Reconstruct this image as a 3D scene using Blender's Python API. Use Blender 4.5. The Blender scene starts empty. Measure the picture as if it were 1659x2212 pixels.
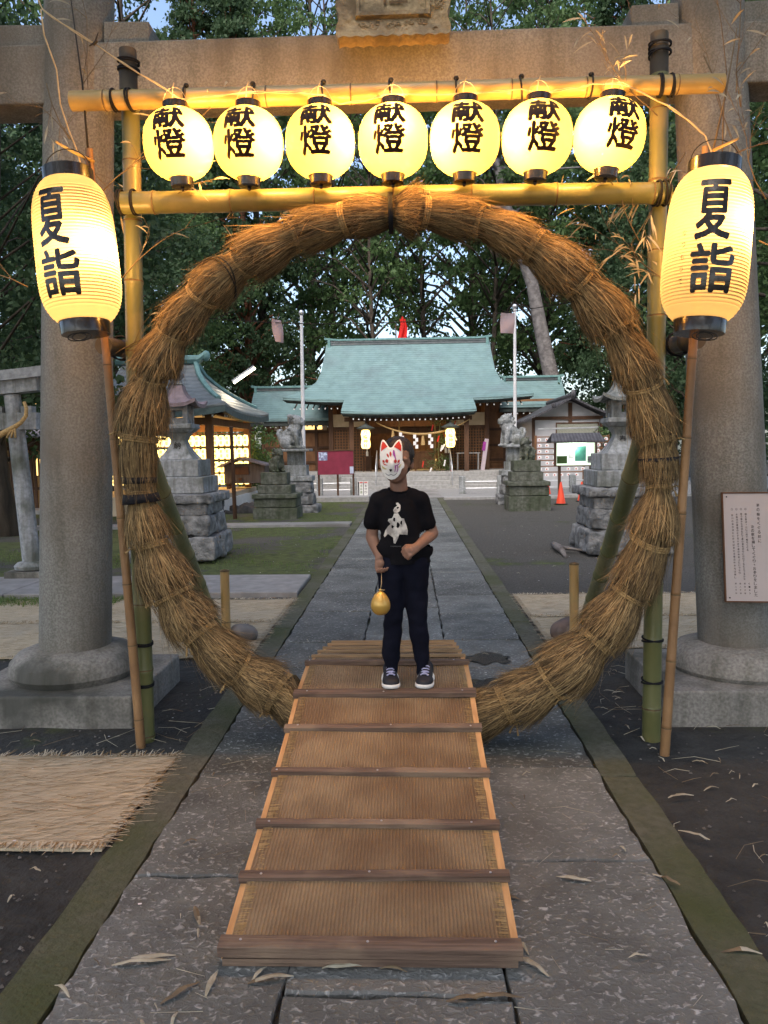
import bpy, bmesh, math, random
import numpy as np
from mathutils import Vector, Matrix, noise as mnoise
R = math.radians
C = bpy.context.scene.collection
rnd = random.Random(7)

# ------------------------------------------------------------------ camera
F = 1659.0
EYE = Vector((0.066, 0.0, 1.5))
_y = Vector((882.0 - 829.5, 1106.0 - 970.0, -F)).normalized()
_z = Vector((-math.sin(R(0.7)), math.cos(R(0.7)), 0)); _z -= _y * _z.dot(_y); _z.normalize()
_x = _y.cross(_z)
MW = Matrix((_x, _y, _z))
cam = bpy.data.cameras.new('camera'); cam.sensor_fit = 'HORIZONTAL'; cam.sensor_width = 36; cam.lens = 36
cam.clip_start = 0.05; cam.clip_end = 500
co = bpy.data.objects.new('camera', cam); C.objects.link(co)
co.matrix_world = Matrix.Translation(EYE) @ MW.to_4x4()
bpy.context.scene.camera = co

def ray(px, py): return MW @ Vector((px - 829.5, 1106 - py, -F)) / F
def at(px, py, Y):
    r = ray(px, py); return EYE + r * (Y / r.y)
def gnd(px, py, z=0.0):
    r = ray(px, py); return EYE + r * ((z - EYE.z) / r.z)

# ------------------------------------------------------------------ light
sc = bpy.context.scene
W = bpy.data.worlds.new('World'); sc.world = W; W.use_nodes = True
wn = W.node_tree; wn.nodes.clear()
sky = wn.nodes.new('ShaderNodeTexSky'); sky.sky_type = 'NISHITA'; sky.sun_disc = False
SUN_EL, SUN_ROT = 52.0, 196.0
sky.sun_elevation = R(SUN_EL); sky.sun_rotation = R(SUN_ROT); sky.air_density = 1.0; sky.dust_density = 2.8; sky.ozone_density = .6
bg = wn.nodes.new('ShaderNodeBackground'); bg.inputs[1].default_value = 0.15
wo = wn.nodes.new('ShaderNodeOutputWorld')
wn.links.new(sky.outputs[0], bg.inputs[0]); wn.links.new(bg.outputs[0], wo.inputs[0])
sl = bpy.data.lights.new('sun', 'SUN'); sl.energy = 1.15; sl.angle = R(50); sl.color = (1, .92, .82)
so = bpy.data.objects.new('sun', sl); C.objects.link(so)
sdir = Vector((math.sin(R(SUN_ROT)) * math.cos(R(SUN_EL)), math.cos(R(SUN_ROT)) * math.cos(R(SUN_EL)), math.sin(R(SUN_EL))))
so.rotation_euler = sdir.to_track_quat('Z', 'Y').to_euler(); so.location = (0, -20, 30)
vs = sc.view_settings; vs.view_transform = 'Standard'; vs.look = 'None'; vs.gamma = 1; vs.exposure = 1.25
sc.cycles.max_bounces = 8; sc.cycles.diffuse_bounces = 4; sc.cycles.transparent_max_bounces = 12
sc.cycles.sample_clamp_indirect = 4

# ------------------------------------------------------------------ materials
MATS = {}
def nn(nt, t, **k):
    n = nt.nodes.new(t)
    for a, b in k.items(): setattr(n, a, b)
    return n
def rgb(c): return (c[0], c[1], c[2], 1)
def mat(name, c1, c2=None, scale=6, rough=.85, bump=.25, bscale=None, st=(1, 1, 1), c3=None, s3=1.0, t3=(.5, .65), ramp=(.35, .65),
        metal=0, spec=.3, dist=.02, detail=6, wave=None, bst=None, coat=0, rot=(0, 0, 0)):
    m = bpy.data.materials.new(name); m.use_nodes = True; nt = m.node_tree; L = nt.links.new
    b = nt.nodes['Principled BSDF']; b.inputs['Roughness'].default_value = rough; b.inputs['Metallic'].default_value = metal
    b.inputs['Specular IOR Level'].default_value = spec; b.inputs['Coat Weight'].default_value = coat
    if c2 is None: c2 = tuple(x * .75 for x in c1)
    tc = nn(nt, 'ShaderNodeTexCoord'); mp = nn(nt, 'ShaderNodeMapping'); mp.inputs['Scale'].default_value = st
    mp.inputs['Rotation'].default_value = rot
    L(tc.outputs['Object'], mp.inputs[0])
    nz = nn(nt, 'ShaderNodeTexNoise'); nz.inputs['Scale'].default_value = scale; nz.inputs['Detail'].default_value = detail
    L(mp.outputs[0], nz.inputs['Vector'])
    cr = nn(nt, 'ShaderNodeValToRGB'); cr.color_ramp.elements[0].position = ramp[0]; cr.color_ramp.elements[1].position = ramp[1]
    cr.color_ramp.elements[0].color = rgb(c1); cr.color_ramp.elements[1].color = rgb(c2)
    L(nz.outputs[0], cr.inputs[0]); col = cr.outputs[0]
    if c3:
        n3 = nn(nt, 'ShaderNodeTexNoise'); n3.inputs['Scale'].default_value = s3; n3.inputs['Detail'].default_value = 5
        L(tc.outputs['Object'], n3.inputs['Vector'])
        mr = nn(nt, 'ShaderNodeMapRange'); mr.inputs[1].default_value = t3[0]; mr.inputs[2].default_value = t3[1]
        L(n3.outputs[0], mr.inputs[0])
        mx = nn(nt, 'ShaderNodeMix', data_type='RGBA'); L(mr.outputs[0], mx.inputs[0]); L(col, mx.inputs[6]); mx.inputs[7].default_value = rgb(c3)
        col = mx.outputs[2]
    if wave:   # (axis, scale, strength, dark factor): woven or ribbed surface
        wv = nn(nt, 'ShaderNodeTexWave', bands_direction=wave[0]); wv.inputs['Scale'].default_value = wave[1]
        wv.inputs['Distortion'].default_value = 1.2; wv.inputs['Detail'].default_value = 1; wv.inputs['Detail Scale'].default_value = 3
        L(tc.outputs['Object'], wv.inputs['Vector'])
        m2 = nn(nt, 'ShaderNodeMix', data_type='RGBA', blend_type='MULTIPLY'); m2.inputs[0].default_value = 1
        r2 = nn(nt, 'ShaderNodeMapRange'); r2.inputs[3].default_value = wave[3]; L(wv.outputs[1], r2.inputs[0])
        L(col, m2.inputs[6]); L(r2.outputs[0], m2.inputs[7]); col = m2.outputs[2]
    L(col, b.inputs['Base Color'])
    if bump:
        nb = nn(nt, 'ShaderNodeTexNoise'); nb.inputs['Scale'].default_value = bscale or scale * 3; nb.inputs['Detail'].default_value = 5
        if bst:
            mb_ = nn(nt, 'ShaderNodeMapping'); mb_.inputs['Scale'].default_value = bst; L(tc.outputs['Object'], mb_.inputs[0]); L(mb_.outputs[0], nb.inputs['Vector'])
        else: L(mp.outputs[0], nb.inputs['Vector'])
        bp = nn(nt, 'ShaderNodeBump'); bp.inputs['Strength'].default_value = bump; bp.inputs['Distance'].default_value = dist
        h = nb.outputs[0]
        if wave:
            ad = nn(nt, 'ShaderNodeMath', operation='MULTIPLY_ADD'); L(wv.outputs[1], ad.inputs[0]); ad.inputs[1].default_value = wave[2]; L(h, ad.inputs[2]); h = ad.outputs[0]
        L(h, bp.inputs['Height']); L(bp.outputs[0], b.inputs['Normal'])
    MATS[name] = m; return m
def emis(name, col, s, back=None):
    m = bpy.data.materials.new(name); m.use_nodes = True; b = m.node_tree.nodes['Principled BSDF']
    b.inputs['Base Color'].default_value = rgb(back or col); b.inputs['Emission Color'].default_value = rgb(col); b.inputs['Emission Strength'].default_value = s
    MATS[name] = m; return m

granite = mat('granite', (.275, .272, .25), (.178, .175, .160), 90, .8, .5, 140, c3=(.15, .13, .105), s3=1.6, t3=(.42, .75), dist=.006, ramp=(.38, .6))
def streaks(m, amt=.5, sc=3.0):
    nt = m.node_tree; L = nt.links.new; b = nt.nodes['Principled BSDF']; base = b.inputs['Base Color'].links[0].from_socket
    tc = nn(nt, 'ShaderNodeTexCoord'); mp = nn(nt, 'ShaderNodeMapping'); mp.inputs['Scale'].default_value = (sc, sc, sc * .12); L(tc.outputs['Object'], mp.inputs[0])
    n1 = nn(nt, 'ShaderNodeTexNoise'); n1.inputs['Scale'].default_value = 2.2; n1.inputs['Detail'].default_value = 7; n1.inputs['Roughness'].default_value = .62; L(mp.outputs[0], n1.inputs['Vector'])
    r1 = nn(nt, 'ShaderNodeMapRange'); r1.inputs[1].default_value = .44; r1.inputs[2].default_value = .66; r1.inputs[4].default_value = amt; L(n1.outputs[0], r1.inputs[0])
    x = nn(nt, 'ShaderNodeMix', data_type='RGBA', blend_type='MULTIPLY'); L(r1.outputs[0], x.inputs[0]); L(base, x.inputs[6]); x.inputs[7].default_value = (.42, .42, .36, 1); L(x.outputs[2], b.inputs['Base Color'])
streaks(granite, .5)
granite_base = mat('granite_base', (.29, .275, .25), (.18, .172, .155), 60, .8, .5, 90, c3=(.085, .085, .075), s3=2.2, dist=.006)
grey_stone = mat('grey_stone', (.36, .38, .40), (.24, .255, .27), 24, .85, .5, 40, c3=(.11, .12, .10), s3=2.0, t3=(.48, .7), dist=.01)
streaks(granite_base, .6); streaks(grey_stone, .8, 5)
rough_stone = mat('rough_stone', (.27, .275, .28), (.14, .145, .15), 9, .9, 1, 9, c3=(.10, .105, .11), s3=5, dist=.08)
moss_stone = mat('moss_stone', (.16, .165, .145), (.08, .088, .07), 14, .95, .6, 24, c3=(.05, .065, .035), s3=1.7, t3=(.4, .7), dist=.03)
def slab_mat(name='slab_stone', k=1.0):
    m = mat(name, (.140 * k, .147 * k, .140 * k), (.094 * k, .099 * k, .094 * k), 5, .72, 0, c3=(.175, .18, .175), s3=.55, t3=(.45, .8), detail=8)
    nt = m.node_tree; L = nt.links.new; b = nt.nodes['Principled BSDF']
    tc = nn(nt, 'ShaderNodeTexCoord'); mp = nn(nt, 'ShaderNodeMapping'); mp.inputs['Scale'].default_value = (1, 1.25, 1); L(tc.outputs['Object'], mp.inputs[0])
    n1 = nn(nt, 'ShaderNodeTexNoise'); n1.inputs['Scale'].default_value = 42; n1.inputs['Detail'].default_value = 3; n1.inputs['Distortion'].default_value = .8; L(mp.outputs[0], n1.inputs['Vector'])
    fl = nn(nt, 'ShaderNodeMapRange'); fl.inputs[1].default_value = .56; fl.inputs[2].default_value = .70; L(n1.outputs[0], fl.inputs[0])
    n9 = nn(nt, 'ShaderNodeTexNoise'); n9.inputs['Scale'].default_value = 2.3; n9.inputs['Detail'].default_value = 4; L(tc.outputs['Object'], n9.inputs['Vector']); r9 = nn(nt, 'ShaderNodeMapRange'); r9.inputs[1].default_value = .35; r9.inputs[2].default_value = .62; r9.inputs[3].default_value = .5; L(n9.outputs[0], r9.inputs[0])
    f9 = nn(nt, 'ShaderNodeMath', operation='MULTIPLY'); L(fl.outputs[0], f9.inputs[0]); L(r9.outputs[0], f9.inputs[1]); fl = f9
    base = b.inputs['Base Color'].links[0].from_socket
    mx = nn(nt, 'ShaderNodeMix', data_type='RGBA'); L(fl.outputs[0], mx.inputs[0]); L(base, mx.inputs[6]); mx.inputs[7].default_value = (.44, .45, .44, 1)
    n5 = nn(nt, 'ShaderNodeTexNoise'); n5.inputs['Scale'].default_value = 1.3; n5.inputs['Detail'].default_value = 9; n5.inputs['Roughness'].default_value = .7; L(tc.outputs['Object'], n5.inputs['Vector'])
    r5 = nn(nt, 'ShaderNodeMapRange'); r5.inputs[1].default_value = .35; r5.inputs[2].default_value = .65; r5.inputs[3].default_value = .62; r5.inputs[4].default_value = 1.2; L(n5.outputs[0], r5.inputs[0])
    m5 = nn(nt, 'ShaderNodeMix', data_type='RGBA', blend_type='MULTIPLY'); m5.inputs[0].default_value = 1; L(mx.outputs[2], m5.inputs[6]); L(r5.outputs[0], m5.inputs[7])
    L(m5.outputs[2], b.inputs['Base Color'])
    bp = nn(nt, 'ShaderNodeBump'); bp.inputs['Strength'].default_value = .9; bp.inputs['Distance'].default_value = .012; L(n1.outputs[0], bp.inputs['Height'])
    L(bp.outputs[0], b.inputs['Normal']); return m
slab = slab_mat(); slab2 = slab_mat('slab_stone_pale', 1.28); slab3 = slab_mat('slab_stone_dark', .82)
slab_far = mat('paving_stone', (.27, .265, .26), (.20, .197, .195), 8, .75, .5, 50, c3=(.15, .147, .14), s3=.8, dist=.008)
kerb_m = mat('mossy_kerb', (.115, .112, .088), (.078, .078, .058), 30, .95, .8, 60, c3=(.055, .066, .026), s3=1.3, t3=(.42, .68), dist=.012)
concrete = mat('pale_concrete', (.34, .34, .335), (.25, .25, .245), 10, .85, .2, 40)
def ground_mat():
    m = mat('soil', (.038, .039, .038), (.022, .023, .023), 7, .95, .8, 22, c3=(.050, .050, .046), s3=.7, t3=(.45, .75), dist=.03)
    nt = m.node_tree; L = nt.links.new; b = nt.nodes['Principled BSDF']; base = b.inputs['Base Color'].links[0].from_socket
    tc = nn(nt, 'ShaderNodeTexCoord'); sx = nn(nt, 'ShaderNodeSeparateXYZ'); L(tc.outputs['Object'], sx.inputs[0])
    n1 = nn(nt, 'ShaderNodeTexNoise'); n1.inputs['Scale'].default_value = .55; n1.inputs['Detail'].default_value = 8; n1.inputs['Roughness'].default_value = .65; L(tc.outputs['Object'], n1.inputs['Vector'])
    # growth of moss: thick in the beds left of the path beyond the first paved strip, thin elsewhere
    a = nn(nt, 'ShaderNodeMapRange'); a.inputs[1].default_value = -.6; a.inputs[2].default_value = -1.4; L(sx.outputs[0], a.inputs[0])
    c = nn(nt, 'ShaderNodeMapRange'); c.inputs[1].default_value = 7.0; c.inputs[2].default_value = 8.5; L(sx.outputs[1], c.inputs[0])
    k = nn(nt, 'ShaderNodeMath', operation='MULTIPLY'); L(a.outputs[0], k.inputs[0]); L(c.outputs[0], k.inputs[1])
    th = nn(nt, 'ShaderNodeMapRange'); th.inputs[3].default_value = .56; th.inputs[4].default_value = .40; L(k.outputs[0], th.inputs[0])
    su = nn(nt, 'ShaderNodeMath', operation='SUBTRACT'); L(n1.outputs[0], su.inputs[0]); L(th.outputs[0], su.inputs[1])
    mu = nn(nt, 'ShaderNodeMath', operation='MULTIPLY', use_clamp=True); L(su.outputs[0], mu.inputs[0]); mu.inputs[1].default_value = 12
    n2 = nn(nt, 'ShaderNodeTexNoise'); n2.inputs['Scale'].default_value = 9; n2.inputs['Detail'].default_value = 6; L(tc.outputs['Object'], n2.inputs['Vector'])
    cr = nn(nt, 'ShaderNodeValToRGB'); cr.color_ramp.elements[0].color = (.04, .052, .018, 1); cr.color_ramp.elements[1].color = (.085, .105, .035, 1)
    cr.color_ramp.elements[0].position = .3; cr.color_ramp.elements[1].position = .7; L(n2.outputs[0], cr.inputs[0])
    mx = nn(nt, 'ShaderNodeMix', data_type='RGBA'); L(mu.outputs[0], mx.inputs[0]); L(base, mx.inputs[6]); L(cr.outputs[0], mx.inputs[7])
    # trodden grey grit further back on the right
    d = nn(nt, 'ShaderNodeMapRange'); d.inputs[1].default_value = 6.5; d.inputs[2].default_value = 9.5; L(sx.outputs[1], d.inputs[0])
    n6 = nn(nt, 'ShaderNodeTexNoise'); n6.inputs['Scale'].default_value = 60; n6.inputs['Detail'].default_value = 3; L(tc.outputs['Object'], n6.inputs['Vector'])
    c6 = nn(nt, 'ShaderNodeValToRGB'); c6.color_ramp.elements[0].color = (.050, .047, .042, 1); c6.color_ramp.elements[1].color = (.125, .12, .11, 1)
    c6.color_ramp.elements[0].position = .4; c6.color_ramp.elements[1].position = .75; L(n6.outputs[0], c6.inputs[0])
    iv = nn(nt, 'ShaderNodeMath', operation='SUBTRACT'); iv.inputs[0].default_value = 1; L(mu.outputs[0], iv.inputs[1])
    dd = nn(nt, 'ShaderNodeMath', operation='MULTIPLY'); L(d.outputs[0], dd.inputs[0]); L(iv.outputs[0], dd.inputs[1])
    m7 = nn(nt, 'ShaderNodeMix', data_type='RGBA'); L(dd.outputs[0], m7.inputs[0]); L(mx.outputs[2], m7.inputs[6]); L(c6.outputs[0], m7.inputs[7])
    L(m7.outputs[2], b.inputs['Base Color']); return m
soil = ground_mat()
bam_green = mat('green_bamboo', (.17, .17, .065), (.11, .12, .045), 3, .38, .15, 30, st=(1, 1, .3), c3=(.22, .19, .08), s3=3, spec=.5)
bam_tan = mat('tan_bamboo', (.42, .27, .10), (.30, .18, .065), 4, .4, .15, 40, st=(1, 1, .2), c3=(.30, .27, .10), s3=2.5, spec=.5)
bam_brown = mat('brown_bamboo', (.30, .17, .075), (.20, .11, .05), 5, .5, .2, 40, spec=.4)
bam_dark = mat('weathered_bamboo', (.10, .085, .06), (.06, .05, .04), 6, .6, .2, 30)
bam_node = mat('bamboo_node', (.20, .13, .06), (.10, .065, .035), 20, .6, .2)
straw_a = mat('straw_pale', (.44, .31, .145), (.33, .225, .10), 30, .8, 0)
straw_b = mat('straw_mid', (.28, .185, .082), (.205, .135, .06), 30, .85, 0)
straw_c = mat('straw_dark', (.125, .085, .042), (.08, .055, .03), 30, .9, 0)
rope_m = mat('straw_rope', (.50, .34, .15), (.32, .21, .09), 60, .85, .6, 120, dist=.01)
black_m = mat('black_cloth', (.012, .012, .016), (.008, .008, .01), 20, .8, .2)
lacq = mat('black_lacquer', (.012, .010, .009), (.02, .017, .015), 10, .22, .05, spec=.6)
wire_m = mat('dark_wire', (.02, .018, .015), None, 10, .6, 0)
cord_m = mat('pale_cord', (.55, .43, .25), (.42, .32, .18), 30, .7, 0)
ink = mat('ink', (.035, .014, .008), (.02, .008, .005), 40, .7, 0)
deck_m = mat('rush_deck', (.36, .25, .14), (.25, .165, .092), 5, .85, .8, 60, c3=(.20, .12, .062), s3=2.6, t3=(.42, .72), wave=('X', 26, 1.0, .84), dist=.008)
edge_m = mat('fresh_wood', (.62, .36, .16), (.50, .27, .11), 6, .6, .2, 40, st=(8, .6, 8))
batten_m = mat('weathered_wood', (.17, .115, .085), (.09, .06, .045), 8, .8, .7, 14, st=(.5, 9, 9), dist=.01, c3=(.23, .165, .115), s3=3)
batten_tan = mat('tan_batten', (.40, .27, .15), (.27, .18, .10), 8, .8, .5, 14, st=(.5, 9, 9), dist=.008)
nail_m = mat('steel_nail', (.6, .62, .65), None, 5, .3, 0, metal=1)
mat_m = mat('straw_mat', (.66, .56, .40), (.44, .355, .235), 10, .9, .9, 26, st=(1.2, 16, 4), c3=(.50, .43, .32), s3=1.6, dist=.012, rot=(0, 0, .35))
fringe_m = mat('mat_straw', (.56, .49, .37), (.40, .34, .24), 10, .9, 0)
def leaf_mat(name, c1, c2):
    m = mat(name, c1, c2, .8, .6, 0, spec=.25); nt = m.node_tree; L = nt.links.new; b = nt.nodes['Principled BSDF']; o = nt.nodes['Material Output']
    t = nn(nt, 'ShaderNodeBsdfTranslucent'); L(b.inputs['Base Color'].links[0].from_socket, t.inputs[0]); x = nn(nt, 'ShaderNodeMixShader'); x.inputs[0].default_value = .35
    L(b.outputs[0], x.inputs[1]); L(t.outputs[0], x.inputs[2]); L(x.outputs[0], o.inputs[0]); return m
leaf_a = leaf_mat('leaf_green', (.10, .165, .055), (.065, .12, .045)); leaf_b = leaf_mat('leaf_dark', (.060, .105, .045), (.040, .075, .035)); leaf_c = leaf_mat('leaf_fresh', (.16, .225, .065), (.11, .17, .05))
bark = mat('bark', (.10, .08, .062), (.045, .037, .03), 6, .95, .9, 12, st=(1, 1, .25), dist=.05)
bark_red = mat('cedar_bark', (.20, .085, .045), (.12, .05, .03), 6, .95, .9, 12, st=(1, 1, .2), dist=.05)
bark_grey = mat('grey_bark', (.22, .205, .20), (.12, .11, .108), 5, .95, 1, 10, st=(1, 1, 1), dist=.05)
dry_leaf = mat('dry_leaf', (.44, .42, .33), (.24, .21, .15), 12, .8, 0)
twig_m = mat('twig', (.20, .15, .09), (.10, .075, .05), 12, .8, 0)
copper = mat('green_copper', (.17, .275, .28), (.14, .23, .24), 2.6, .6, .25, 30, c3=(.135, .20, .215), s3=.9, t3=(.5, .75), wave=('Z', 3.2, 1.4, .86), dist=.03, st=(1, 1, .4))
copper_edge = mat('copper_edge', (.17, .31, .30), (.11, .22, .22), 5, .55, .2)
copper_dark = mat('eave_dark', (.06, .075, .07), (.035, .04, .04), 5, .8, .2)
slate_g = mat('slate_green', (.19, .215, .225), (.13, .15, .16), 4, .5, .3, 20, wave=('Z', 2.6, 1.6, .75), dist=.03)
wood_d = mat('dark_timber', (.10, .052, .03), (.06, .032, .02), 6, .7, .3, 20, st=(1, 1, .3))
wood_m = mat('brown_timber', (.23, .115, .055), (.15, .075, .038), 6, .7, .3, 20, st=(1, 1, .3))
cream = mat('cream_wall', (.52, .43, .31), (.44, .36, .26), 5, .85, .1)
plaster = mat('white_plaster', (.46, .47, .50), (.40, .41, .44), 4, .85, .1)
whitep = mat('white_paint', (.78, .78, .76), (.7, .7, .68), 8, .6, .05)
crimson = mat('crimson_board', (.22, .028, .06), (.17, .022, .048), 5, .7, .05)
steel = mat('brushed_steel', (.62, .64, .68), (.5, .52, .55), 6, .35, .05, metal=.7)
pole_m = mat('pole_paint', (.72, .73, .76), (.62, .63, .66), 5, .4, .02)
cone_m = mat('orange_plastic', (.75, .075, .03), (.65, .06, .025), 5, .5, .02)
red_cloth = mat('red_cloth', (.62, .02, .015), (.5, .015, .012), 5, .7, .2)
tile_m = mat('purple_tile', (.10, .10, .115), (.065, .065, .075), 6, .5, .2, wave=('X', 3.2, 1.2, .6))
skin = mat('skin', (.25, .14, .095), (.21, .115, .08), 12, .6, .08, 60, spec=.35)
hair_m = mat('black_hair', (.012, .011, .012), (.022, .02, .021), 40, .5, .5, 60, st=(1, 1, .25), dist=.01)
shirt_m = mat('black_cotton', (.005, .005, .007), (.008, .008, .010), 8, .95, .3, 14, dist=.02, spec=.1)
trou_m = mat('navy_jersey', (.004, .005, .011), (.007, .008, .017), 8, .9, .4, 10, dist=.02, spec=.12)
shoe_m = mat('dark_shoe', (.015, .016, .022), (.022, .023, .03), 12, .6, .2)
sole_m = mat('white_sole', (.72, .72, .70), (.62, .62, .6), 12, .6, .1)
lace_m = mat('lavender_lace', (.42, .42, .62), None, 12, .8, 0)
mask_w = mat('mask_white', (.82, .80, .76), (.78, .76, .72), 6, .4, .02)
mask_r = mat('mask_red', (.58, .035, .02), None, 6, .4, 0)
mask_p = mat('mask_purple', (.36, .05, .33), None, 6, .4, 0)
mask_y = mat('mask_gold', (.68, .60, .28), None, 6, .5, 0)
mask_k = mat('mask_black', (.015, .015, .02), None, 6, .4, 0)
print_m = mat('shirt_print', (.58, .55, .50), (.30, .28, .26), 26, .9, 0, ramp=(.45, .6))
gold = mat('gold_rubber', (.62, .40, .10), (.52, .32, .07), 4, .28, .02, metal=.35, spec=.6)
paper_w = mat('white_paper', (.80, .79, .78), (.72, .70, .72), 5, .8, 0)
pinkp = mat('mauve_paper', (.50, .42, .47), (.44, .37, .42), 5, .8, 0)
sign_w = mat('sign_face', (.50, .44, .43), (.45, .40, .39), 3, .6, .05)
sign_ink = mat('sign_ink', (.12, .10, .10), None, 3, .8, 0)
def water_mat():
    m = bpy.data.materials.new('puddle_water'); m.use_nodes = True; b = m.node_tree.nodes['Principled BSDF']
    b.inputs['Base Color'].default_value = (.035, .035, .038, 1); b.inputs['Roughness'].default_value = .4; b.inputs['Specular IOR Level'].default_value = .3
    n = nn(m.node_tree, 'ShaderNodeTexNoise'); n.inputs['Scale'].default_value = 60; bp = nn(m.node_tree, 'ShaderNodeBump'); bp.inputs['Strength'].default_value = 1; bp.inputs['Distance'].default_value = .02
    m.node_tree.links.new(n.outputs[0], bp.inputs['Height']); m.node_tree.links.new(bp.outputs[0], b.inputs['Normal']); return m
puddle_m = water_mat()
def lantern_paper(name, col, tcol, transp):
    m = bpy.data.materials.new(name); m.use_nodes = True; nt = m.node_tree; nt.nodes.clear(); L = nt.links.new
    o = nn(nt, 'ShaderNodeOutputMaterial'); d = nn(nt, 'ShaderNodeBsdfDiffuse'); t = nn(nt, 'ShaderNodeBsdfTranslucent'); tr = nn(nt, 'ShaderNodeBsdfTransparent')
    tc = nn(nt, 'ShaderNodeTexCoord'); nz = nn(nt, 'ShaderNodeTexNoise'); nz.inputs['Scale'].default_value = 14; nz.inputs['Detail'].default_value = 4; L(tc.outputs['Object'], nz.inputs['Vector'])
    cr = nn(nt, 'ShaderNodeValToRGB'); cr.color_ramp.elements[0].color = rgb(tcol); cr.color_ramp.elements[1].color = rgb(tuple(x * .88 for x in tcol)); L(nz.outputs[0], cr.inputs[0])
    L(cr.outputs[0], t.inputs[0]); d.inputs[0].default_value = rgb(col)
    a = nn(nt, 'ShaderNodeMixShader'); a.inputs[0].default_value = .72; L(d.outputs[0], a.inputs[1]); L(t.outputs[0], a.inputs[2])
    b = nn(nt, 'ShaderNodeMixShader'); b.inputs[0].default_value = transp; L(a.outputs[0], b.inputs[1]); L(tr.outputs[0], b.inputs[2])
    tr.inputs[0].default_value = (1, .85, .62, 1)
    L(b.outputs[0], o.inputs[0]); return m
paper_small = lantern_paper('lit_paper', (.40, .32, .16), (.62, .60, .20), .52)
paper_big = lantern_paper('lit_paper_tall', (.40, .32, .20), (.62, .58, .40), .40)
lit_small = emis('lit_shade', (1, .66, .20), 1.9, (.6, .5, .3))
lit_window_and_wall = emis('lit_window_and_wall', (1, .60, .18), 1.15, (.5, .4, .2))
lit_tube = emis('lit_tube', (1, .90, .66), 5)
lit_case = emis('lit_case', (.80, 1.0, .78), .55, (.6, .7, .6))
lit_bright = emis('lit_strip', (.92, 1, .92), 3)

streaks(copper, .22, 1.6); streaks(moss_stone, .6, 4)

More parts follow.
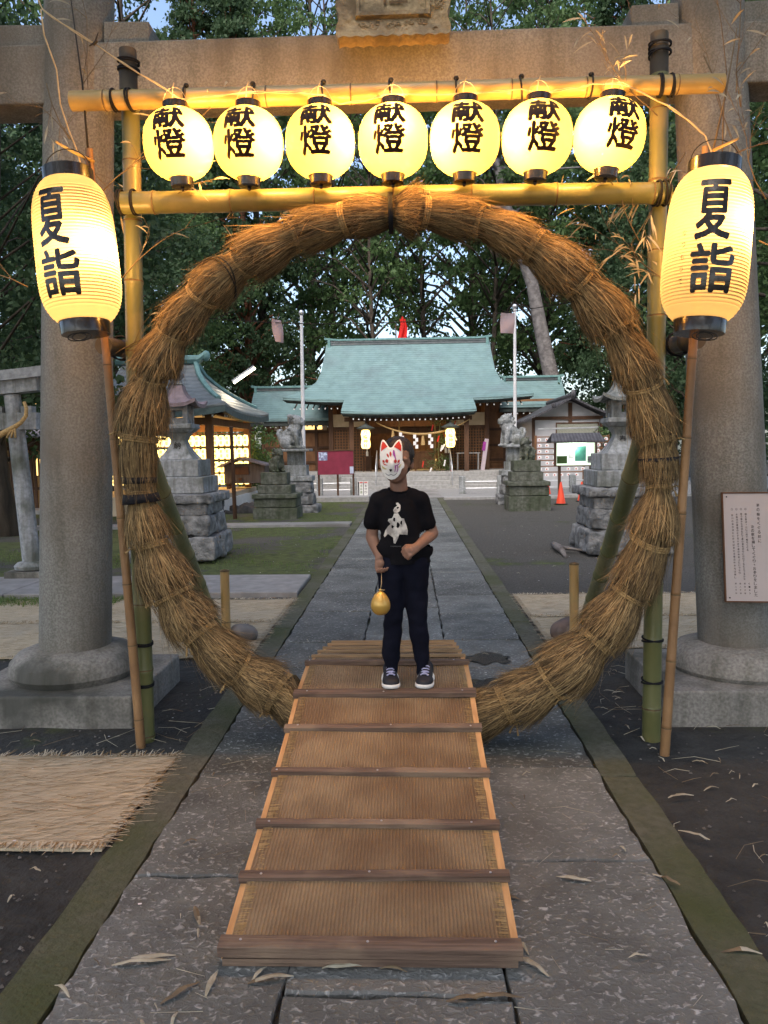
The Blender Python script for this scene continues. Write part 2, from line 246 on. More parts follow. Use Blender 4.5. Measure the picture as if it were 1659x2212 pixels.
# ------------------------------------------------------------------ mesh helpers
OFF = {}
class MB:
    def __init__(s): s.v = []; s.f = []; s.m = []; s.cur = 0
    def add(s, vs_, fs_):
        o = len(s.v); s.v += [tuple(p) for p in vs_]; s.f += [tuple(i + o for i in f) for f in fs_]; s.m += [s.cur] * len(fs_); return s
    def box(s, c, size, rot=None, taper=1.0):
        x, y, z = [k / 2 for k in size]; P = []
        for sz in (-1, 1):
            t = taper if sz > 0 else 1
            for sx, sy in ((-1, -1), (1, -1), (1, 1), (-1, 1)): P.append(Vector((sx * x * t, sy * y * t, sz * z)))
        if rot is not None: P = [rot @ p for p in P]
        c = Vector(c)
        return s.add([p + c for p in P], [(0, 3, 2, 1), (4, 5, 6, 7), (0, 1, 5, 4), (1, 2, 6, 5), (2, 3, 7, 6), (3, 0, 4, 7)])
    def b2(s, x0, x1, y0, y1, z0, z1): return s.box(((x0 + x1) / 2, (y0 + y1) / 2, (z0 + z1) / 2), (x1 - x0, y1 - y0, z1 - z0))
    def tube(s, pts, rad, n=8, cap=True, sq=None):
        pts = [Vector(p) for p in pts]; k = len(pts)
        if not hasattr(rad, '__len__'): rad = [rad] * k
        V = []; up = None
        for i in range(k):
            t = (pts[min(i + 1, k - 1)] - pts[max(i - 1, 0)]).normalized()
            if up is None:
                up = Vector((0, 0, 1)) if abs(t.z) < .9 else Vector((1, 0, 0))
            a = (up - t * up.dot(t)).normalized(); up = a; b = t.cross(a)
            for j in range(n):
                th = 2 * math.pi * j / n
                V.append(pts[i] + (a * math.cos(th) + b * math.sin(th)) * rad[i])
        Fc = [(i * n + j, i * n + (j + 1) % n, (i + 1) * n + (j + 1) % n, (i + 1) * n + j) for i in range(k - 1) for j in range(n)]
        if cap: Fc += [tuple(range(n - 1, -1, -1)), tuple((k - 1) * n + j for j in range(n))]
        return s.add(V, Fc)
    def lathe(s, prof, c=(0, 0, 0), n=24, rot=None, cap=True, ph=0.0, ell=(1, 1)):
        c = Vector(c); V = []
        for r, z in prof:
            for j in range(n):
                th = 2 * math.pi * j / n + ph; p = Vector((r * math.cos(th) * ell[0], r * math.sin(th) * ell[1], z))
                V.append((rot @ p if rot is not None else p) + c)
        k = len(prof)
        Fc = [(i * n + j, i * n + (j + 1) % n, (i + 1) * n + (j + 1) % n, (i + 1) * n + j) for i in range(k - 1) for j in range(n)]
        if cap: Fc += [tuple(range(n - 1, -1, -1)), tuple((k - 1) * n + j for j in range(n))]
        return s.add(V, Fc)
    def ball(s, c, r, n=12, rot=None):
        if not hasattr(r, '__len__'): r = (r, r, r)
        V = []; Fc = []; m = n // 2
        for i in range(1, m):
            ph = math.pi * i / m
            for j in range(n):
                th = 2 * math.pi * j / n; V.append(Vector((r[0] * math.sin(ph) * math.cos(th), r[1] * math.sin(ph) * math.sin(th), r[2] * math.cos(ph))))
        V += [Vector((0, 0, r[2])), Vector((0, 0, -r[2]))]; T = len(V) - 2
        for i in range(m - 2):
            for j in range(n): Fc.append((i * n + j, (i + 1) * n + j, (i + 1) * n + (j + 1) % n, i * n + (j + 1) % n))
        for j in range(n):
            Fc.append((T, j, (j + 1) % n)); Fc.append((T + 1, (m - 2) * n + (j + 1) % n, (m - 2) * n + j))
        c = Vector(c); return s.add([(rot @ p if rot is not None else p) + c for p in V], Fc)
    def cap(s, p0, r0, p1, r1, n=12):       # tapered capsule
        p0 = Vector(p0); p1 = Vector(p1); s.tube([p0, p1], [r0, r1], n); s.ball(p0, r0, n); return s.ball(p1, r1, n)
    def chain(s, pts, rad, n=12):
        for i in range(len(pts) - 1): s.cap(pts[i], rad[i], pts[i + 1], rad[i + 1], n)
        return s
    def grid(s, rows):                       # rows of equal length point lists
        k = len(rows[0]); V = [p for r in rows for p in r]
        return s.add(V, [(i * k + j, i * k + j + 1, (i + 1) * k + j + 1, (i + 1) * k + j) for i in range(len(rows) - 1) for j in range(k - 1)])
    def slabgrid(s, rows, t):                # grid with underside, thickness t downwards
        s.grid(rows); k = len(rows[0]); lo = [[Vector(p) - Vector((0, 0, t)) for p in r] for r in rows]
        s.grid([list(reversed(r)) for r in lo])
        for a, b in ((rows[0], lo[0]), (list(reversed(rows[-1])), list(reversed(lo[-1])))): s.grid([b, a])
        l = [r[0] for r in rows]; ll = [r[0] for r in lo]; s.grid([l, ll]); r_ = [r[-1] for r in rows]; rl = [r[-1] for r in lo]; return s.grid([rl, r_])

def obj(name, mb, mats, parent=None, smooth=False, loc=None, bevel=0):
    if not isinstance(mats, (list, tuple)): mats = [mats]
    off = OFF.get(parent.name, Vector()) if parent else Vector(loc or (0, 0, 0))
    me = bpy.data.meshes.new(name)
    if isinstance(mb, bpy.types.Mesh):
        me = mb; me.name = name
        if off.length: me.transform(Matrix.Translation(-off))
    else:
        me.from_pydata([tuple(Vector(p) - off) for p in mb.v] if off.length else mb.v, [], mb.f)
    me.materials.clear()
    for m in mats: me.materials.append(m)
    if not isinstance(mb, bpy.types.Mesh) and len(mats) > 1: me.polygons.foreach_set('material_index', mb.m)
    if smooth:
        me.polygons.foreach_set('use_smooth', [True] * len(me.polygons))
        if smooth == 'auto': me.set_sharp_from_angle(angle=R(40))
    me.update()
    o = bpy.data.objects.new(name, me); C.objects.link(o)
    if parent: o.parent = parent; OFF[o.name] = off
    else: o.location = off; OFF[o.name] = off
    if bevel:
        bv = o.modifiers.new('bevel', 'BEVEL'); bv.width = bevel; bv.segments = 2; bv.limit_method = 'ANGLE'; bv.angle_limit = R(40)
    return o
def tag(o, label, cat, group=None):
    o['label'] = label; o['category'] = cat
    if group: o['group'] = group
    return o
def struct(o, kind='structure'): o['kind'] = kind; return o
def thing(name, label, cat, loc=(0, 0, 0), group=None):
    o = bpy.data.objects.new(name, None); C.objects.link(o); o.location = loc; o.empty_display_size = .2
    OFF[o.name] = Vector(loc); return tag(o, label, cat, group)
def children(o): return list(o.children)
def dup(root, loc=None, rotz=None, scale=None, label=None, group=None):
    def cp(o, par):
        c = o.copy(); C.objects.link(c); c.parent = par
        for k in children(o): cp(k, c)
        return c
    r = cp(root, None)
    if loc is not None: r.location = loc
    if rotz is not None: r.rotation_euler = (0, 0, rotz)
    if scale is not None: r.scale = scale if hasattr(scale, '__len__') else (scale,) * 3
    if label: r['label'] = label
    if group: r['group'] = group
    return r
def fuse(mb, voxel=.01, smooth=4, n=None, amp=0, freq=10):
    me = bpy.data.meshes.new('t'); me.from_pydata([tuple(p) for p in mb.v], [], mb.f)
    o = bpy.data.objects.new('t', me); C.objects.link(o)
    md = o.modifiers.new('r', 'REMESH'); md.mode = 'VOXEL'; md.voxel_size = voxel
    if smooth: sm = o.modifiers.new('s', 'SMOOTH'); sm.iterations = smooth; sm.factor = .5
    dg = bpy.context.evaluated_depsgraph_get(); out = bpy.data.meshes.new_from_object(o.evaluated_get(dg))
    bpy.data.objects.remove(o)
    if amp:
        out.update()
        for v in out.vertices:
            v.co += v.normal * (mnoise.noise(v.co * freq) * amp)
    return out
def poly_mesh(polys, cell=.02):
    """2-D polygons -> finely cut triangles; returns (verts2d, faces)"""
    bm = bmesh.new()
    for P in polys:
        f = bm.faces.new([bm.verts.new((p[0], p[1], 0)) for p in P])
    bmesh.ops.triangulate(bm, faces=bm.faces[:])
    return cut(bm, cell)
def cut(bm, cell):
    xs = [v.co.x for v in bm.verts]; ys = [v.co.y for v in bm.verts]
    for ax, lo, hi in ((0, min(xs), max(xs)), (1, min(ys), max(ys))):
        k = math.floor(lo / cell) + 1
        while k * cell < hi:
            co_ = [0, 0, 0]; co_[ax] = k * cell; no = [0, 0, 0]; no[ax] = 1
            bmesh.ops.bisect_plane(bm, geom=bm.verts[:] + bm.edges[:] + bm.faces[:], plane_co=co_, plane_no=no); k += 1
    bm.verts.index_update(); V = [(v.co.x, v.co.y) for v in bm.verts]; Fc = [tuple(v.index for v in f.verts) for f in bm.faces]; bm.free(); return V, Fc
TXT = {}
def text2d(s, bold=0.0, cell=.12, res=2):
    key = (s, bold, cell, res)
    if key in TXT: return TXT[key]
    cu = bpy.data.curves.new('t', 'FONT'); cu.body = s; cu.size = 1; cu.offset = bold; cu.resolution_u = res; cu.align_x = 'CENTER'
    o = bpy.data.objects.new('t', cu); C.objects.link(o)
    dg = bpy.context.evaluated_depsgraph_get(); me = bpy.data.meshes.new_from_object(o.evaluated_get(dg)); bpy.data.objects.remove(o)
    bm = bmesh.new(); bm.from_mesh(me); bmesh.ops.triangulate(bm, faces=bm.faces[:])
    xs = [v.co.x for v in bm.verts]; ys = [v.co.y for v in bm.verts]
    cx, cy = (min(xs) + max(xs)) / 2, (min(ys) + max(ys)) / 2; sx, sy = max(xs) - min(xs), max(ys) - min(ys)
    for v in bm.verts: v.co.x = (v.co.x - cx) / sx; v.co.y = (v.co.y - cy) / sy
    if cell: r = cut(bm, cell)
    else:
        bm.verts.index_update(); r = [(v.co.x, v.co.y) for v in bm.verts], [tuple(v.index for v in f.verts) for f in bm.faces]; bm.free()
    TXT[key] = r; return r
def put_text(mb, s, cx, cy, w, h, fn, bold=0.0, cell=.12, shear=0, thick=0):
    V, Fc = text2d(s, bold, cell)
    if thick:
        for k in range(8): a = k * math.pi / 4; put_text(mb, s, cx + thick * math.cos(a), cy + thick * math.sin(a), w, h, fn, bold, cell)
    return mb.add([fn(cx + x * w + shear * y * h, cy + y * h) for x, y in V], Fc)
def fn2(mb, polys, fn, cell=.02):
    V, Fc = poly_mesh(polys, cell); return mb.add([fn(x, y) for x, y in V], Fc)
def blob(cx, cy, rx, ry, n=18, jit=.12, seed=0):
    r = random.Random(seed); return [(cx + rx * math.cos(2 * math.pi * i / n) * (1 + r.uniform(-jit, jit)), cy + ry * math.sin(2 * math.pi * i / n) * (1 + r.uniform(-jit, jit))) for i in range(n)]
# ------------------------------------------------------------------ ground, path, paving
def axis(lo, hi, near, fine, coarse):
    v = [lo]; 
    while v[-1] < hi: v.append(v[-1] + (fine if near[0] <= v[-1] < near[1] else coarse))
    return v
mb = MB(); gx = axis(-160, 160, (-6, 6), .15, 6); gy = axis(-40, 220, (.5, 12), .15, 6)
mb.grid([[(x, y, -.034 + .010 * mnoise.noise((x * 1.7, y * 1.7, 0)) + .006 * mnoise.noise((x * 7, y * 7, 3))) for x in gx] for y in gy])
struct(obj('ground', mb, soil, smooth=True))

def slab_poly(mb, x0, x1, y0, y1, zt, zb, r, jit=.005, seg=.12):
    P = []
    cs = [(x0, y0), (x1, y0), (x1, y1), (x0, y1)]
    for i in range(4):
        a, b = cs[i], cs[(i + 1) % 4]; L_ = math.hypot(b[0] - a[0], b[1] - a[1]); k = max(2, int(L_ / seg))
        for j in range(k):
            t = j / k; P.append((a[0] + (b[0] - a[0]) * t + r.uniform(-jit, jit), a[1] + (b[1] - a[1]) * t + r.uniform(-jit, jit)))
    n = len(P); cx = sum(p[0] for p in P) / n; cy = sum(p[1] for p in P) / n
    tx, ty = r.uniform(-.003, .003), r.uniform(-.003, .003)
    z = lambda p: zt + tx * (p[0] - cx) + ty * (p[1] - cy)
    ins = [(p[0] + (cx - p[0]) * .012, p[1] + (cy - p[1]) * .012) for p in P]
    V = [(p[0], p[1], zb) for p in P] + [(p[0], p[1], z(p) - .007) for p in P] + [(p[0], p[1], z(p)) for p in ins]
    Fc = [(i, (i + 1) % n, n + (i + 1) % n, n + i) for i in range(n)] + [(n + i, n + (i + 1) % n, 2 * n + (i + 1) % n, 2 * n + i) for i in range(n)] + [tuple(2 * n + i for i in range(n))]
    mb.add(V, Fc)
r = random.Random(3); mb = MB()
fixed = {0: [.5, gnd(400, 1893).y, gnd(480, 1672).y, 4.45, gnd(600, 1441).y, 5.9, gnd(650, 1385).y, 7.05, 8.0],
         1: [.5, 2.0, 3.1, 4.3, gnd(820, 1400).y, 6.15, 7.2, 8.1],
         2: [.5, gnd(1300, 1858).y, gnd(1180, 1655).y, 4.7, gnd(1100, 1443).y, 5.95, 6.9, 7.8]}
for c, (x0, x1) in enumerate(((-.93, -.30), (-.30, .33), (.33, .93))):
    ys = fixed[c][:]
    while ys[-1] < 24: ys.append(ys[-1] + r.uniform(.62, 1.15))
    for a, b in zip(ys, ys[1:]): mb.cur = r.choice((0, 0, 1, 2)); slab_poly(mb, x0 + .005, x1 - .005, a + .006, b - .006, r.uniform(-.003, .003), -.05, r, .009 if a < 10 else .003, .07)
struct(obj('path', mb, [slab, slab2, slab3]))
mb = MB()
for s in (-1, 1):
    y = .3
    while y < 23.6:
        l = r.uniform(1.3, 1.9); slab_poly(mb, min(s * .94, s * 1.10), max(s * .94, s * 1.10), y + .004, min(y + l, 23.6) - .004, -.008 + r.uniform(-.003, .002), -.08, r, .006, .10); y += l
struct(obj('kerb', mb, kerb_m))
mb = MB(); x = -1.12
while x > -9: l = r.uniform(1.2, 2.0); slab_poly(mb, x - l + .005, x - .005, 7.95, 9.1, .022, -.08, r, .004); x -= l
x = -1.12
while x > -8: l = r.uniform(1.2, 2.0); slab_poly(mb, x - l + .005, x - .005, 15.3, 15.85, .02, -.08, r, .004); x -= l
struct(obj('cross_paving', mb, slab_far))
mb = MB(); mb.b2(-16, -1.12, 22.7, 23.6, -.1, .10); mb.b2(1.12, 4.6, 23.0, 23.6, -.1, .03)
mb.b2(4.7, 16, 23.3, 23.9, -.1, .05)
struct(obj('pale_kerb', mb, concrete))
mb = MB(); mb.b2(-18, 18, 23.6, 36, -.1, .004)
struct(obj('forecourt', mb, mat('forecourt_gravel', (.30, .30, .30), (.20, .20, .195), 70, .9, .5, 120)))
mb = MB(); mb.b2(-1.1, 1.1, 23.62, 29.4, -.05, .012)
struct(obj('forecourt_path', mb, slab_far))

# puddles lie in the worn hollows of the slabs: a glossy film a few millimetres above them
for i, (px, py, rx, ry) in enumerate(((1058, 1422, .17, .14), (1062, 1478, .20, .12), (500, 1470, .09, .07))):
    g = gnd(px, py); V, Fc = poly_mesh([[(g.x + rx * (1 + .45 * mnoise.noise((math.cos(t) * 1.6, math.sin(t) * 1.6, i * 3.1)) + .12 * math.sin(t * 7 + i)) * math.cos(t), g.y + ry * (1 + .5 * mnoise.noise((math.cos(t) * 1.9, math.sin(t) * 1.9, i * 5.7)) + .1 * math.sin(t * 9)) * math.sin(t)) for t in np.linspace(0, 2 * math.pi, 60)[:-1]]], .1)
    m_ = MB(); m_.add([(a, b, .0052) for a, b in V], Fc); struct(obj('puddle', m_, puddle_m))

# straw mats
def make_mat(x0, x1, y0, y1, label, z=-.012, skew=0.0, seed=1, edge='all'):
    r = random.Random(seed); mb = MB()
    nx = max(4, int((x1 - x0) / .08)); ny = max(4, int((y1 - y0) / .06))
    hz = lambda x, y: z + .006 * mnoise.noise((x * 3, y * 5, seed)) + .004 * mnoise.noise((x * 11, y * 9, seed))
    rows = []
    for j in range(ny + 1):
        y = y0 + (y1 - y0) * j / ny; rows.append([(x0 + (x1 - x0) * i / nx + skew * (y - y0), y, hz(x0 + (x1 - x0) * i / nx, y)) for i in range(nx + 1)])
    mb.slabgrid(rows, .012)
    root = obj('straw_mat', mb, mat_m, smooth=True); tag(root, label, 'mat', 'straw mats laid on the bare ground')
    f = MB()
    def strand(p, d, l, w):
        d = Vector(d).normalized(); q = d.cross(Vector((0, 0, 1))) * w; p = Vector(p); e = p + d * l
        f.add([p - q, p + q, e + q * .5, e - q * .5], [(0, 1, 2, 3)])
    for k in range(int((x1 - x0) * 140)):
        x = r.uniform(x0, x1)
        for y, s in ((y0, -1), (y1, 1)):
            strand((x + skew * (y - y0), y - s * .03, z + .006 + r.uniform(0, .006)), (r.uniform(-.5, .5), s, r.uniform(-.1, .08)), r.uniform(.03, .09), r.uniform(.002, .004))
    for k in range(int((y1 - y0) * 160)):
        y = r.uniform(y0, y1)
        for x, s in ((x1, 1), (x0, -1)):
            strand((x + skew * (y - y0) - s * .03, y, z + .006 + r.uniform(0, .006)), (s, r.uniform(-.5, .9), r.uniform(-.1, .08)), r.uniform(.03, .10), r.uniform(.002, .004))
    for k in range(int((x1 - x0) * (y1 - y0) * 900)):    # loose blades lying on the weave
        x, y = r.uniform(x0, x1), r.uniform(y0, y1); a = r.gauss(.25, .35)
        strand((x + skew * (y - y0), y, hz(x, y) + .004 + r.uniform(0, .004)), (math.cos(a), math.sin(a), r.uniform(-.02, .03)), r.uniform(.04, .14), r.uniform(.001, .0028))
    f.m = [r.choice((0, 0, 1)) for _ in f.m]; obj('loose_straw', f, [fringe_m, straw_b], root)
make_mat(-4.2, -1.13, 2.80, 3.70, 'straw mat on the dark soil in the left foreground, in front of the torii base', skew=.02, seed=1)
make_mat(-5.5, -1.13, 5.55, 6.68, 'nearer of the two straw mats behind the left torii pillar', seed=2)
make_mat(-5.5, -1.12, 6.74, 7.72, 'further straw mat behind the left pillar, against the cross paving', seed=3)
make_mat(1.14, 5.5, 5.75, 6.80, 'nearer of the two straw mats behind the right torii pillar', seed=4)
make_mat(1.13, 5.5, 6.86, 7.86, 'further straw mat behind the right pillar, beside the grey grit', seed=5)

# fallen bamboo leaves and twigs: nobody could count them
mb = MB(); r = random.Random(11)
def fallen(mb, x, y, z, l, w, a, curl=.3):
    n = 6; ps = []
    bend = r.uniform(-curl, curl)
    for i in range(n + 1):
        t = i / n; aa = a + bend * (t - .5) * 2; ww = w * math.sin(math.pi * min(1, t * .92 + .06)) ** .7
        c = Vector((x + math.cos(a) * l * (t - .5), y + math.sin(a) * l * (t - .5) + bend * l * (t - .5) ** 2, z + .012 * math.sin(math.pi * t) * r.uniform(.6, 1.2)))
        q = Vector((-math.sin(aa), math.cos(aa), r.uniform(-.15, .15))) * ww; ps.append([c - q, c + Vector((0, 0, .002)), c + q])
    mb.grid(ps)
for k in range(300):
    s = r.random()
    if s < .50: x, y = r.uniform(1.15, 3.4), r.uniform(1.3, 5.6)
    elif s < .64: x, y = r.uniform(-2.6, -1.12), r.uniform(1.4, 5.4)
    elif s < .9: x, y = r.uniform(-.9, .9), r.uniform(1.15, 6)
    else: x, y = r.uniform(1.2, 6), r.uniform(7.9, 18)
    if -.56 < x < .44 and 1.98 < y < 5.75: continue
    z = .006 if abs(x) < .94 else (-.002 if abs(x) < 1.1 else -.024)
    fallen(mb, x, y, z, r.uniform(.03, .085) * (1 if abs(x) > 1.1 else .75), r.uniform(.002, .006), r.uniform(0, 6.28))
for px, py, l, a in ((305, 1940 + 145, .17, .15), (330, 2075, .13, .1), (425, 1982, .11, 2.0), (388, 2152, .12, .8), (585, 2120, .13, .25), (560, 2110, .07, 1.1), (457, 2130, .11, 1.5), (740, 2095, .12, .1),
                     (1065, 2160, .17, .0), (1010, 2165, .12, .2), (1150, 2090, .12, 2.3), (1128, 2050, .07, 2), (135, 2145, .08, 2.5), (75, 1875, .05, 2.9), (850, 2100, .08, 3.0), (1440, 1905, .10, 2.4), (1470, 1715, .12, .2), (1500, 1800, .12, 2.5), (1240, 1905, .12, 2.9), (1600, 2050, .12, 3.1), (1090, 1940, .1, 2.9)):
    g = gnd(px, py); z = .006 if abs(g.x) < .94 else -.01; fallen(mb, g.x, g.y, z, l, .009 if l > .09 else .006, a)
for k in range(200):
    x = r.uniform(1.12, 2.6) if k % 3 else r.uniform(-2.4, -1.12); y = r.uniform(1.4, 6) if k % 3 else r.uniform(3.75, 5.5)
    if x < 0 and y > 4.1 and y < 5.05 and x < -1.45: continue
    a = r.uniform(0, 6.28); l = r.uniform(.06, .30); z = -.022; m1 = Vector((x, y, z)); m2 = m1 + Vector((math.cos(a) * l / 2, math.sin(a) * l / 2, .012)); m3 = m2 + Vector((math.cos(a + .4) * l / 2, math.sin(a + .4) * l / 2, -.006))
    mb.tube([m1, m2, m3], [.0016, .0013, .0008], 4)
for k in range(150):
    x, y = r.uniform(-.9, .9), r.uniform(1.1, 5)
    if -.56 < x < .44 and y > 1.98: continue
    a = r.uniform(0, 6.28); l = r.uniform(.03, .14); m1 = Vector((x, y, .006)); m3 = m1 + Vector((math.cos(a) * l, math.sin(a) * l, .004)); mb.tube([m1, m3], [.0010, .0006], 3)
mb.m = [0 if (i // 23) % 3 else 1 for i in range(len(mb.m))]
o = obj('fallen_leaves', mb, [dry_leaf, twig_m]); o['kind'] = 'stuff'; tag(o, 'pale dry bamboo leaves and twigs scattered over the soil and paving', 'leaves')
mb = MB()
for k in range(170):     # white specks of torn paper and petals
    x = r.choice((r.uniform(-2.2, -1.1), r.uniform(-.9, .9), r.uniform(1.1, 5))); y = r.uniform(1.6, 14) 
    if -.56 < x < .44 and y < 5.75: continue
    z = .006 if abs(x) < .94 else -.012; s = r.uniform(.003, .008) * (1 + y * .05); a = r.uniform(0, 3)
    mb.add([(x + s * math.cos(a + k_), y + s * math.sin(a + k_) * .7, z + .003) for k_ in (0, 1.6, 3.0, 4.5)], [(0, 1, 2, 3)])
o = obj('paper_scraps', mb, paper_w); o['kind'] = 'stuff'; tag(o, 'tiny white scraps scattered over the ground', 'scraps')
mb = MB()
for k in range(2600):      # small gravel
    s = r.random(); x, y = (r.uniform(1.12, 4), 1.2 + r.random() ** 1.5 * 14) if s < .65 else (r.uniform(-3, -1.12), r.uniform(1.2, 5.5))
    if abs(x) > 1.4 and 4.1 < y < 5.1: continue
    q = r.uniform(.003, .009) * (1 + y * .06); a = r.uniform(0, 6); z = -.03
    mb.add([(x + q * math.cos(a + t), y + q * math.sin(a + t), z) for t in (0, 1.5, 3.1, 4.6)] + [(x + q * .4 * math.cos(a), y + q * .4 * math.sin(a), z + q * .8)], [(0, 1, 4), (1, 2, 4), (2, 3, 4), (3, 0, 4)])
o = obj('gravel', mb, mat('pebble', (.16, .15, .14), (.07, .065, .06), 40, .9, 0)); o['kind'] = 'stuff'; tag(o, 'small gravel scattered over the bare soil beside the path', 'gravel')
# low weeds in the beds on the left
mb = MB()
def blade(mb, p, h, w, lean):
    p = Vector(p); q = Vector((math.cos(lean), math.sin(lean), 0)); mb.add([p - q * w, p + q * w, p + Vector((math.sin(lean * 3) * h * .5, math.cos(lean * 5) * h * .5, h))], [(0, 1, 2)])
for k in range(9000):
    x, y = r.uniform(-7, -1.15), r.choice((r.uniform(9.2, 15.2), r.uniform(15.9, 22.5), r.uniform(9.2, 12)))
    if mnoise.noise((x * .9, y * .9, 5)) < -.02: continue
    blade(mb, (x, y, -.03), r.uniform(.015, .05), r.uniform(.002, .006), r.uniform(0, 6))
for k in range(2500):
    x, y = r.uniform(-4.6, -2.9), r.uniform(7.72, 7.95) + r.uniform(-.3, .02); blade(mb, (x, y, -.01), r.uniform(.01, .06) * (.4 + abs(mnoise.noise((x * 4, y * 4, 1))) * 2), r.uniform(.003, .008), r.uniform(0, 6))
o = obj('grass', mb, leaf_c); o['kind'] = 'stuff'; tag(o, 'short moss and weeds growing in the beds left of the path', 'grass')

# ------------------------------------------------------------------ torii
tor = thing('stone_torii', 'large weathered granite torii gate framing the view, with carved plaque and round pillars', 'torii gate', (0, 4.6, 0))
TY = 4.6
def pillar(bx, tx):
    mb = MB(); n = 22; pts = []; rad = []
    for i in range(n + 1):
        t = i / n; pts.append((bx + (tx - bx) * t, TY, .26 + t * 4.9)); rad.append(.211 - .026 * t)
    mb.tube(pts, rad, 40); obj('pillar', mb, granite, tor, 'auto')
    m2 = MB(); m2.lathe([(.30, .13), (.355, .145), (.385, .19), (.375, .25), (.33, .30), (.26, .325), (.20, .33)], (bx, TY, 0), 48); obj('pillar_foot', m2, granite_base, tor, 'auto')
PLX, PRX = -2.005, 2.02
pillar(PLX, -1.74); pillar(PRX, 1.70)
for nm, x0, x1, zt in (('l', -2.52, -1.49, .15), ('r', 1.48, 2.50, .165)):
    mb = MB(); mb.b2(x0, x1, 4.13, 5.03, -.12, zt); obj('plinth', mb, granite_base, tor, bevel=.012)
mb = MB(); mb.b2(-2.75, 2.75, TY - .13, TY + .13, 3.485, 3.81); obj('tie_beam', mb, granite, tor, bevel=.01)
for x in (-2.10, -1.50, 1.46, 2.06):
    mb = MB(); w = .26; mb.box((x, TY, 3.81 + .062), (w, .20, .12), Matrix.Rotation(R(1.5 if x < 0 else -1.5), 3, 'Y')); obj('wedge', mb, granite, tor, bevel=.008)
mb = MB()
rows = []
for y in (TY - .17, TY + .17):
    rows.append([(x, y, 5.38 + .10 * (abs(x) / 3.1) ** 2.5) for x in np.linspace(-3.1, 3.1, 21)])
mb.slabgrid(rows, .36); obj('lintel', mb, granite, tor, 'auto')
mb = MB(); mb.grid([]) if False else None
rows = [[(x, y, 5.66 + .13 * (abs(x) / 3.3) ** 2.5) for x in np.linspace(-3.3, 3.3, 21)] for y in (TY - .23, TY + .23)]
mb.slabgrid(rows, .26); obj('top_lintel', mb, granite, tor, 'auto')
# carved plaque, tilted forward, hung in front of the tie beam
pq = Matrix.Rotation(R(-9), 3, 'X')
def pl(x, z, d=0.0):   # plaque plane: x across, z up from its lower edge, d proud of it
    return Vector((.012, 4.36, 3.705)) + pq @ Vector((x, -d, z))
mb = MB(); Wp, Hp = .305, .95
ed = []
for i in range(40): ed.append((-Wp * .97 + 2 * Wp * .97 * i / 40, -.012 + .012 * abs(math.sin(i * math.pi / 4.4))))
for i in range(48): ed.append((Wp * (.985 + .03 * math.sin(i * .85)), Hp * i / 48))
for i in range(2): ed.append((Wp - 2 * Wp * i / 2, Hp))
for i in range(48): ed.append((-Wp * (.985 + .03 * math.sin(i * .85)), Hp - Hp * i / 48))
n = len(ed); c0 = (0, Hp / 2)
def sc_(e, f, dx): return e
front = [pl(x, z, .055) for x, z in ed]; back = [pl(x, z, -.03) for x, z in ed]
def lerp2(e, w, z0, z1):
    x = max(-w, min(w, e[0])); z = max(z0, min(z1, e[1])); return (x, z)
mid = [pl(*lerp2(e, .205, .115, Hp - .10), .018) for e in ed]
mid2 = [pl(*lerp2(e, .200, .120, Hp - .10), .045) for e in ed]; mid3 = [pl(*lerp2(e, .180, .142, Hp - .12), .047) for e in ed]
mid4 = [pl(*lerp2(e, .176, .146, Hp - .12), .018) for e in ed]
rings_ = [back, front, mid, mid2, mid3, mid4]; V = [p for r_ in rings_ for p in r_]
mb.add(V, [(k * n + i, k * n + (i + 1) % n, (k + 1) * n + (i + 1) % n, (k + 1) * n + i) for k in range(5) for i in range(n)] + [tuple(range(n))])
fr = obj('plaque', mb, mat('carved_stone', (.42, .33, .20), (.30, .23, .135), 40, .85, .9, 34, c3=(.20, .155, .10), s3=5, dist=.018, rot=(0, 0, 0)), tor, 'auto')
mb = MB(); V, Fc = poly_mesh([[(-.18, .142), (.18, .142), (.18, Hp - .12), (-.18, Hp - .12)]], .012)
mb.add([pl(x, z, .017 + .007 * mnoise.noise((x * 42, z * 42, 1)) + .004 * mnoise.noise((x * 95, z * 95, 4))) for x, z in V], Fc); obj('carved_panel', mb, MATS['carved_stone'], tor, smooth=True)
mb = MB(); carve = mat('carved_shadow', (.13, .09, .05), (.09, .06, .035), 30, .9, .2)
for ch, z in (('社', .27), ('神', .48), ('宮', .69)):
    put_text(mb, ch, 0, z, .16, .16, lambda x, z_: pl(x, z_, .0285), .01)
obj('carved_lettering', mb, carve, tor)
mb = MB()
for k in range(46):      # scroll carving round the frame
    side = k % 3; rr = random.Random(k)
    if side == 0: x, z = rr.uniform(-.24, .24), rr.uniform(.03, .09); d = .047 - (z) * .20
    else: x, z = (1 if side == 1 else -1) * rr.uniform(.225, .285), rr.uniform(.1, .8); d = .040
    a0 = rr.uniform(0, 6); s = rr.choice((-1, 1)); pts = [pl(x + (.004 + .0026 * i) * math.cos(a0 + s * i * .7), z + (.004 + .0022 * i) * math.sin(a0 + s * i * .7), d + .004) for i in range(9)]
    mb.tube(pts, [.0035] * 9, 5)
obj('scroll_relief', mb, MATS['carved_stone'], tor, smooth=True)

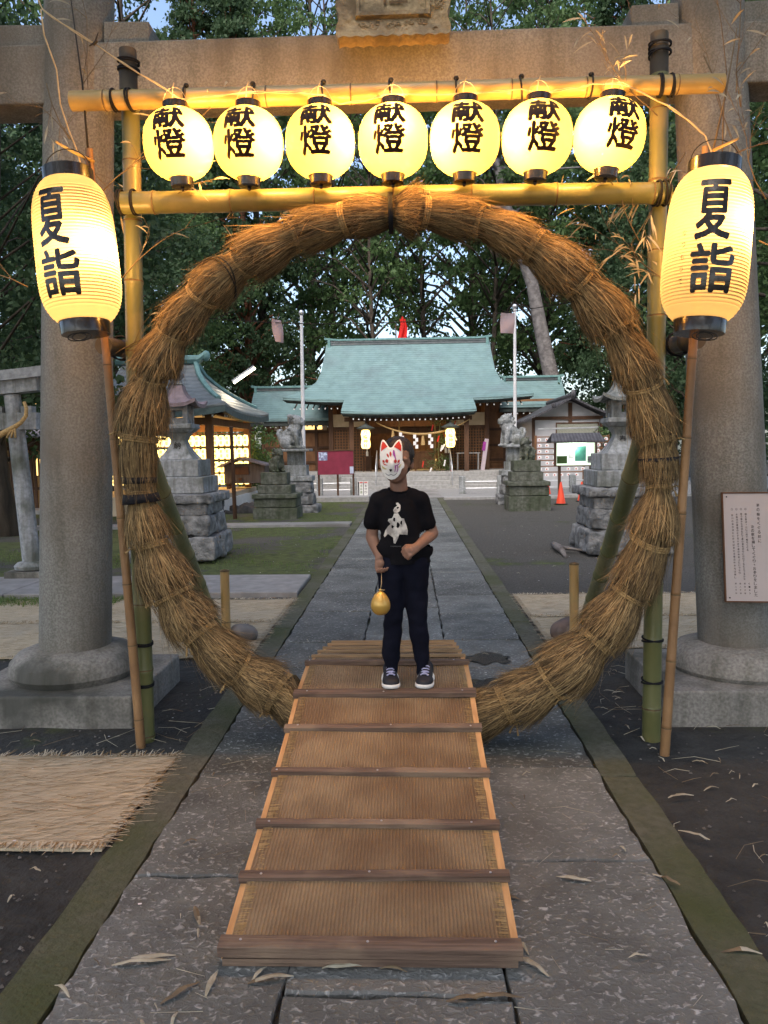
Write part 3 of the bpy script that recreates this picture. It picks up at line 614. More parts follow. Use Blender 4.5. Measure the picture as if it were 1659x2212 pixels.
# notice board fixed to the right pillar
A = at(1560, 1066, 4.36); Bc = at(1568, 1297, 4.34)
sb = thing('notice_board', 'white board with columns of vertical Japanese writing fixed to the right torii pillar', 'sign', (A.x, 4.36, Bc.z))
xd = Vector((1, -.10, 0)).normalized(); up = (A - Bc).normalized(); wB, hB = .50, (A - Bc).length
def sp(x, z, d=0): return Bc + xd * x + up * z + Vector((-.1, -1, 0)) * d
def spl(mb, x0, x1, z0, z1, d0, d1):
    P = [sp(x, z, d) for d in (d0, d1) for x, z in ((x0, z0), (x1, z0), (x1, z1), (x0, z1))]
    mb.add(P, [(0, 3, 2, 1), (4, 5, 6, 7), (0, 1, 5, 4), (1, 2, 6, 5), (2, 3, 7, 6), (3, 0, 4, 7)])
mb = MB(); spl(mb, 0, wB, 0, hB, 0, .012); obj('face', mb, sign_w, sb)
mb = MB(); e = .007
for a in ((-e, wB + e, -e, 0), (-e, wB + e, hB, hB + e), (-e, 0, 0, hB), (wB, wB + e, 0, hB)): spl(mb, a[0], a[1], a[2], a[3], -.004, .016)
obj('frame', mb, mat('board_frame', (.13, .055, .025), None, 9, .6, .2), sb)
mb = MB()
for x, z in ((.018, hB - .018), (.018, .018), (.27, .40), (.27, .18)):
    mb.lathe([(.004, 0), (.004, .003), (.002, .004)], sp(x, z, .012), 8, Matrix.Rotation(R(90), 3, 'X'))
obj('screw', mb, wire_m, sb)
mb = MB(); S_ = hB / 1740.0     # photo crop units: board spans y 240..1960 there
def col(txt, x, z_top, z_bot, w, sk=0.0):
    n = len(txt); h = (z_top - z_bot) / n
    for i, ch in enumerate(txt):
        if ch == '　': continue
        z = z_top - h * (i + .5); k = .55 if ch in '、・' else 1
        put_text(mb, ch, x + sk * (z_top - z), z, w * k, min(h * .84, w * 1.1) * k, lambda a, b: sp(a, b, .0135), .012, 0)
def bx_(px): return (px - 165) * S_
def bz_(py): return (1950 - py) * S_ 
col('茅の輪をくぐる前に', bx_(690), bz_(365), bz_(1010), .0165, .02)
col('次の歌を誦してくぐり、お参りをしました', bx_(598), bz_(715), bz_(1880), .0165, .02)
for i, (t, z1, sfx) in enumerate((('○　唱え歌は、心にこめて輪をくぐる', 1140, '（一首）'), ('○　思う事みな尽きねとて麻の葉を切りに切りても祓えつるかな', 1610, '和泉式部'),
                       ('○　水無月の夏越の祓する人は千歳の命延ぶというなり', 1515, '読人不知'), ('○　宮川の清き流れに禊せば祈れる事の叶わぬは無し', 1590, '読人不知'))):
    col(t, bx_(500 - i * 69), bz_(440), bz_(z1), .0105, .018); col(sfx, bx_(522 - i * 69), bz_(1640), bz_(1850), .009, .018)
obj('writing', mb, sign_ink, sb)
# ------------------------------------------------------------------ bamboo
def bamboo(mb, p0, p1, r, step=.30, n=16, seed=0, r1=None, sag=0.0):
    rr = random.Random(seed); p0 = Vector(p0); p1 = Vector(p1); L_ = (p1 - p0).length; r1 = r1 or r; pts = [p0]; rad = [r]; marks = []
    d = rr.uniform(.3, .8) * step
    while d < L_ - .05: marks.append(d); d += step * rr.uniform(.88, 1.12)
    prof = [(0, 1.0)]
    for m in marks: prof += [(m - .02, 1.0), (m - .006, 1.07), (m - .0015, 1.03), (m + .0015, .97), (m + .005, 1.05), (m + .018, .985)]
    prof.append((L_, 1.0)); w = rr.uniform(.003, .008); ph = rr.uniform(0, 6)
    q = Vector((rr.uniform(-1, 1), rr.uniform(-1, 1), rr.uniform(-1, 1))).normalized() * w
    ds = (p1 - p0).normalized()
    mb.tube([p0 + ds * a + q * math.sin(a * 1.9 + ph) for a, b in prof], [(r + (r1 - r) * a / L_) * b for a, b in prof], n)
    cur = mb.cur; mb.cur = 1
    for m in marks: c = p0 + ds * m + q * math.sin(m * 1.9 + ph); k = (r + (r1 - r) * m / L_); mb.tube([c - ds * .003, c + ds * .003], [k * 1.062, k * 1.062], n, False)
    mb.cur = cur
    return mb
def wraps(mb, c, ax, r, n=5, w=.010, th=.004, seed=0):
    """a few turns of flat cord round an axis"""
    c = Vector(c); ax = Vector(ax).normalized(); rr = random.Random(seed)
    a = ax.orthogonal().normalized(); b = ax.cross(a)
    for i in range(n):
        o = ax * ((i - (n - 1) / 2) * w * .9); t = rr.uniform(-.01, .01)
        mb.tube([c + o + ax * t * math.sin(k * 2 * math.pi / 20) + (a * math.cos(k * 2 * math.pi / 20) + b * math.sin(k * 2 * math.pi / 20)) * r for k in range(21)], [w * .5] * 21, 6, False)
    return mb
fr_ = thing('bamboo_scaffold', 'green bamboo post and rail frame holding the straw ring and the row of round lanterns', 'scaffold', (0, 3.95, 0))
PY = 3.95
def post(xa, ya, xb, yb, seed):
    t = at(xb, yb, PY); b = at(xa, ya, PY); d = (t - b).normalized(); b = b - d * (b.z + .12) / d.z
    m = MB(); k = b.lerp(t, (3.30 - b.z) / (t.z - b.z)); bamboo(m, b, k, .047, .33, 18, seed, .044); obj('post', m, [bam_green, bam_node], fr_, 'auto')
    m = MB(); bamboo(m, k, t, .0445, .17, 18, seed + 60, .042); obj('post_top', m, [bam_dark, bam_node], fr_, 'auto'); return b, t
lb, lt = post(313, 1590, 277, 107, 1); rb, rt = post(1407, 1592, 1426, 70, 2)
RY = 3.86
a, b = at(155, 219, RY), at(1561, 181, RY); m = MB(); bamboo(m, a, b, .046, .40, 18, 3, .043); obj('rail', m, [mat('honey_bamboo', (.40, .28, .10), (.30, .215, .075), 4, .38, .15, 30, spec=.5), bam_node], fr_, 'auto')
ra, rb_ = a, b
a, b = at(259, 437, RY), at(1446, 417, RY); m = MB(); bamboo(m, a, b, .053, .42, 18, 4, .050); obj('rail', m, [bam_green, bam_node], fr_, 'auto'); la_, lb_ = a, b
def onrail(x, A, B): t = (x - A.x) / (B.x - A.x); return A.lerp(B, t)
for px in (247, 281, 1425, 1450): m = MB(); p = at(px, 200, RY); wraps(m, onrail(p.x, ra, rb_), (1, 0, 0), .050, 2, .010, seed=px); obj('lashing', m, black_m, fr_, smooth=True)
for px in (262, 290, 1420, 1437): m = MB(); p = at(px, 430, RY); wraps(m, onrail(p.x, la_, lb_), (1, 0, 0), .058, 2, .010, seed=px); obj('lashing', m, black_m, fr_, smooth=True)
for q, (A, B) in enumerate(((lb, lt), (rb, rt))):
    for zz in (3.40, 3.44, .50, .28): m = MB(); d = (B - A).normalized(); wraps(m, A + d * (zz - A.z) / d.z, d, .052, 2, .009, seed=q); obj('lashing', m, black_m, fr_, smooth=True)
for q, (x0, y0, x1, y1) in enumerate(((465, 1362, 300, 930), (1264, 1350, 1405, 900))):
    g0 = gnd(x0, y0, -.04); t = at(x1, y1, 4.0); m = MB(); bamboo(m, g0 + (g0 - t).normalized() * .1, t, .062, .46, 18, 9 + q, .052); obj('brace', m, [bam_green, bam_node], fr_, 'auto')
for q, (xx, yy) in enumerate(((262, 752), (1466, 742))):
    c = at(xx, yy, 4.0); m = MB(); s = -1 if q == 0 else 1
    bamboo(m, (c.x + s * .04, 3.86, c.z), (c.x - s * .02, 4.40, c.z + .02), .046, .3, 14, 20 + q); obj('spacer', m, [bam_dark, bam_node], fr_, 'auto')
    m = MB(); wraps(m, (c.x, 4.0, c.z), (0, 1, 0), .060, 4, .01, seed=3); obj('lashing', m, black_m, fr_, True)

# slim poles that carry the two tall lanterns
SL = []
for q, (x0, y0, x1, y1, lab) in enumerate(((303, 1598, 192, 322, 'slim brown bamboo pole leaning beside the left torii pillar and carrying a tall lantern'), (1437, 1612, 1526, 318, 'slim brown bamboo pole leaning beside the right torii pillar and carrying a tall lantern'))):
    Yp = gnd(x0, y0).y - .02; A = at(x0, y0, Yp); B = at(x1, y1, Yp); A = A - (B - A).normalized() * .08
    m = MB(); bamboo(m, A, B, .024, .36, 14, 40 + q, .019); o = obj('lantern_pole', m, [bam_brown, bam_node], None, 'auto', loc=A); tag(o, lab, 'bamboo pole', 'slim poles of the tall lanterns'); SL.append((A, B))
for q, (px, y0, y1) in enumerate(((489, 1392, 1233), (1240, 1394, 1218))):
    g0 = gnd(px, y0, -.03); t = at(px - (4 if q == 0 else 0), y1, g0.y); m = MB(); bamboo(m, g0 - Vector((0, 0, .1)), t, .036, .52, 16, 50 + q)
    m.cur = 1; m.lathe([(.038, 0), (.038, .012), (.028, .012), (.028, -.05)], (t.x, t.y, t.z - .006), 16, cap=False); m.cur = 0
    o = obj('bamboo_stake', m, [bam_tan, bam_node], None, 'auto', loc=g0); tag(o, 'short cut yellow bamboo stake behind the straw ring, %s of the path' % ('left' if q == 0 else 'right'), 'stake', 'short bamboo stakes beside the path')
for q, (px, py, s, yy) in enumerate(((527, 1392, (.13, .10, .095), 6.05), (1222, 1388, (.12, .10, .10), 6.1))):
    m = MB(); c = at(px, py, yy); m.ball((c.x, yy, .035), s, 20); me = fuse(m, .014, 6, amp=.03, freq=7)
    o = obj('boulder', me, mat('brown_stone%d' % q, (.17, .12, .10), (.08, .06, .055), 7, .6, .4, 20, c3=(.22, .20, .19), s3=5) if q else mat('river_stone', (.22, .20, .185), (.11, .10, .095), 7, .6, .4, 20), None, True, loc=(c.x, yy, 0))
    tag(o, ('smooth grey boulder at the foot of the left brace beside a short stake', 'dark brown boulder at the foot of the right brace beside a short stake')[q], 'stone')

# ------------------------------------------------------------------ straw ring
RC = Vector((.005, 3.80, 1.372)); RA, RB = 1.292, 1.260
ring = thing('straw_ring', 'great ring of bound straw bundles for walking through, lashed to the bamboo frame', 'straw ring', (RC.x, RC.y, 0))
def rc(phi): return Vector((RC.x + RA * math.sin(phi) + .012 * math.sin(3 * phi + 1), RC.y + .012 * math.sin(2 * phi), RC.z + RB * math.cos(phi) + .012 * math.sin(4 * phi)))
def rp(phi, psi, rad):
    rad = rad * (.72 + .30 * (abs(phi) / math.pi) ** 1.5) * (1 - .22 * 1.6 * math.exp(-((abs(phi) - 1.60) / .12) ** 2))
    c = rc(phi); er = Vector((math.sin(phi), 0, math.cos(phi))); p = c + er * (rad * math.cos(psi)) + Vector((0, -1, 0)) * (rad * math.sin(psi))
    if p.z < .012: p.z = .012 + (p.z - .012) * .05
    if -.53 < p.x < .40 and p.z > .262: 
        if abs(phi) > 2.4: p.z = .262
    return p
TIES = []
r = random.Random(5)
for s in (1, -1):
    ph = .10 if s == 1 else .17
    L_ = []
    while ph < math.pi - .05: L_.append(ph); ph += r.uniform(.185, .235)
    TIES.append((s, L_))
def tie_r(i, s): return .088 + .010 * math.sin(i * 2.1 + s)
def bulge(s, i, n): return .146 + .016 * math.sin(i * 1.7 + s * 2)
core = MB(); strands = MB(); ties = []
BLK = {}
for s, L_ in TIES:
    full = [0.0] + L_ + [math.pi]
    pts_phi = []; 
    for i in range(len(full) - 1):
        a0, a1 = full[i], full[i + 1]; rt0 = tie_r(i, s); rt1 = tie_r(i + 1, s); bm_ = bulge(s, i, 0)
        strap = abs(a0 - math.pi * .5) < .10
        for k in range(8):
            u = k / 8; base = rt0 + (bm_ - rt0) * math.sin(min(1, u * 1.6) * math.pi / 2) - (bm_ - rt1) * max(0, (u - .72) / .28) ** 2
            pts_phi.append((a0 + (a1 - a0) * u, base - .012))
    rows = []
    for ph, rad in pts_phi + [(math.pi, .10)]:
        rows.append([rp(s * ph, 2 * math.pi * j / 28, rad * (1 + .06 * mnoise.noise((ph * 6, math.cos(j * .22) * 2, math.sin(j * .22) * 2 + s)))) for j in range(29)])
    core.grid(rows if s == 1 else [list(reversed(q)) for q in rows])
    # blades: each bundle starts under its upper tie and splays over the next one
    for i in range(len(full) - 1):
        a0, a1 = full[i], full[i + 1]; rt0 = tie_r(i, s); bm_ = bulge(s, i, 0); rt1 = tie_r(i + 1, s); da = a1 - a0
        for k in range(860):
            psi = r.uniform(0, 2 * math.pi); st_ = r.uniform(-.25, .45) * da if k % 4 else r.uniform(-.1, .1) * da
            outer = k % 2 == 0
            ln = da * r.uniform(.5, 1.25)
            if outer: st_ = r.uniform(-.06, .60) * da; ln = max(.22, r.uniform(.78, 1.06) - st_ / da) * da
            stop = r.random(); fl = max(0, r.gauss(.008, .018)); dps = r.gauss(0, .20) + (.12 if r.random() < .3 else 0) * r.choice((-1, 1))
            stray = r.random() < .11
            if stray: fl += r.uniform(.02, .085); dps += r.gauss(0, .35)
            w = r.uniform(.0009, .0034); V = []
            for q in range(5):
                t = q / 4; ph = a0 + st_ + ln * t; u = max(-.3, (ph - a0) / da)
                base = rt0 + (bm_ - rt0) * math.sin(max(0, min(1, u * 1.6)) * math.pi / 2)
                if u > .72 and not (outer and not False): base -= (bm_ - rt1) * min(1, (u - .72) / .28) ** 2 * (.35 if r.random() < 2 else 1)
                rad = base + .001 + fl * t ** 2 + (.004 if u > .9 else 0)
                pp = psi + dps * t; dw = w * (1 - .65 * t) / max(.05, rad)
                V += [rp(s * ph, pp - dw, rad), rp(s * ph, pp + dw, rad)]
            strands.cur = (0, 1, 1, 2, 2)[r.randrange(5)]
            strands.add(V, [(2 * q, 2 * q + 1, 2 * q + 3, 2 * q + 2) for q in range(4)])
        ties.append((s, a0, rt0, i))
o = obj('straw_core', core, straw_c, ring, smooth=True)
o = obj('straw', strands, [straw_a, straw_b, straw_c], ring); 
def ring_loop(mb, phi, rad, w, n=30, tilt=.0, off=0.0):
    mb.tube([rp(phi + off + tilt * math.sin(k * 2 * math.pi / n), 2 * math.pi * k / n, rad) for k in range(n + 1)], [w] * (n + 1), 6, False)
for s, a0, rt0, i in ties:
    if a0 < .01: continue
    m = MB(); tl = r.uniform(-.03, .03)
    for q in range(2 + (i % 2)): ring_loop(m, s * a0, rt0 + .017, .0056, tilt=tl, off=q * .0085 * s)
    kp = r.uniform(-.5, .9); k0 = rp(s * a0, kp, rt0 + .022); m.ball(k0, (.014, .012, .013), 8)
    for q in range(3):
        d = Vector((r.uniform(-1, 1), r.uniform(-1, -.1), r.uniform(-.8, .6))).normalized(); m.tube([k0, k0 + d * .03, k0 + d * .05 + Vector((0, 0, -.015))], [.004, .004, .006], 5)
    obj('rope_tie', m, rope_m, ring, smooth=True)
for s, ph, w in ((1, math.pi * .5 + .015, .042), (1, math.pi * .5 - .045, .030), (-1, math.pi * .5 + .075, .044), (-1, math.pi * .5 + .005, .030), (1, -.015, .022)):
    m = MB(); n = 36; rad = .150 if ph > .5 else .128
    rows = [[rp(s * (ph + dd), 2 * math.pi * k / n, rad + ee) for k in range(n + 1)] for dd, ee in ((-w / 1.25 / 2, -.004), (-w / 1.25 / 2, .004), (w / 1.25 / 2, .004), (w / 1.25 / 2, -.004))]
    m.grid(rows); obj('strap', m, black_m, ring, smooth=True)
m = MB(); ring_loop(m, -.70, .150, .004, tilt=.05); ring_loop(m, -.715, .150, .004, tilt=.08); ring_loop(m, .66, .150, .004, tilt=.05)
obj('cord_loop', m, wire_m, ring, smooth=True)

# black cable across the ring with two paper strips
A, B = at(418, 684, 3.78), at(1300, 640, 3.78); m = MB(); P = [A.lerp(B, t) - Vector((0, 0, .075 * 4 * t * (1 - t))) for t in np.linspace(0, 1, 24)]
m.tube(P, [.0022] * 24, 5); o = obj('cable', m, wire_m, loc=A, smooth=True); tag(o, 'thin black cable stretched across the inside of the straw ring', 'cable')
for q, (px, y0, y1, w, lab) in enumerate(((597, 690, 738, .034, 'narrow mauve paper strip hanging left of the shrine roof, end on to the camera'), (1097, 676, 718, .064, 'square mauve paper hanging beside the right flagpole'))):
    t = at(px, y0, 3.78); h = (y1 - y0) / 1659 * 3.78; m = MB(); rz = Matrix.Rotation(R(60 if q == 0 else 15), 3, 'Z'); W2 = .07
    rows = [[t + rz @ Vector((W2 * (u - .5), .006 * math.sin(u * 3 + v * 4), 0)) + Vector(((.012 if q == 0 else -.004) * v, 0, -h * v)) for u in np.linspace(0, 1, 6)] for v in np.linspace(0, 1, 8)]
    m.slabgrid(rows, .0008); o = obj('paper_strip', m, pinkp, loc=t); tag(o, lab, 'paper', 'paper strips hanging from the cable')

# ------------------------------------------------------------------ ramp
rx0, rx1 = -.505, .375
PR = [(2.14, .038), (2.43, .085), (2.71, .122), (3.04, .176), (3.38, .236), (3.69, .305), (4.09, .338), (4.375, .300), (4.66, .252), (4.945, .200), (5.23, .150), (5.52, .095), (5.66, .065)]
def rz_(y):
    for (a, za), (b, zb) in zip(PR, PR[1:]):
        if a <= y <= b: return za + (zb - za) * (y - a) / (b - a)
    return PR[0][1] if y < PR[0][0] else PR[-1][1]
rmp = thing('wooden_ramp', 'hump-backed wooden ramp with rush surface and battens crossing the foot of the straw ring', 'ramp', (-.065, 3.9, 0))
for nm, ys in (('deck', (PR[0][0], 4.08)), ('deck', (4.10, PR[-1][0]))):
    m = MB(); rows = []; N = 60
    for j in range(N + 1):
        y = ys[0] + (ys[1] - ys[0]) * j / N; rows.append([(x, y, rz_(y) + .004 * mnoise.noise((x * 5, y * 5, 0)) + .006 * math.sin(x * 3.3 + y)) for x in np.linspace(rx0 + .022, rx1 - .022, 24)])
    m.slabgrid(rows, .012); obj(nm, m, deck_m, rmp, smooth='auto')
for x0, x1 in ((rx0, rx0 + .024), (rx1 - .024, rx1)):
    for ya, yb in ((PR[0][0], 4.08), (4.10, PR[-1][0])):
        m = MB(); ys = np.linspace(ya, yb, 20); P = [[(x, y, rz_(y) - .004) for x in (x0, x1)] for y in ys]; m.slabgrid(P, .030 if ya < 4 else .03); obj('side_rail', m, edge_m, rmp, smooth='auto')
# frayed selvage of the rush mat beside the rails
m = MB(); r = random.Random(9)
for k in range(1300):
    s = k % 2; y = r.uniform(2.16, 4.05); x = (rx0 + .026 if s == 0 else rx1 - .026); l = r.uniform(.015, .04) * (1 if s == 0 else -1); z = rz_(y) + .0015 + .006 * math.sin(x * 3.3 + y)
    m.add([(x, y - .0014, z), (x, y + .0014, z), (x + l, y + .0012 + r.uniform(-.004, .004), z + .002), (x + l, y - .0012, z + .002)], [(0, 1, 2, 3)])
obj('selvage', m, straw_a, rmp)
def batten(y, w, h, over=.012, seed=0, nails=3):
    r = random.Random(seed); m = MB(); rows = []; sl_ = math.atan2(rz_(y + .05) - rz_(y - .05), .1); M3 = Matrix.Rotation(sl_, 3, 'X')
    c = Vector(((rx0 + rx1) / 2, y, rz_(y) + .010)); xs = np.linspace(-(rx1 - rx0) / 2 - over, (rx1 - rx0) / 2 + over, 26); tilt = r.uniform(-.006, .006)
    prof = [(-w / 2, -.012), (-w / 2, h * .86), (-w / 2 + .004, h), (w / 2 - .004, h), (w / 2, h * .86), (w / 2, -.012), (-w / 2, -.012)]
    for x in xs:
        j = .0015 * mnoise.noise((x * 9, seed, 0)); rows.append([c + M3 @ Vector((x, a + tilt * x * 2 + j + .0012 * mnoise.noise((x * 30, k, seed)), b + .0012 * mnoise.noise((x * 14, k + seed, 2)))) for k, (a, b) in enumerate(prof)])
    for q in rows: q[-1] = q[0]
    m.grid(rows); m.add(rows[0][:6], [(0, 1, 2, 3, 4, 5)]); m.add(rows[-1][:6], [(5, 4, 3, 2, 1, 0)])
    bt = obj('batten', m, batten_m if y < 4.2 else batten_tan, rmp, smooth='auto')
    if nails:
        m = MB()
        for x in [-.40, .01, .37][:nails] + ([-.37, .1] if w > .08 else []):
            m.lathe([(.0045, 0), (.0042, .0015), (.002, .0025)], c + M3 @ Vector((x + r.uniform(-.03, .03), r.uniform(-w * .2, w * .2), h + .0012)), 8, M3)
        obj('nail', m, nail_m, bt)
batten(2.128, .056, .022, .002, 1)
for i, (y, w) in enumerate(((2.43, .036), (2.71, .034), (3.04, .036), (3.38, .038), (3.675, .056), (4.09, .04), (4.375, .045), (4.66, .045), (4.945, .045), (5.23, .045), (5.50, .05))):
    batten(y, w if y < 4.2 else .030, .012 if y < 4.2 else .005, .006, i + 2, 3 if y < 4.2 else 0)
m = MB()
for y in (2.20, 3.2, 4.0, 5.0):
    for x in (rx0 + .05, rx1 - .05): m.b2(x - .02, x + .02, y - .02, y + .02, .0, max(.004, rz_(y) - .03))
m.b2(rx0 + .01, rx1 - .01, 2.11, 2.14, .004, .026); obj('support', m, batten_m, rmp)
m = MB(); m.b2(rx0 + .03, rx0 + .05, 2.2, 4.05, .004, .03); m.b2(rx1 - .05, rx1 - .03, 2.2, 4.05, .004, .03); obj('runner', m, batten_m, rmp)

# ------------------------------------------------------------------ lanterns
def prof_small(z):   # z in -1..1 of the half height
    return math.sqrt(max(0, 1 - abs(z) ** 2.5 * .875))
LW, LH = .162, .156
SMALL_P = 15.0; BIG_P = 12.5
def make_round():
    root = thing('paper_lantern', 'x', 'lantern', (0, 0, 0), 'round paper lanterns hung in a row from the bamboo rail')
    m = MB(); N = 44; P = []
    for i in range(N + 1):
        z = -1 + 2 * i / N; P.append((LW * prof_small(z) * (1 + (.006 if i % 2 else -.004)), z * LH))
    m.lathe(P, n=44, cap=False); sh = obj('shade', m, paper_small, root, smooth=True)
    S = lambda x, z: Vector((0, 0, 0)) + Vector(((LW * prof_small(z / LH) + .0035) * math.sin(x / LW), -(LW * prof_small(z / LH) + .0035) * math.cos(x / LW), z))
    m = MB(); put_text(m, '献', -.010, .070, .146, .098, S, .0, thick=.0046); put_text(m, '燈', -.010, -.046, .146, .116, S, .0, thick=.0038); obj('lettering', m, ink, sh)
    rc_ = LW * prof_small(1)
    m = MB(); m.lathe([(rc_ * .99, LH - .006), (rc_ * 1.03, LH - .004), (rc_ * 1.03, LH + .032), (rc_ * .93, LH + .032), (rc_ * .9, LH + .004)], n=36, cap=False); obj('top_cap', m, lacq, root, smooth='auto')
    m = MB(); m.lathe([(rc_ * .99, -LH + .006), (rc_ * .95, -LH + .004), (rc_ * .90, -LH - .036), (rc_ * .5, -LH - .040), (.012, -LH - .040)], n=36); 
    m.ball((0, 0, -LH - .046), .010, 10); obj('bottom_cap', m, lacq, root, smooth='auto')
    m = MB()
    m.tube([Vector((math.cos(t) * rc_ * .98, 0, LH + .02 + math.sin(t) * .085)) for t in np.linspace(0, math.pi, 14)], [.0016] * 14, 5, False)
    m.tube([(-.012, .0, LH + .03), (-.006, .0, LH + .10), (.004, 0, LH + .125)], [.003] * 3, 6); obj('hanger', m, cord_m, root, smooth=True)
    l = bpy.data.lights.new('lantern_light', 'POINT'); l.energy = SMALL_P; l.color = (1, .52, .17); l.shadow_soft_size = .035
    lo = bpy.data.objects.new('lantern_light', l); C.objects.link(lo); lo.parent = root; lo.location = (.03, .0, .02)
    return root

LANX = (386, 537, 692, 849, 1004, 1160, 1316); LANY = (313, 312, 309, 306, 302, 299, 294)
ORD = ('first', 'second', 'third', 'fourth', 'fifth', 'sixth', 'seventh')
proto = make_round(); r = random.Random(2)
for i, (px, py) in enumerate(zip(LANX, LANY)):
    o = proto if i == 0 else dup(proto)
    p = at(px, py, 3.74); o.location = p; o.rotation_euler = (R(r.uniform(-1.5, 1.5)), R((-3, 1, 0, 1, 1, 2.5, 5)[i]), R((3, -1, 2, -2, 4, 6, 14)[i]))
    o['label'] = '%s from the left of the seven glowing round paper lanterns on the bamboo rail' % ORD[i]
    for ch in o.children:
        if ch.type == 'LIGHT': ch.location = ((.080, -.06, -.005) if i < 3 else ((.0, -.095, .02) if i == 3 else (-.080, -.06, -.01)))
BW, BH = .182, .326
def prof_big(z): return (max(0, 1 - abs(z) ** 4.6 * .60)) ** .55 * (1 - .035 * (z + .0))
def make_tall(lx, lz):
    root = thing('tall_lantern', 'x', 'lantern', (0, 0, 0), 'tall paper lanterns in front of the torii pillars')
    m = MB(); N = 88; P = []
    for i in range(N + 1):
        z = -1 + 2 * i / N; P.append((BW * prof_big(z) * (1 + (.010 if i % 2 else -.010)), z * BH))
    m.lathe(P, n=56, cap=False); sh = obj('shade', m, paper_big, root, smooth='auto')
    S = lambda x, z: Vector(((BW * prof_big(z / BH) + .0045) * math.sin(x / BW), -(BW * prof_big(z / BH) + .0045) * math.cos(x / BW), z))
    m = MB(); put_text(m, '夏', -.034, .112, .134, .250, S, .0, thick=.005); put_text(m, '詣', -.022, -.136, .172, .200, S, .0, thick=.005); obj('lettering', m, lacq, sh)
    m = MB()
    for i, ch in enumerate('なつもうで'): put_text(m, ch, -.148, .02 - i * .052, .018, .023, S, 0)
    obj('reading', m, ink, sh)
    rt_ = BW * prof_big(1)
    m = MB(); m.lathe([(rt_ * .98, BH - .01), (rt_ * 1.06, BH - .006), (rt_ * 1.06, BH + .052), (rt_ * .98, BH + .052), (rt_ * .94, BH)], n=40, cap=False); obj('top_cap', m, lacq, root, smooth='auto')
    rb2 = BW * prof_big(-1)
    m = MB(); m.lathe([(rb2 * .98, -BH + .01), (rb2 * 1.0, -BH + .006), (rb2 * .96, -BH - .058), (rb2 * .3, -BH - .060), (.01, -BH - .060)], n=40); obj('bottom_cap', m, lacq, root, smooth='auto')
    m = MB()
    for s in (-1, 1):
        m.tube([Vector((s * (.01 + .045 * math.sin(t)), -.09, -BH - .066 - .018 * (1 - math.cos(t)))) for t in np.linspace(0, 2 * math.pi, 14)], [.003] * 14, 5)
    m.tube([Vector((-rt_ * math.cos(t), 0, BH + .05 + .10 * math.sin(t))) for t in np.linspace(0, math.pi, 14)], [.0025] * 14, 5); obj('hanger', m, wire_m, root, smooth=True)
    m = MB(); m.lathe([(.026, 0), (.045, -.03), (.047, -.07), (.030, -.10), (.018, -.108)], (lx, .03, lz + .06), 14)
    l = bpy.data.lights.new('tall_lantern_light', 'POINT'); l.energy = BIG_P; l.color = (1, .54, .19); l.shadow_soft_size = .05
    lo = bpy.data.objects.new('tall_lantern_light', l); C.objects.link(lo); lo.parent = root; lo.location = (lx, -.06, lz)
    return root
tl = make_tall(.095, .0); c = at(166, 545, 3.64); tl.location = c; tl.rotation_euler = (R(-2), R(-4.6), R(3)); tl['label'] = 'tall paper lantern with bold black writing in front of the left torii pillar'
tr_ = make_tall(.105, .09); c = at(1527, 535, 3.58); tr_.location = c; tr_.rotation_euler = (R(-2), R(4.8), R(-4)); tr_['label'] = 'tall paper lantern with bold black writing in front of the right torii pillar'
for q, (A, B) in enumerate(SL):
    m = MB(); t = B - (B - A).normalized() * .06; s = -1 if q == 0 else 1
    m.tube([t + Vector((.02, 0, 0)), t + Vector((s * .02 - .02, -.10, .01)), t + Vector((-s * -.05 if q else -.06, -.24, .005))], [.008, .008, .006], 6)
    obj('hook_arm', m, bam_tan, bpy.data.objects['lantern_pole' if q == 0 else 'lantern_pole.001'], smooth=True)

# electric flex: from upper left, along the rail, down to the right lantern
m = MB(); r = random.Random(8)
K = [(78, -10, 3.9), (92, 20, 3.85), (150, 62, 3.8), (212, 100, 3.8), (300, 158, 3.79), (362, 196, 3.79), (392, 214, 3.80), (470, 208, 3.80), (540, 198, 3.80), (600, 200, 3.80), (700, 205, 3.80), (735, 225, 3.80), (790, 218, 3.80), (845, 201, 3.80), (930, 206, 3.80),
     (985, 201, 3.80), (1060, 200, 3.8), (1125, 192, 3.8), (1180, 200, 3.8), (1250, 190, 3.8), (1275, 180, 3.8), (1345, 182, 3.79), (1390, 200, 3.79), (1440, 228, 3.76), (1490, 262, 3.72), (1522, 290, 3.7), (1530, 312, 3.68), (1545, 345, 3.66)]
for off in (0, .006):
    P = []
    for i in range(len(K) - 1):
        a, b = K[i], K[i + 1]
        for t in (0, .33, .66): x = a[0] + (b[0] - a[0]) * t; y = a[1] + (b[1] - a[1]) * t; p = at(x, y, a[2] + (b[2] - a[2]) * t - .012); P.append(p + Vector((r.uniform(-.002, .002), 0, off * math.cos(len(P) * .9) + r.uniform(-.0025, .0025))))
    m.tube(P, [.0028] * len(P), 6)
o = obj('electric_flex', m, cord_m, loc=at(846, 201, 3.8), smooth=True); tag(o, 'pale twisted electric flex sagging along the top bamboo rail', 'cable')
m = MB()
P = [at(x, y, 3.8) for x, y in ((88, 20), (95, 75), (122, 150), (130, 225), (148, 280), (168, 330), (178, 372))]; m.tube(P, [.004] * len(P), 6)
o = obj('lantern_flex', m, cord_m, loc=P[-1], smooth=True); tag(o, 'pale flex hanging down to the tall left lantern', 'cable')
for i, (px, py) in enumerate(zip(LANX, (203, 193, 190, 183, 187, 181, 170))):
    pass
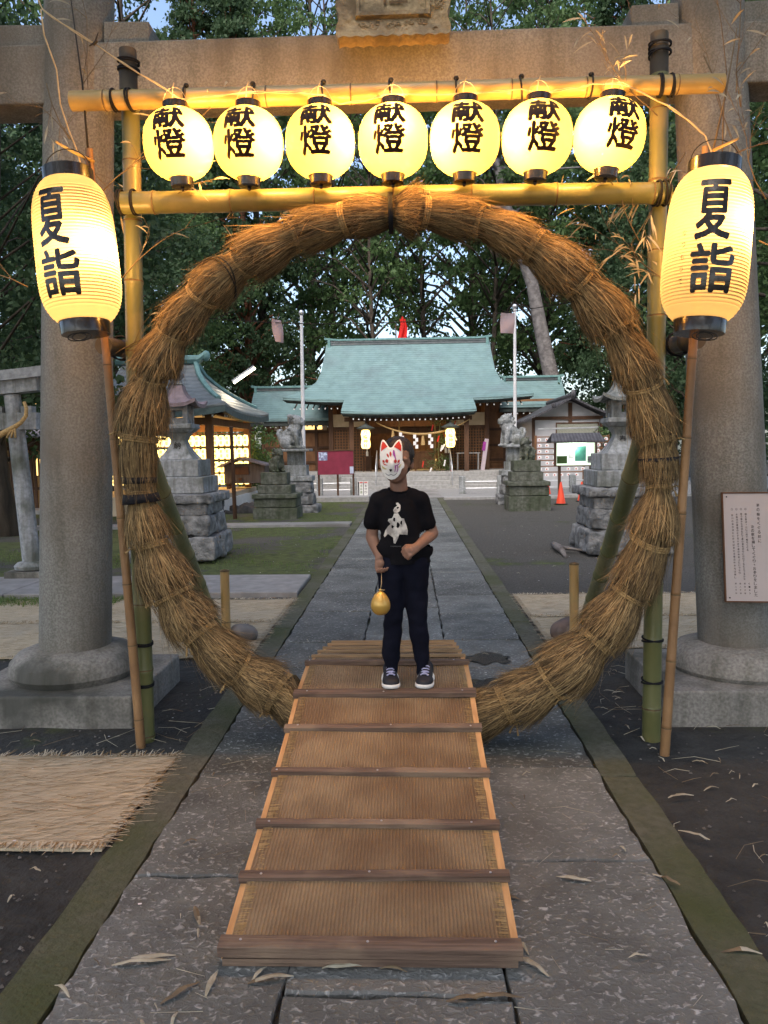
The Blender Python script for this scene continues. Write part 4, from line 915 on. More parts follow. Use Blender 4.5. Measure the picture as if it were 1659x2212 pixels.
for px in (405, 548, 700, 845, 985, 1125, 1275): m = MB(); p = onrail(at(px, 200, RY).x, ra, rb_); wraps(m, p, (1, 0, 0), .049, 1, .010, seed=px); m.ball(p + Vector((0, -.02, .05)), (.014, .012, .012), 8); obj('clip', m, wire_m, fr_, smooth=True)
m = MB(); c = at(205, 92, 3.78)
m.tube([c + Vector((-.028, 0, -.015)), c, c + Vector((.018, 0, .045))], [.003, .006, .002], 6); m.tube([c + Vector((.01, 0, .008)), c + Vector((-.01, 0, -.01))], [.008, .008], 6)
o = obj('wire_twist', m, wire_m, loc=c); tag(o, 'black wire twist on the flex at upper left', 'wire')

# dry bamboo sprays tied by the tall lanterns
def spray(name, starts, label, seed, nleaf):
    r = random.Random(seed); tw = MB(); lf = MB()
    def leafs(p, d):
        d = (d + Vector((r.uniform(-.7, .7), r.uniform(-.7, .3), r.uniform(-1.0, .1)))).normalized(); l = r.uniform(.04, .11); w = r.uniform(.0025, .006); q = d.cross(Vector((r.uniform(-.3, .3), 1, r.uniform(-.3, .3)))).normalized() * w
        V = []; 
        for i in range(5):
            t = i / 4; c = p + d * l * t + Vector((0, 0, -.03 * t * t)); ww = math.sin(math.pi * min(.97, .05 + t * .93)); V += [c - q * ww, c + q * ww]
        lf.add(V, [(2 * i, 2 * i + 1, 2 * i + 3, 2 * i + 2) for i in range(4)])
    def grow(p, d, l, rad, depth):
        P = [p]; k = 5
        for i in range(k):
            d = (d + Vector((r.uniform(-.22, .22), r.uniform(-.12, .12), r.uniform(-.22, .16)))).normalized(); p = p + d * l / k; P.append(p)
            if depth and r.random() < .75: grow(p, (d + Vector((r.uniform(-1, 1), r.uniform(-.5, .3), r.uniform(-.6, .9))) * .9).normalized(), l * r.uniform(.35, .6), rad * .55, depth - 1)
            if depth < 2 and r.random() < nleaf: leafs(p, d)
        tw.tube(P, [rad * (1 - .12 * i) for i in range(k + 1)], 4)
    for x, y, Y, dx, dz, l, dp in starts: grow(at(x, y, Y), Vector((dx, r.uniform(-.1, .1), dz)).normalized(), l, .0035, dp)
    root = obj(name, tw, twig_m, loc=at(starts[0][0], starts[0][1], starts[0][2]), smooth=True); tag(root, label, 'bamboo branch', 'dry bamboo sprays beside the pillars'); obj('leaf', lf, dry_leaf, root)
spray('bamboo_spray', [(1560, 350, 3.9, .15, 1, 1.0, 2), (1600, 230, 3.85, -.1, 1, .8, 2), (1590, 330, 3.8, 1, .5, .5, 2), (1640, 520, 3.7, .8, -.5, .4, 1), (1655, 430, 3.8, -.7, .9, .5, 2), (1480, 330, 3.9, -.6, -1, .5, 2), (1420, 250, 3.85, -.4, .4, .35, 2), (1460, 620, 3.9, -1, .6, .45, 2), (1380, 520, 3.85, -.5, .8, .4, 2), (1520, 120, 3.9, .2, -1, .5, 2)],
      'tangle of dry bamboo twigs and leaves on the right torii pillar above the tall lantern', 4, .24)
spray('bamboo_spray', [(190, 340, 3.9, -.2, 1, .9, 2), (100, 180, 3.9, .2, -1, .55, 2), (215, 420, 3.85, .9, .9, .55, 2), (265, 600, 3.85, .8, .8, .5, 2), (60, 620, 3.7, -1, .55, .4, 2), (300, 460, 3.85, 1, .3, .3, 2), (240, 770, 3.9, .9, .5, .35, 1), (150, 300, 3.85, -.5, .5, .3, 2)],
      'thin dry bamboo twigs around the tall lantern on the left torii pillar', 6, .12)
for q, (x0, y0, x1, y1) in enumerate(((195, 372, 152, -10), (1534, 352, 1592, 60))):
    A, B = at(x0, y0, 3.84), at(x1, y1, 3.9); m = MB(); m.tube([A, A.lerp(B, .5) + Vector((.01, 0, 0)), B], [.0055, .0045, .003], 6); obj('stem', m, wire_m if q == 0 else twig_m, bpy.data.objects['bamboo_spray.001' if q == 0 else 'bamboo_spray'], smooth=True)
# ------------------------------------------------------------------ shrine
def H(py, Y): return at(882, py, Y).z
def XX(px, Y, py=970): return at(px, py, Y).x
shr = thing('shrine_hall', 'wooden shrine hall with a sweeping green copper roof at the end of the path', 'shrine', (XX(883, 32), 32, 0))
CX = XX(883, 31)
def roof(rows, t, name, m, par, sag=.0, back=None, nx=40, edge=None):
    """rows: (Y, z, xL, xR, lift at the corners) from the ridge down to the eave"""
    mb = MB(); G = []
    for Y, z, xl, xr, lift in rows:
        q = []
        for i in range(nx + 1):
            u = i / nx; x = xl + (xr - xl) * u; q.append((x, Y, z + lift * abs(2 * u - 1) ** 3))
        G.append(q)
    mb.slabgrid(G, t); o = obj(name, mb, m, par, smooth='auto'); return o, G
R0 = 33.6
def zr(py, Y): return at(883, py, Y).z
main = [(R0, zr(741, R0), XX(709, R0), XX(1059, R0), .0), (33.2, zr(757, 33.2), XX(707, 33.2), XX(1061, 33.2), .0), (32.7, zr(779, 32.7), XX(702, 32.7), XX(1065, 32.7), .02),
        (32.1, zr(803, 32.1), XX(697, 32.1), XX(1070, 32.1), .03), (31.5, zr(825, 31.5), XX(686, 31.5), XX(1082, 31.5), .05), (31.0, zr(841, 31.0), XX(664, 31.0), XX(1104, 31), .08), (30.6, zr(853, 30.6), XX(640, 30.6), XX(1128, 30.6), .12), (30.25, zr(862.5, 30.25), XX(613, 30.25), XX(1153, 30.25), .16)]
o_, Gm = roof(main, .10, 'roof', copper, shr)
bk = [(2 * R0 - Y + .02, z, a, b, l) for Y, z, a, b, l in main]; roof(list(reversed(bk)), .10, 'roof', copper, shr)
xl, xr = XX(738, 29.4), XX(1030, 29.4)
ko = [(30.75, zr(850, 30.75) + .012, xl + .15, xr - .15, .01), (30.3, zr(862, 30.3) + .012, xl + .08, xr - .08, .02), (29.9, zr(873, 29.9), xl + .03, xr - .03, .03), (29.45, zr(889, 29.45), xl, xr, .07)]
roof(ko, .09, 'porch_roof', copper, shr)
def eave_edge(row, t, y0, y1, m, name='eave'):
    mb = MB(); G = [[(p[0], p[1] - y0, p[2] - .02) for p in row], [(p[0], p[1] - y1, p[2] - t) for p in row]]; mb.slabgrid([[Vector(p) for p in q] for q in G], .02); return obj(name, mb, m, shr)
# dark layered eave board under each edge
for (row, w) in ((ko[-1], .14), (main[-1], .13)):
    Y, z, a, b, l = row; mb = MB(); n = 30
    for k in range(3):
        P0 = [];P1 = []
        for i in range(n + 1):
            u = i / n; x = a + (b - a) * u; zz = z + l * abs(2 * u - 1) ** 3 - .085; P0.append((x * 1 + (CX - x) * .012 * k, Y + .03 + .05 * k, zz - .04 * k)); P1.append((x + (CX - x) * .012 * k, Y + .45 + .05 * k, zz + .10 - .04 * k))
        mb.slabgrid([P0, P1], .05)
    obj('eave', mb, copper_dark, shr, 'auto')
# rafters with whitened ends
def rafters(a, b, Y, z, l, n, d=.9, rise=.28, dy=.10):
    mb = MB(); mw = MB()
    for i in range(n):
        u = (i + .5) / n; x = a + (b - a) * u; zz = z + l * abs(2 * u - 1) ** 3
        P0 = Vector((x, Y + dy, zz)); P1 = Vector((x, Y + dy + d, zz + rise)); mb.tube([P0, P1], [.030, .030], 4); mw.box((x, Y + dy - .006, zz), (.050, .012, .050))
    obj('rafter_row', mb, wood_d, shr); obj('rafter_tips', mw, whitep, shr)
rafters(xl + .35, xr - .35, 29.5, ko[-1][1] - .30, ko[-1][4], 21)
rafters(main[-1][2] + .3, xl - .1, 30.35, main[-1][1] - .30, 0, 8); rafters(xr + .1, main[-1][3] - .3, 30.35, main[-1][1] - .24, 0, 7)
# ridge
def ridge(x0, x1, Y, z, h, par, horn=.16):
    mb = MB(); mb.b2(x0 + .18, x1 - .18, Y - .09, Y + .09, z - .02, z + h * .55); mb.b2(x0 + .16, x1 - .16, Y - .12, Y + .12, z + h * .30, z + h * .38)
    obj('ridge_box', mb, slate_g, par)
    mb = MB(); n = 24; G = []
    for yy in (-.14, 0, .14):
        G.append([(x0 + (x1 - x0) * i / n, Y + yy, z + h * .72 + horn * max(0, abs(2 * i / n - 1) - .86) * 3 + (.03 if yy == 0 else 0)) for i in range(n + 1)])
    mb.slabgrid([[Vector(p) for p in q] for q in G], .07); obj('ridge_cap', mb, copper_edge, par, 'auto')
    for x in (x0 + .20, x1 - .20):
        mb = MB(); mb.b2(x - .06, x + .06, Y - .16, Y + .16, z - .42, z + h * .60); mb.b2(x - .08, x + .08, Y - .18, Y + .18, z - .20, z - .15); mb.b2(x - .08, x + .08, Y - .18, Y + .18, z - .34, z - .30); obj('ridge_end', mb, copper_edge, par, bevel=.015)
ridge(XX(706, R0), XX(1063, R0), R0, main[0][1] - .02, .30, shr)
# side closures of the upper roof (gable boards)
for s in (0, 1):
    mb = MB(); P = [(row[2 + s] + (.05 if s == 0 else -.05), row[0], row[1] - .05) for row in main[:6]]; Q = [(p[0], 2 * R0 - p[1], p[2]) for p in P]; n = len(P)
    mb.add(P + Q, [(i, i + 1, n + i + 1, n + i) for i in range(n - 1)]); obj('gable', mb, wood_d, shr)
# wings left and right, set back
for nm, pxa, pxb, ry, ea, eb, ey, Yr, Ye in (('l', 553, 712, 838, 541, 730, 900, 34.6, 32.4), ('r', 1085, 1212, 825, 1080, 1224, 878, 34.6, 32.6)):
    za, ze = zr(ry, Yr), zr(ey, Ye); rows = []
    for t in np.linspace(0, 1, 9):
        Y = Yr + (Ye - Yr) * t; z = za + (ze - za) * (1.35 * t - .35 * t * t); a = XX(pxa, Yr) + (XX(ea, Ye) - XX(pxa, Yr)) * t ** 2.2; b = XX(pxb, Yr) + (XX(eb, Ye) - XX(pxb, Yr)) * t ** 2.2
        rows.append((Y, z, a, b, .0))
    roof(rows, .12, 'wing_roof', copper, shr); roof(list(reversed([(2 * Yr - Y + .02, z, a, b, l) for Y, z, a, b, l in rows])), .12, 'wing_roof', copper, shr)
    ridge(XX(pxa - 6, Yr), XX(pxb + 4, Yr), Yr, za, .22, shr, .10)
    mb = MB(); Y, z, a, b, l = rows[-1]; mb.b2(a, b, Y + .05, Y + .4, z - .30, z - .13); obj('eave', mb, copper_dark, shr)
    rafters(a + .1, b - .1, Y, z - .36, 0, 16 if nm == 'l' else 10, .6, .2)
    mb = MB(); x0, x1 = (a + .45, XX(722, 32.9)) if nm == 'l' else (XX(1054, 32.9), b - .4)
    mb.b2(x0, x1, 32.95, 36.2, .45, z + .25); obj('wall', mb, wood_m, shr)
    mb = MB(); k = 0
    for x in np.linspace(x0, x1, 5): mb.b2(x - .06, x + .06, 32.86, 32.95, .45, z - .05)
    for zz in (1.0, 1.62, 2.28): mb.b2(x0, x1, 32.88, 32.944, zz - .05, zz + .05)
    obj('post_row', mb, wood_d, shr)
    mb = MB(); mb.b2(x0 + .5, x1 - .3, 32.90, 32.945, 2.36, 2.62); obj('upper_panel', mb, cream, shr)
    if nm == 'l':
        mb = MB(); mb.b2(x0 + 1.2, x1 - .5, 32.89, 32.93, 2.40, 2.60); obj('lit_panel', mb, lit_window_and_wall, shr)
    else:
        mb = MB()
        for zz in np.arange(.75, 2.2, .14): mb.b2(x0 + .1, x1 - .1, 32.90, 32.945, zz, zz + .10)
        obj('boarding', mb, wood_m, shr)
# hall body
FL = .62
mb = MB(); hx0, hx1 = XX(712, 31.6), XX(1056, 31.6)
mb.b2(hx0, hx1, 34.0, 35.8, FL, 4.2); mb.b2(hx0, hx0 + .1, 31.7, 34.0, FL, 3.5); mb.b2(hx1 - .1, hx1, 31.7, 34.0, FL, 3.5); obj('wall', mb, wood_d, shr)
mb = MB(); mb.b2(hx0 - .1, hx1 + .1, 31.5, 35.0, 3.30, 3.42); obj('ceiling', mb, wood_d, shr)
for px in (716, 795, 968, 1052): mb = MB(); x = XX(px, 31.6); mb.b2(x - .09, x + .09, 31.52, 31.70, FL, 3.3); obj('column', mb, wood_d, shr)
for px in (760, 1008): mb = MB(); x = XX(px, 30.0); mb.b2(x - .09, x + .09, 29.95, 30.13, FL, 2.78); obj('column', mb, wood_d, shr)
mb = MB()
mb.b2(XX(745, 30), XX(1020, 30), 29.97, 30.11, 2.60, 2.76); mb.b2(hx0, hx1, 31.60, 31.68, 2.30, 2.42); mb.b2(XX(795, 31.6), XX(968, 31.6), 31.56, 31.6, 2.15, 2.36)
obj('porch_beam', mb, wood_d, shr)
for a, b in ((720, 793), (970, 1050)): mb = MB(); mb.b2(XX(a, 31.6), XX(b, 31.6), 31.60, 31.66, 2.44, 2.95); obj('upper_panel', mb, cream, shr)
for a, b in ((722, 790), (974, 1048)):
    x0, x1 = XX(a, 31.6), XX(b, 31.6); mb = MB(); mb.b2(x0, x1, 31.68, 31.72, FL, 2.3); obj('door_panel', mb, mat('door_paper%d' % a, (.09, .065, .05), None, 9, .9, 0), shr)
    mb = MB()
    for x in np.arange(x0, x1, .115): mb.b2(x - .018, x + .018, 31.64, 31.675, FL, 2.3)
    for z in np.arange(FL + .1, 2.3, .115): mb.b2(x0, x1, 31.635, 31.672, z - .016, z + .016)
    obj('lattice_door', mb, wood_m, shr)
mb = MB(); mb.b2(XX(795, 32.5), XX(968, 32.5), 33.9, 33.95, FL, 2.1); obj('inner_screen', mb, wood_d, shr)
for px in (868, 896, 942, 955): mb = MB(); mb.b2(XX(px, 33) - .18, XX(px, 33) + .18, 33.2, 33.3, 2.22, 2.36); obj('lit_panel', mb, lit_window_and_wall, shr)
# podium and steps
mb = MB(); mb.b2(XX(560, 30.6), XX(1120, 30.6), 30.55, 36.5, -.1, FL); mb.b2(XX(730, 30.2), XX(1068, 30.2), 29.6, 30.548, FL - .16, FL - .003); obj('podium', mb, concrete, shr, bevel=.01)
for k in range(3):
    z = FL - .16 - .155 * k; mb = MB(); wl, wr = (735 - 0 * k, 1075 + 10 * k) ; mb.b2(XX(wl, 29.3), XX(wr, 29.3), 29.6 - .34 * (k + 1), 29.598 - .34 * k, -.05, z - .003); obj('step', mb, concrete, shr, bevel=.008)
mb = MB(); x0 = XX(1000, 29.3) + 1.2
mb.add([(x0, 28.9, 0), (x0 + 2.4, 28.9, FL + .02), (x0 + 3.6, 28.9, FL + .02), (x0 + 3.6, 28.9, -.05), (x0, 30.5, 0), (x0 + 2.4, 30.5, FL + .02), (x0 + 3.6, 30.5, FL + .02), (x0 + 3.6, 30.5, -.05)], [(0, 3, 2, 1), (4, 5, 6, 7), (0, 1, 5, 4), (1, 2, 6, 5), (2, 3, 7, 6)]); obj('access_ramp', mb, grey_stone, shr)
mb = MB()
for s in (0, 1):
    y = 28.95 + s * 1.4; P = [(x0 + .9, y, .95), (x0 + .75, y, 1.03), (x0 + .85, y, 1.15), (x0 + 1.6, y, 1.25), (x0 + 3.5, y, 1.18)]; mb.tube(P, [.025] * 5, 8)
    for q in (1.1, 2.3, 3.4): mb.tube([(x0 + q, y, .2), (x0 + q, y, 1.2)], [.022] * 2, 8)
    obj('handrail', mb, steel, shr, smooth=True); mb = MB()
for px in (812, 975):
    mb = MB(); x = XX(px, 29); mb.tube([(x, 28.6, 0), (x, 28.6, .85), (x, 29.9, 1.45), (x, 29.9, .5)], [.02] * 4, 6); obj('handrail', mb, steel, shr, smooth=True)

def shrine_lantern(px, py, lab):
    root = thing('shrine_lantern', lab, 'lantern', at(px, py, 29.7), 'pair of lit lanterns under the shrine porch'); c = at(px, py, 29.7); c.y = 29.7
    OFF[root.name] = c
    m = MB(); P = [(.10 * 1, -.36), (.155, -.33), (.185, -.20), (.165, -.06), (.15, 0), (.165, .06), (.185, .20), (.155, .33), (.10, .36)]; m.lathe(P, c, 20); sh = obj('shade', m, lit_small, root, smooth=True)
    m = MB()
    for i, ch in enumerate('八幡神社'): put_text(m, ch, 0, .255 - i * .165, .17, .14, lambda a, b: c + Vector((a, -.19, b)), .01)
    obj('lettering', m, ink, sh)
    m = MB(); m.lathe([(.12, .36), (.34, .40), (.36, .43), (.10, .55), (.03, .60)], c, 20, ell=(1, .8)); m.tube([c + Vector((0, 0, .58)), c + Vector((0, .2, .95))], [.015] * 2, 6); obj('hood', m, copper_dark, root, 'auto')
    return root
shrine_lantern(790, 949, 'lit lantern with shrine writing left of the hall entrance'); shrine_lantern(973, 946, 'lit lantern with shrine writing right of the hall entrance')
# sacred rope with paper streamers and tassels
A, B = at(812, 912, 29.85), at(1015, 905, 29.85); m = MB(); P = [A.lerp(B, t) - Vector((0, 0, .52 * 4 * t * (1 - t))) for t in np.linspace(0, 1, 26)]; m.tube(P, [.018 + .028 * math.sin(math.pi * i / 25) for i in range(26)], 8)
sr = obj('sacred_rope', m, rope_m, loc=A, smooth=True); tag(sr, 'thick straw rope with white paper streamers slung across the shrine entrance', 'rope')
for t in (.27, .42, .58, .76):
    m = MB(); p = A.lerp(B, t) - Vector((0, .05, .52 * 4 * t * (1 - t)))
    for k in range(4): x = p.x + (.045 if k % 2 else -.03); z = p.z - .02 - .13 * k; m.b2(x - .055, x + .055, p.y - .004, p.y + .004, z - .15, z)
    obj('paper_streamer', m, paper_w, sr)
for t in (.18, .5): m = MB(); p = A.lerp(B, t) - Vector((0, -.03, .52 * 4 * t * (1 - t))); m.lathe([(.03, 0), (.06, -.2), (.085, -.42)], p, 10); obj('tassel', m, rope_m, sr)
for q, (px, y0, y1, lab) in enumerate(((862, 905, 960, 'first bell rope hanging in the entrance, nearest the left lantern'), (940, 903, 1012, 'bell rope with a flared straw tassel hanging over the offering box'))):
    a, b = at(px, y0, 31.0), at(px, y1, 31.0); m = MB(); m.tube([a, b], [.03, .03], 8); m.lathe([(.03, .25), (.05, .12), (.13, 0)], b, 12); o = obj('bell_rope', m, rope_m, loc=b, smooth=True); tag(o, lab, 'bell rope', 'bell ropes in the entrance')
r = random.Random(4)
m = MB(); x0, x1 = XX(893, 31.2), XX(966, 31.2)
m.b2(x0, x1 - .5, 31.0, 31.4, FL + .1, FL + .75); m.b2(x0 - .05, x1 - .45, 30.96, 31.44, FL + .75, FL + .80)
for x in (x0 + .04, x1 - .56): m.b2(x, x + .08, 31.02, 31.1, FL, FL + .1)
for k in range(9): x = x0 + .08 + k * (x1 - x0 - .66) / 8; m.b2(x - .02, x + .02, 30.98, 31.0, FL + .15, FL + .7)
o = obj('offering_box', m, wood_m, loc=(x0, 31.2, FL)); tag(o, 'slatted wooden offering box inside the shrine entrance', 'offering box')
p0 = None
for k, px in enumerate((915, 985, 1000, 1008, 1017, 1028)):     # little lamps deep in the hall: x as seen beside the boy's head
    pass
for k, px in enumerate((898, 905, 913, 921, 929, 937)):
    c = at(px, 996 - 4 + (k % 2), 33.4)
    if p0 is None:
        m = MB(); m.lathe([(.05, -.12), (.09, -.09), (.105, 0), (.09, .09), (.05, .12)], c, 14); p0 = obj('altar_lantern', m, lit_small, loc=c, smooth=True); tag(p0, 'x', 'lantern', 'row of small lanterns deep inside the shrine'); o = p0
    else: o = p0.copy(); C.objects.link(o); o.location = c
    o['label'] = '%s from the left of the small glowing lanterns deep inside the shrine entrance' % ('first', 'second', 'third', 'fourth', 'fifth', 'sixth')[k] if k else 'first from the left of the small glowing lanterns deep inside the shrine entrance'
# folding table, stands with hand sanitiser, leaning board, tanabata bamboo
def tblx(px0, px1, Y, z0, ztop, name, lab, m_):
    a, b = XX(px0, Y), XX(px1, Y); root = thing(name, lab, 'table', ((a + b) / 2, Y, z0)); m = MB(); m.b2(a, b, Y - .25, Y + .25, ztop - .03, ztop); obj('table_top', m, m_, root)
    for x in (a + .06, b - .06):
        for y in (Y - .2, Y + .2): m = MB(); m.tube([(x, y, z0), (x, y, ztop - .03)], [.018] * 2, 6); obj('leg', m, m_, root)
tblx(985, 1036, 31.0, FL, FL + .70, 'folding_table', 'long white folding table right of the shrine entrance', steel)
tblx(782, 804, 31.0, FL, FL + .62, 'small_table', 'small dark stand left of the entrance carrying a white pump bottle', wood_d)
tblx(960, 975, 30.9, FL, FL + .70, 'small_table', 'small dark stand right of the entrance carrying pump bottles', wood_d)
def bottle(x, Y, z, lab):
    m = MB(); m.lathe([(.045, 0), (.048, .02), (.048, .17), (.02, .20), (.018, .25), (.03, .25), (.03, .27), (.01, .27)], (x, Y, z), 12); m.tube([(x, Y, z + .27), (x, Y - .0, z + .30), (x + .06, Y - .02, z + .30)], [.009] * 3, 6); o = obj('pump_bottle', m, whitep, loc=(x, Y, z), smooth='auto'); tag(o, lab, 'bottle', 'white pump bottles')
bottle(XX(793, 31), 31.0, FL + .62, 'white pump bottle on the small stand left of the entrance'); bottle(XX(963, 30.9), 30.9, FL + .70, 'left of two white pump bottles on the stand right of the entrance'); bottle(XX(970, 30.9), 30.9, FL + .70, 'right of two white pump bottles on the stand right of the entrance')
m = MB(); c = at(1047, 1016, 30.6); m.box((c.x, 30.6, FL + .62), (.16, .03, 1.25), Matrix.Rotation(R(8), 3, 'Y')); nb = obj('nobori_board', m, pinkp, loc=(c.x, 30.6, FL)); tag(nb, 'narrow pink board leaning right of the shrine entrance', 'sign')
m = MB(); m.box((c.x - .02, 30.57, FL + .95), (.12, .01, .35), Matrix.Rotation(R(8), 3, 'Y')); obj('picture_patch', m, mask_p, nb)
tn = thing('wish_bamboo', 'leafy bamboo hung with bright paper wish strips right of the shrine entrance', 'bamboo', (XX(952, 30.2), 30.2, 0)); cbx = XX(952, 30.2)
m = MB(); m.tube([(cbx, 30.2, 0), (cbx - .1, 30.2, 1.4), (cbx, 30.15, 2.7)], [.02, .018, .012], 8); lf = MB(); st = [MB() for _ in range(4)]
for k in range(26):
    z = r.uniform(.8, 2.9); a = r.uniform(0, 6.28); l = r.uniform(.3, .75); p = Vector((cbx, 30.2, z)); e = p + Vector((math.cos(a) * l, math.sin(a) * l * .5, r.uniform(-.3, .2))); m.tube([p, e], [.007, .003], 4)
    for j in range(46):
        q = p.lerp(e, r.uniform(.2, 1.1)) + Vector((r.gauss(0, .09), r.gauss(0, .09), r.gauss(-.05, .09))); d = Vector((r.uniform(-1, 1), r.uniform(-1, 1), r.uniform(-1, .2))).normalized() * .09; n_ = d.cross(Vector((r.uniform(-1, 1), r.uniform(-1, 1), r.uniform(-1, 1)))).normalized() * .012; lf.add([q, q + d * .5 + n_, q + d, q + d * .5 - n_], [(0, 1, 2, 3)])
    if k % 2 == 0: s_ = st[k % 4]; s_.box((e.x, e.y - .06, e.z - .2), (.055, .004, .24), Matrix.Rotation(r.uniform(-.5, .5), 3, 'Y'))
obj('stem', m, bam_green, tn); obj('leaf', lf, leaf_a, tn)
for i, (s_, m_) in enumerate(zip(st[::2], (paper_w, mask_r))): obj('paper_strip', s_, m_, tn)

# ------------------------------------------------------------------ low stone fence with rails
fence_px = (689, 762, 995)
FY = 25.4
fe = thing('rail_fence', 'low stone-post fence with metal rails before the shrine, left of the path', 'fence', (XX(700, FY), FY, 0)); fe2 = thing('rail_fence', 'low stone-post fence with metal rails before the shrine, right of the path', 'fence', (XX(1000, FY), FY, 0))
def fpost(px, par): x = XX(px, FY); m = MB(); m.b2(x - .10, x + .10, FY - .10, FY + .10, -.05, .56); m.box((x, FY, .575), (.2, .2, .03), taper=.8); obj('post', m, grey_stone, par, bevel=.01)
def frail(a, b, par):
    for z in (.18, .40): m = MB(); m.tube([(XX(a, FY), FY, z), (XX(b, FY), FY, z)], [.022] * 2, 8); obj('rail', m, steel, par, smooth='auto')
for px in (540, 616, 689, 762): fpost(px, fe)
frail(540, 762, fe)
for px in (998, 1080, 1237, 1320): fpost(px, fe2)
frail(998, 1420, fe2)
for q, (px, lab, m_) in enumerate(((779, 'left of two narrow white standing signs at the end of the fence', mask_y), (789, 'right of two narrow white standing signs at the end of the fence', pinkp))):
    x = XX(px, 24.8); root = thing('standing_sign', lab, 'sign', (x, 24.8, 0), 'narrow standing signs'); m = MB(); m.box((x, 24.8, .24), (.13, .02, .46), Matrix.Rotation(R(-6), 3, 'X')); obj('face', m, whitep, root)
    m = MB(); m.box((x - .03, 24.9, .23), (.15, .02, .46), Matrix.Rotation(R(10), 3, 'X')); m.b2(x - .14, x + .10, 24.75, 24.95, 0, .012); obj('back_leg', m, black_m, root)
    m = MB()
    for i, ch in enumerate('手水舎' if q == 0 else 'お守り'): put_text(m, ch, 0, .33 - i * .10, .08, .08, lambda a, b: Vector((x + a, 24.80 - .014 + (b - .24) * .105, b)), .01)
    obj('lettering', m, leaf_c if q == 0 else ink, root); m = MB(); m.box((x, 24.775, .445), (.10, .006, .03), Matrix.Rotation(R(-6), 3, 'X')); obj('heading_band', m, mask_r, root)
# crimson notice board
Y = 23.8; nbx = thing('crimson_board', 'crimson pin board on brown posts with a small poster at its corner', 'notice board', (XX(725, Y), Y, 0)); x0, x1 = XX(686, Y), XX(763, Y)
m = MB(); m.b2(x0, x1, Y - .02, Y + .02, H(1023, Y), H(972, Y)); obj('panel', m, crimson, nbx)
m = MB(); m.b2(x0 - .02, x1 + .02, Y - .035, Y + .035, H(972, Y), H(969.5, Y)); m.b2(x0 - .02, x0, Y - .03, Y + .03, H(1023, Y), H(972, Y)); m.b2(x1, x1 + .02, Y - .03, Y + .03, H(1023, Y), H(972, Y)); obj('frame', m, wood_d, nbx)
for px in (687, 728, 762): x = XX(px, Y); m = MB(); m.b2(x - .03, x + .03, Y + .036, Y + .09, -.05, H(972, Y)); obj('post', m, wood_d, nbx)
m = MB(); m.b2(x0 + .03, x0 + .30, Y - .026, Y - .021, H(992, Y), H(974, Y)); obj('poster', m, mat('poster_blue', (.45, .55, .75), (.18, .20, .35), 12, .7, 0, ramp=(.45, .55)), nbx)
m = MB(); m.b2(XX(755, Y), XX(764, Y), Y - .028, Y - .021, H(1021, Y), H(1006, Y)); obj('sheet', m, mat('sheet_blue', (.5, .56, .75), None, 5, .7, 0), nbx)

# ------------------------------------------------------------------ stone guardian dogs
def statue(s, seed):      # faces the path (+x if s==1 means looking right); about 1 unit tall, sitting
    m = MB(); e = m.ball; X = s
    e((0, 0, .30), (.26, .20, .26)); e((-.14 * X, 0, .24), (.26, .22, .24), 14)
    m.chain([(-.12 * X, 0, .34), (.10 * X, 0, .52), (.18 * X, 0, .64)], [.21, .20, .17], 14)
    e((.20 * X, -.02, .80), (.18, .17, .17), 16); e((.34 * X, -.02, .76), (.11, .12, .085), 14); e((.36 * X, -.02, .70), (.09, .10, .04), 12); e((.41 * X, -.02, .81), (.04, .055, .035), 10)
    for y in (-.085, .06): e((.30 * X, y, .87), (.045, .035, .03), 10)
    for y in (-.15, .12):
        m.cap((.14 * X, y, .90), .05, (.07 * X, y * 1.15, .99), .02, 10)
        m.chain([(.16 * X, y, .50), (.23 * X, y * 1.05, .24), (.24 * X, y * 1.05, .06)], [.10, .07, .06], 12); e((.29 * X, y * 1.05, .045), (.10, .065, .05), 12)
        e((-.10 * X, y * 1.25, .19), (.19, .10, .19), 14); e((.06 * X, y * 1.35, .05), (.13, .06, .05), 12)
    rr = random.Random(seed)
    for k in range(22):
        a = rr.uniform(0, 6.28); h = rr.uniform(.52, .96); e(((.06 + .03 * math.cos(a)) * X - .05 * X, .20 * math.sin(a) * (1.1 - abs(h - .7)), h), .055, 10)
    for k in range(6): m.cap((-.30 * X, (k - 2.5) * .045, .28), .07, ((-.40 + .03 * math.cos(k)) * X, (k - 2.5) * .07, .56 - .05 * abs(k - 2.5)), .035, 10)
    e((-.34 * X, 0, .44), (.10, .13, .15), 12)
    return m
def place_statue(name, lab, px, py_base, Y, hgt, s, m_, seed, rot=0):
    mb = statue(s, seed); Mx = Matrix.Rotation(rot, 3, 'Z'); z0 = H(py_base, Y); x = XX(px, Y); mb.v = [tuple(Mx @ (Vector(p) * hgt) + Vector((x, Y, z0))) for p in mb.v]
    me = fuse(mb, .018 * hgt, 1, amp=.010, freq=26); root = obj(name, me, m_, None, True, loc=(x, Y, z0)); tag(root, lab, 'guardian statue', 'stone guardian dogs on pedestals'); return root
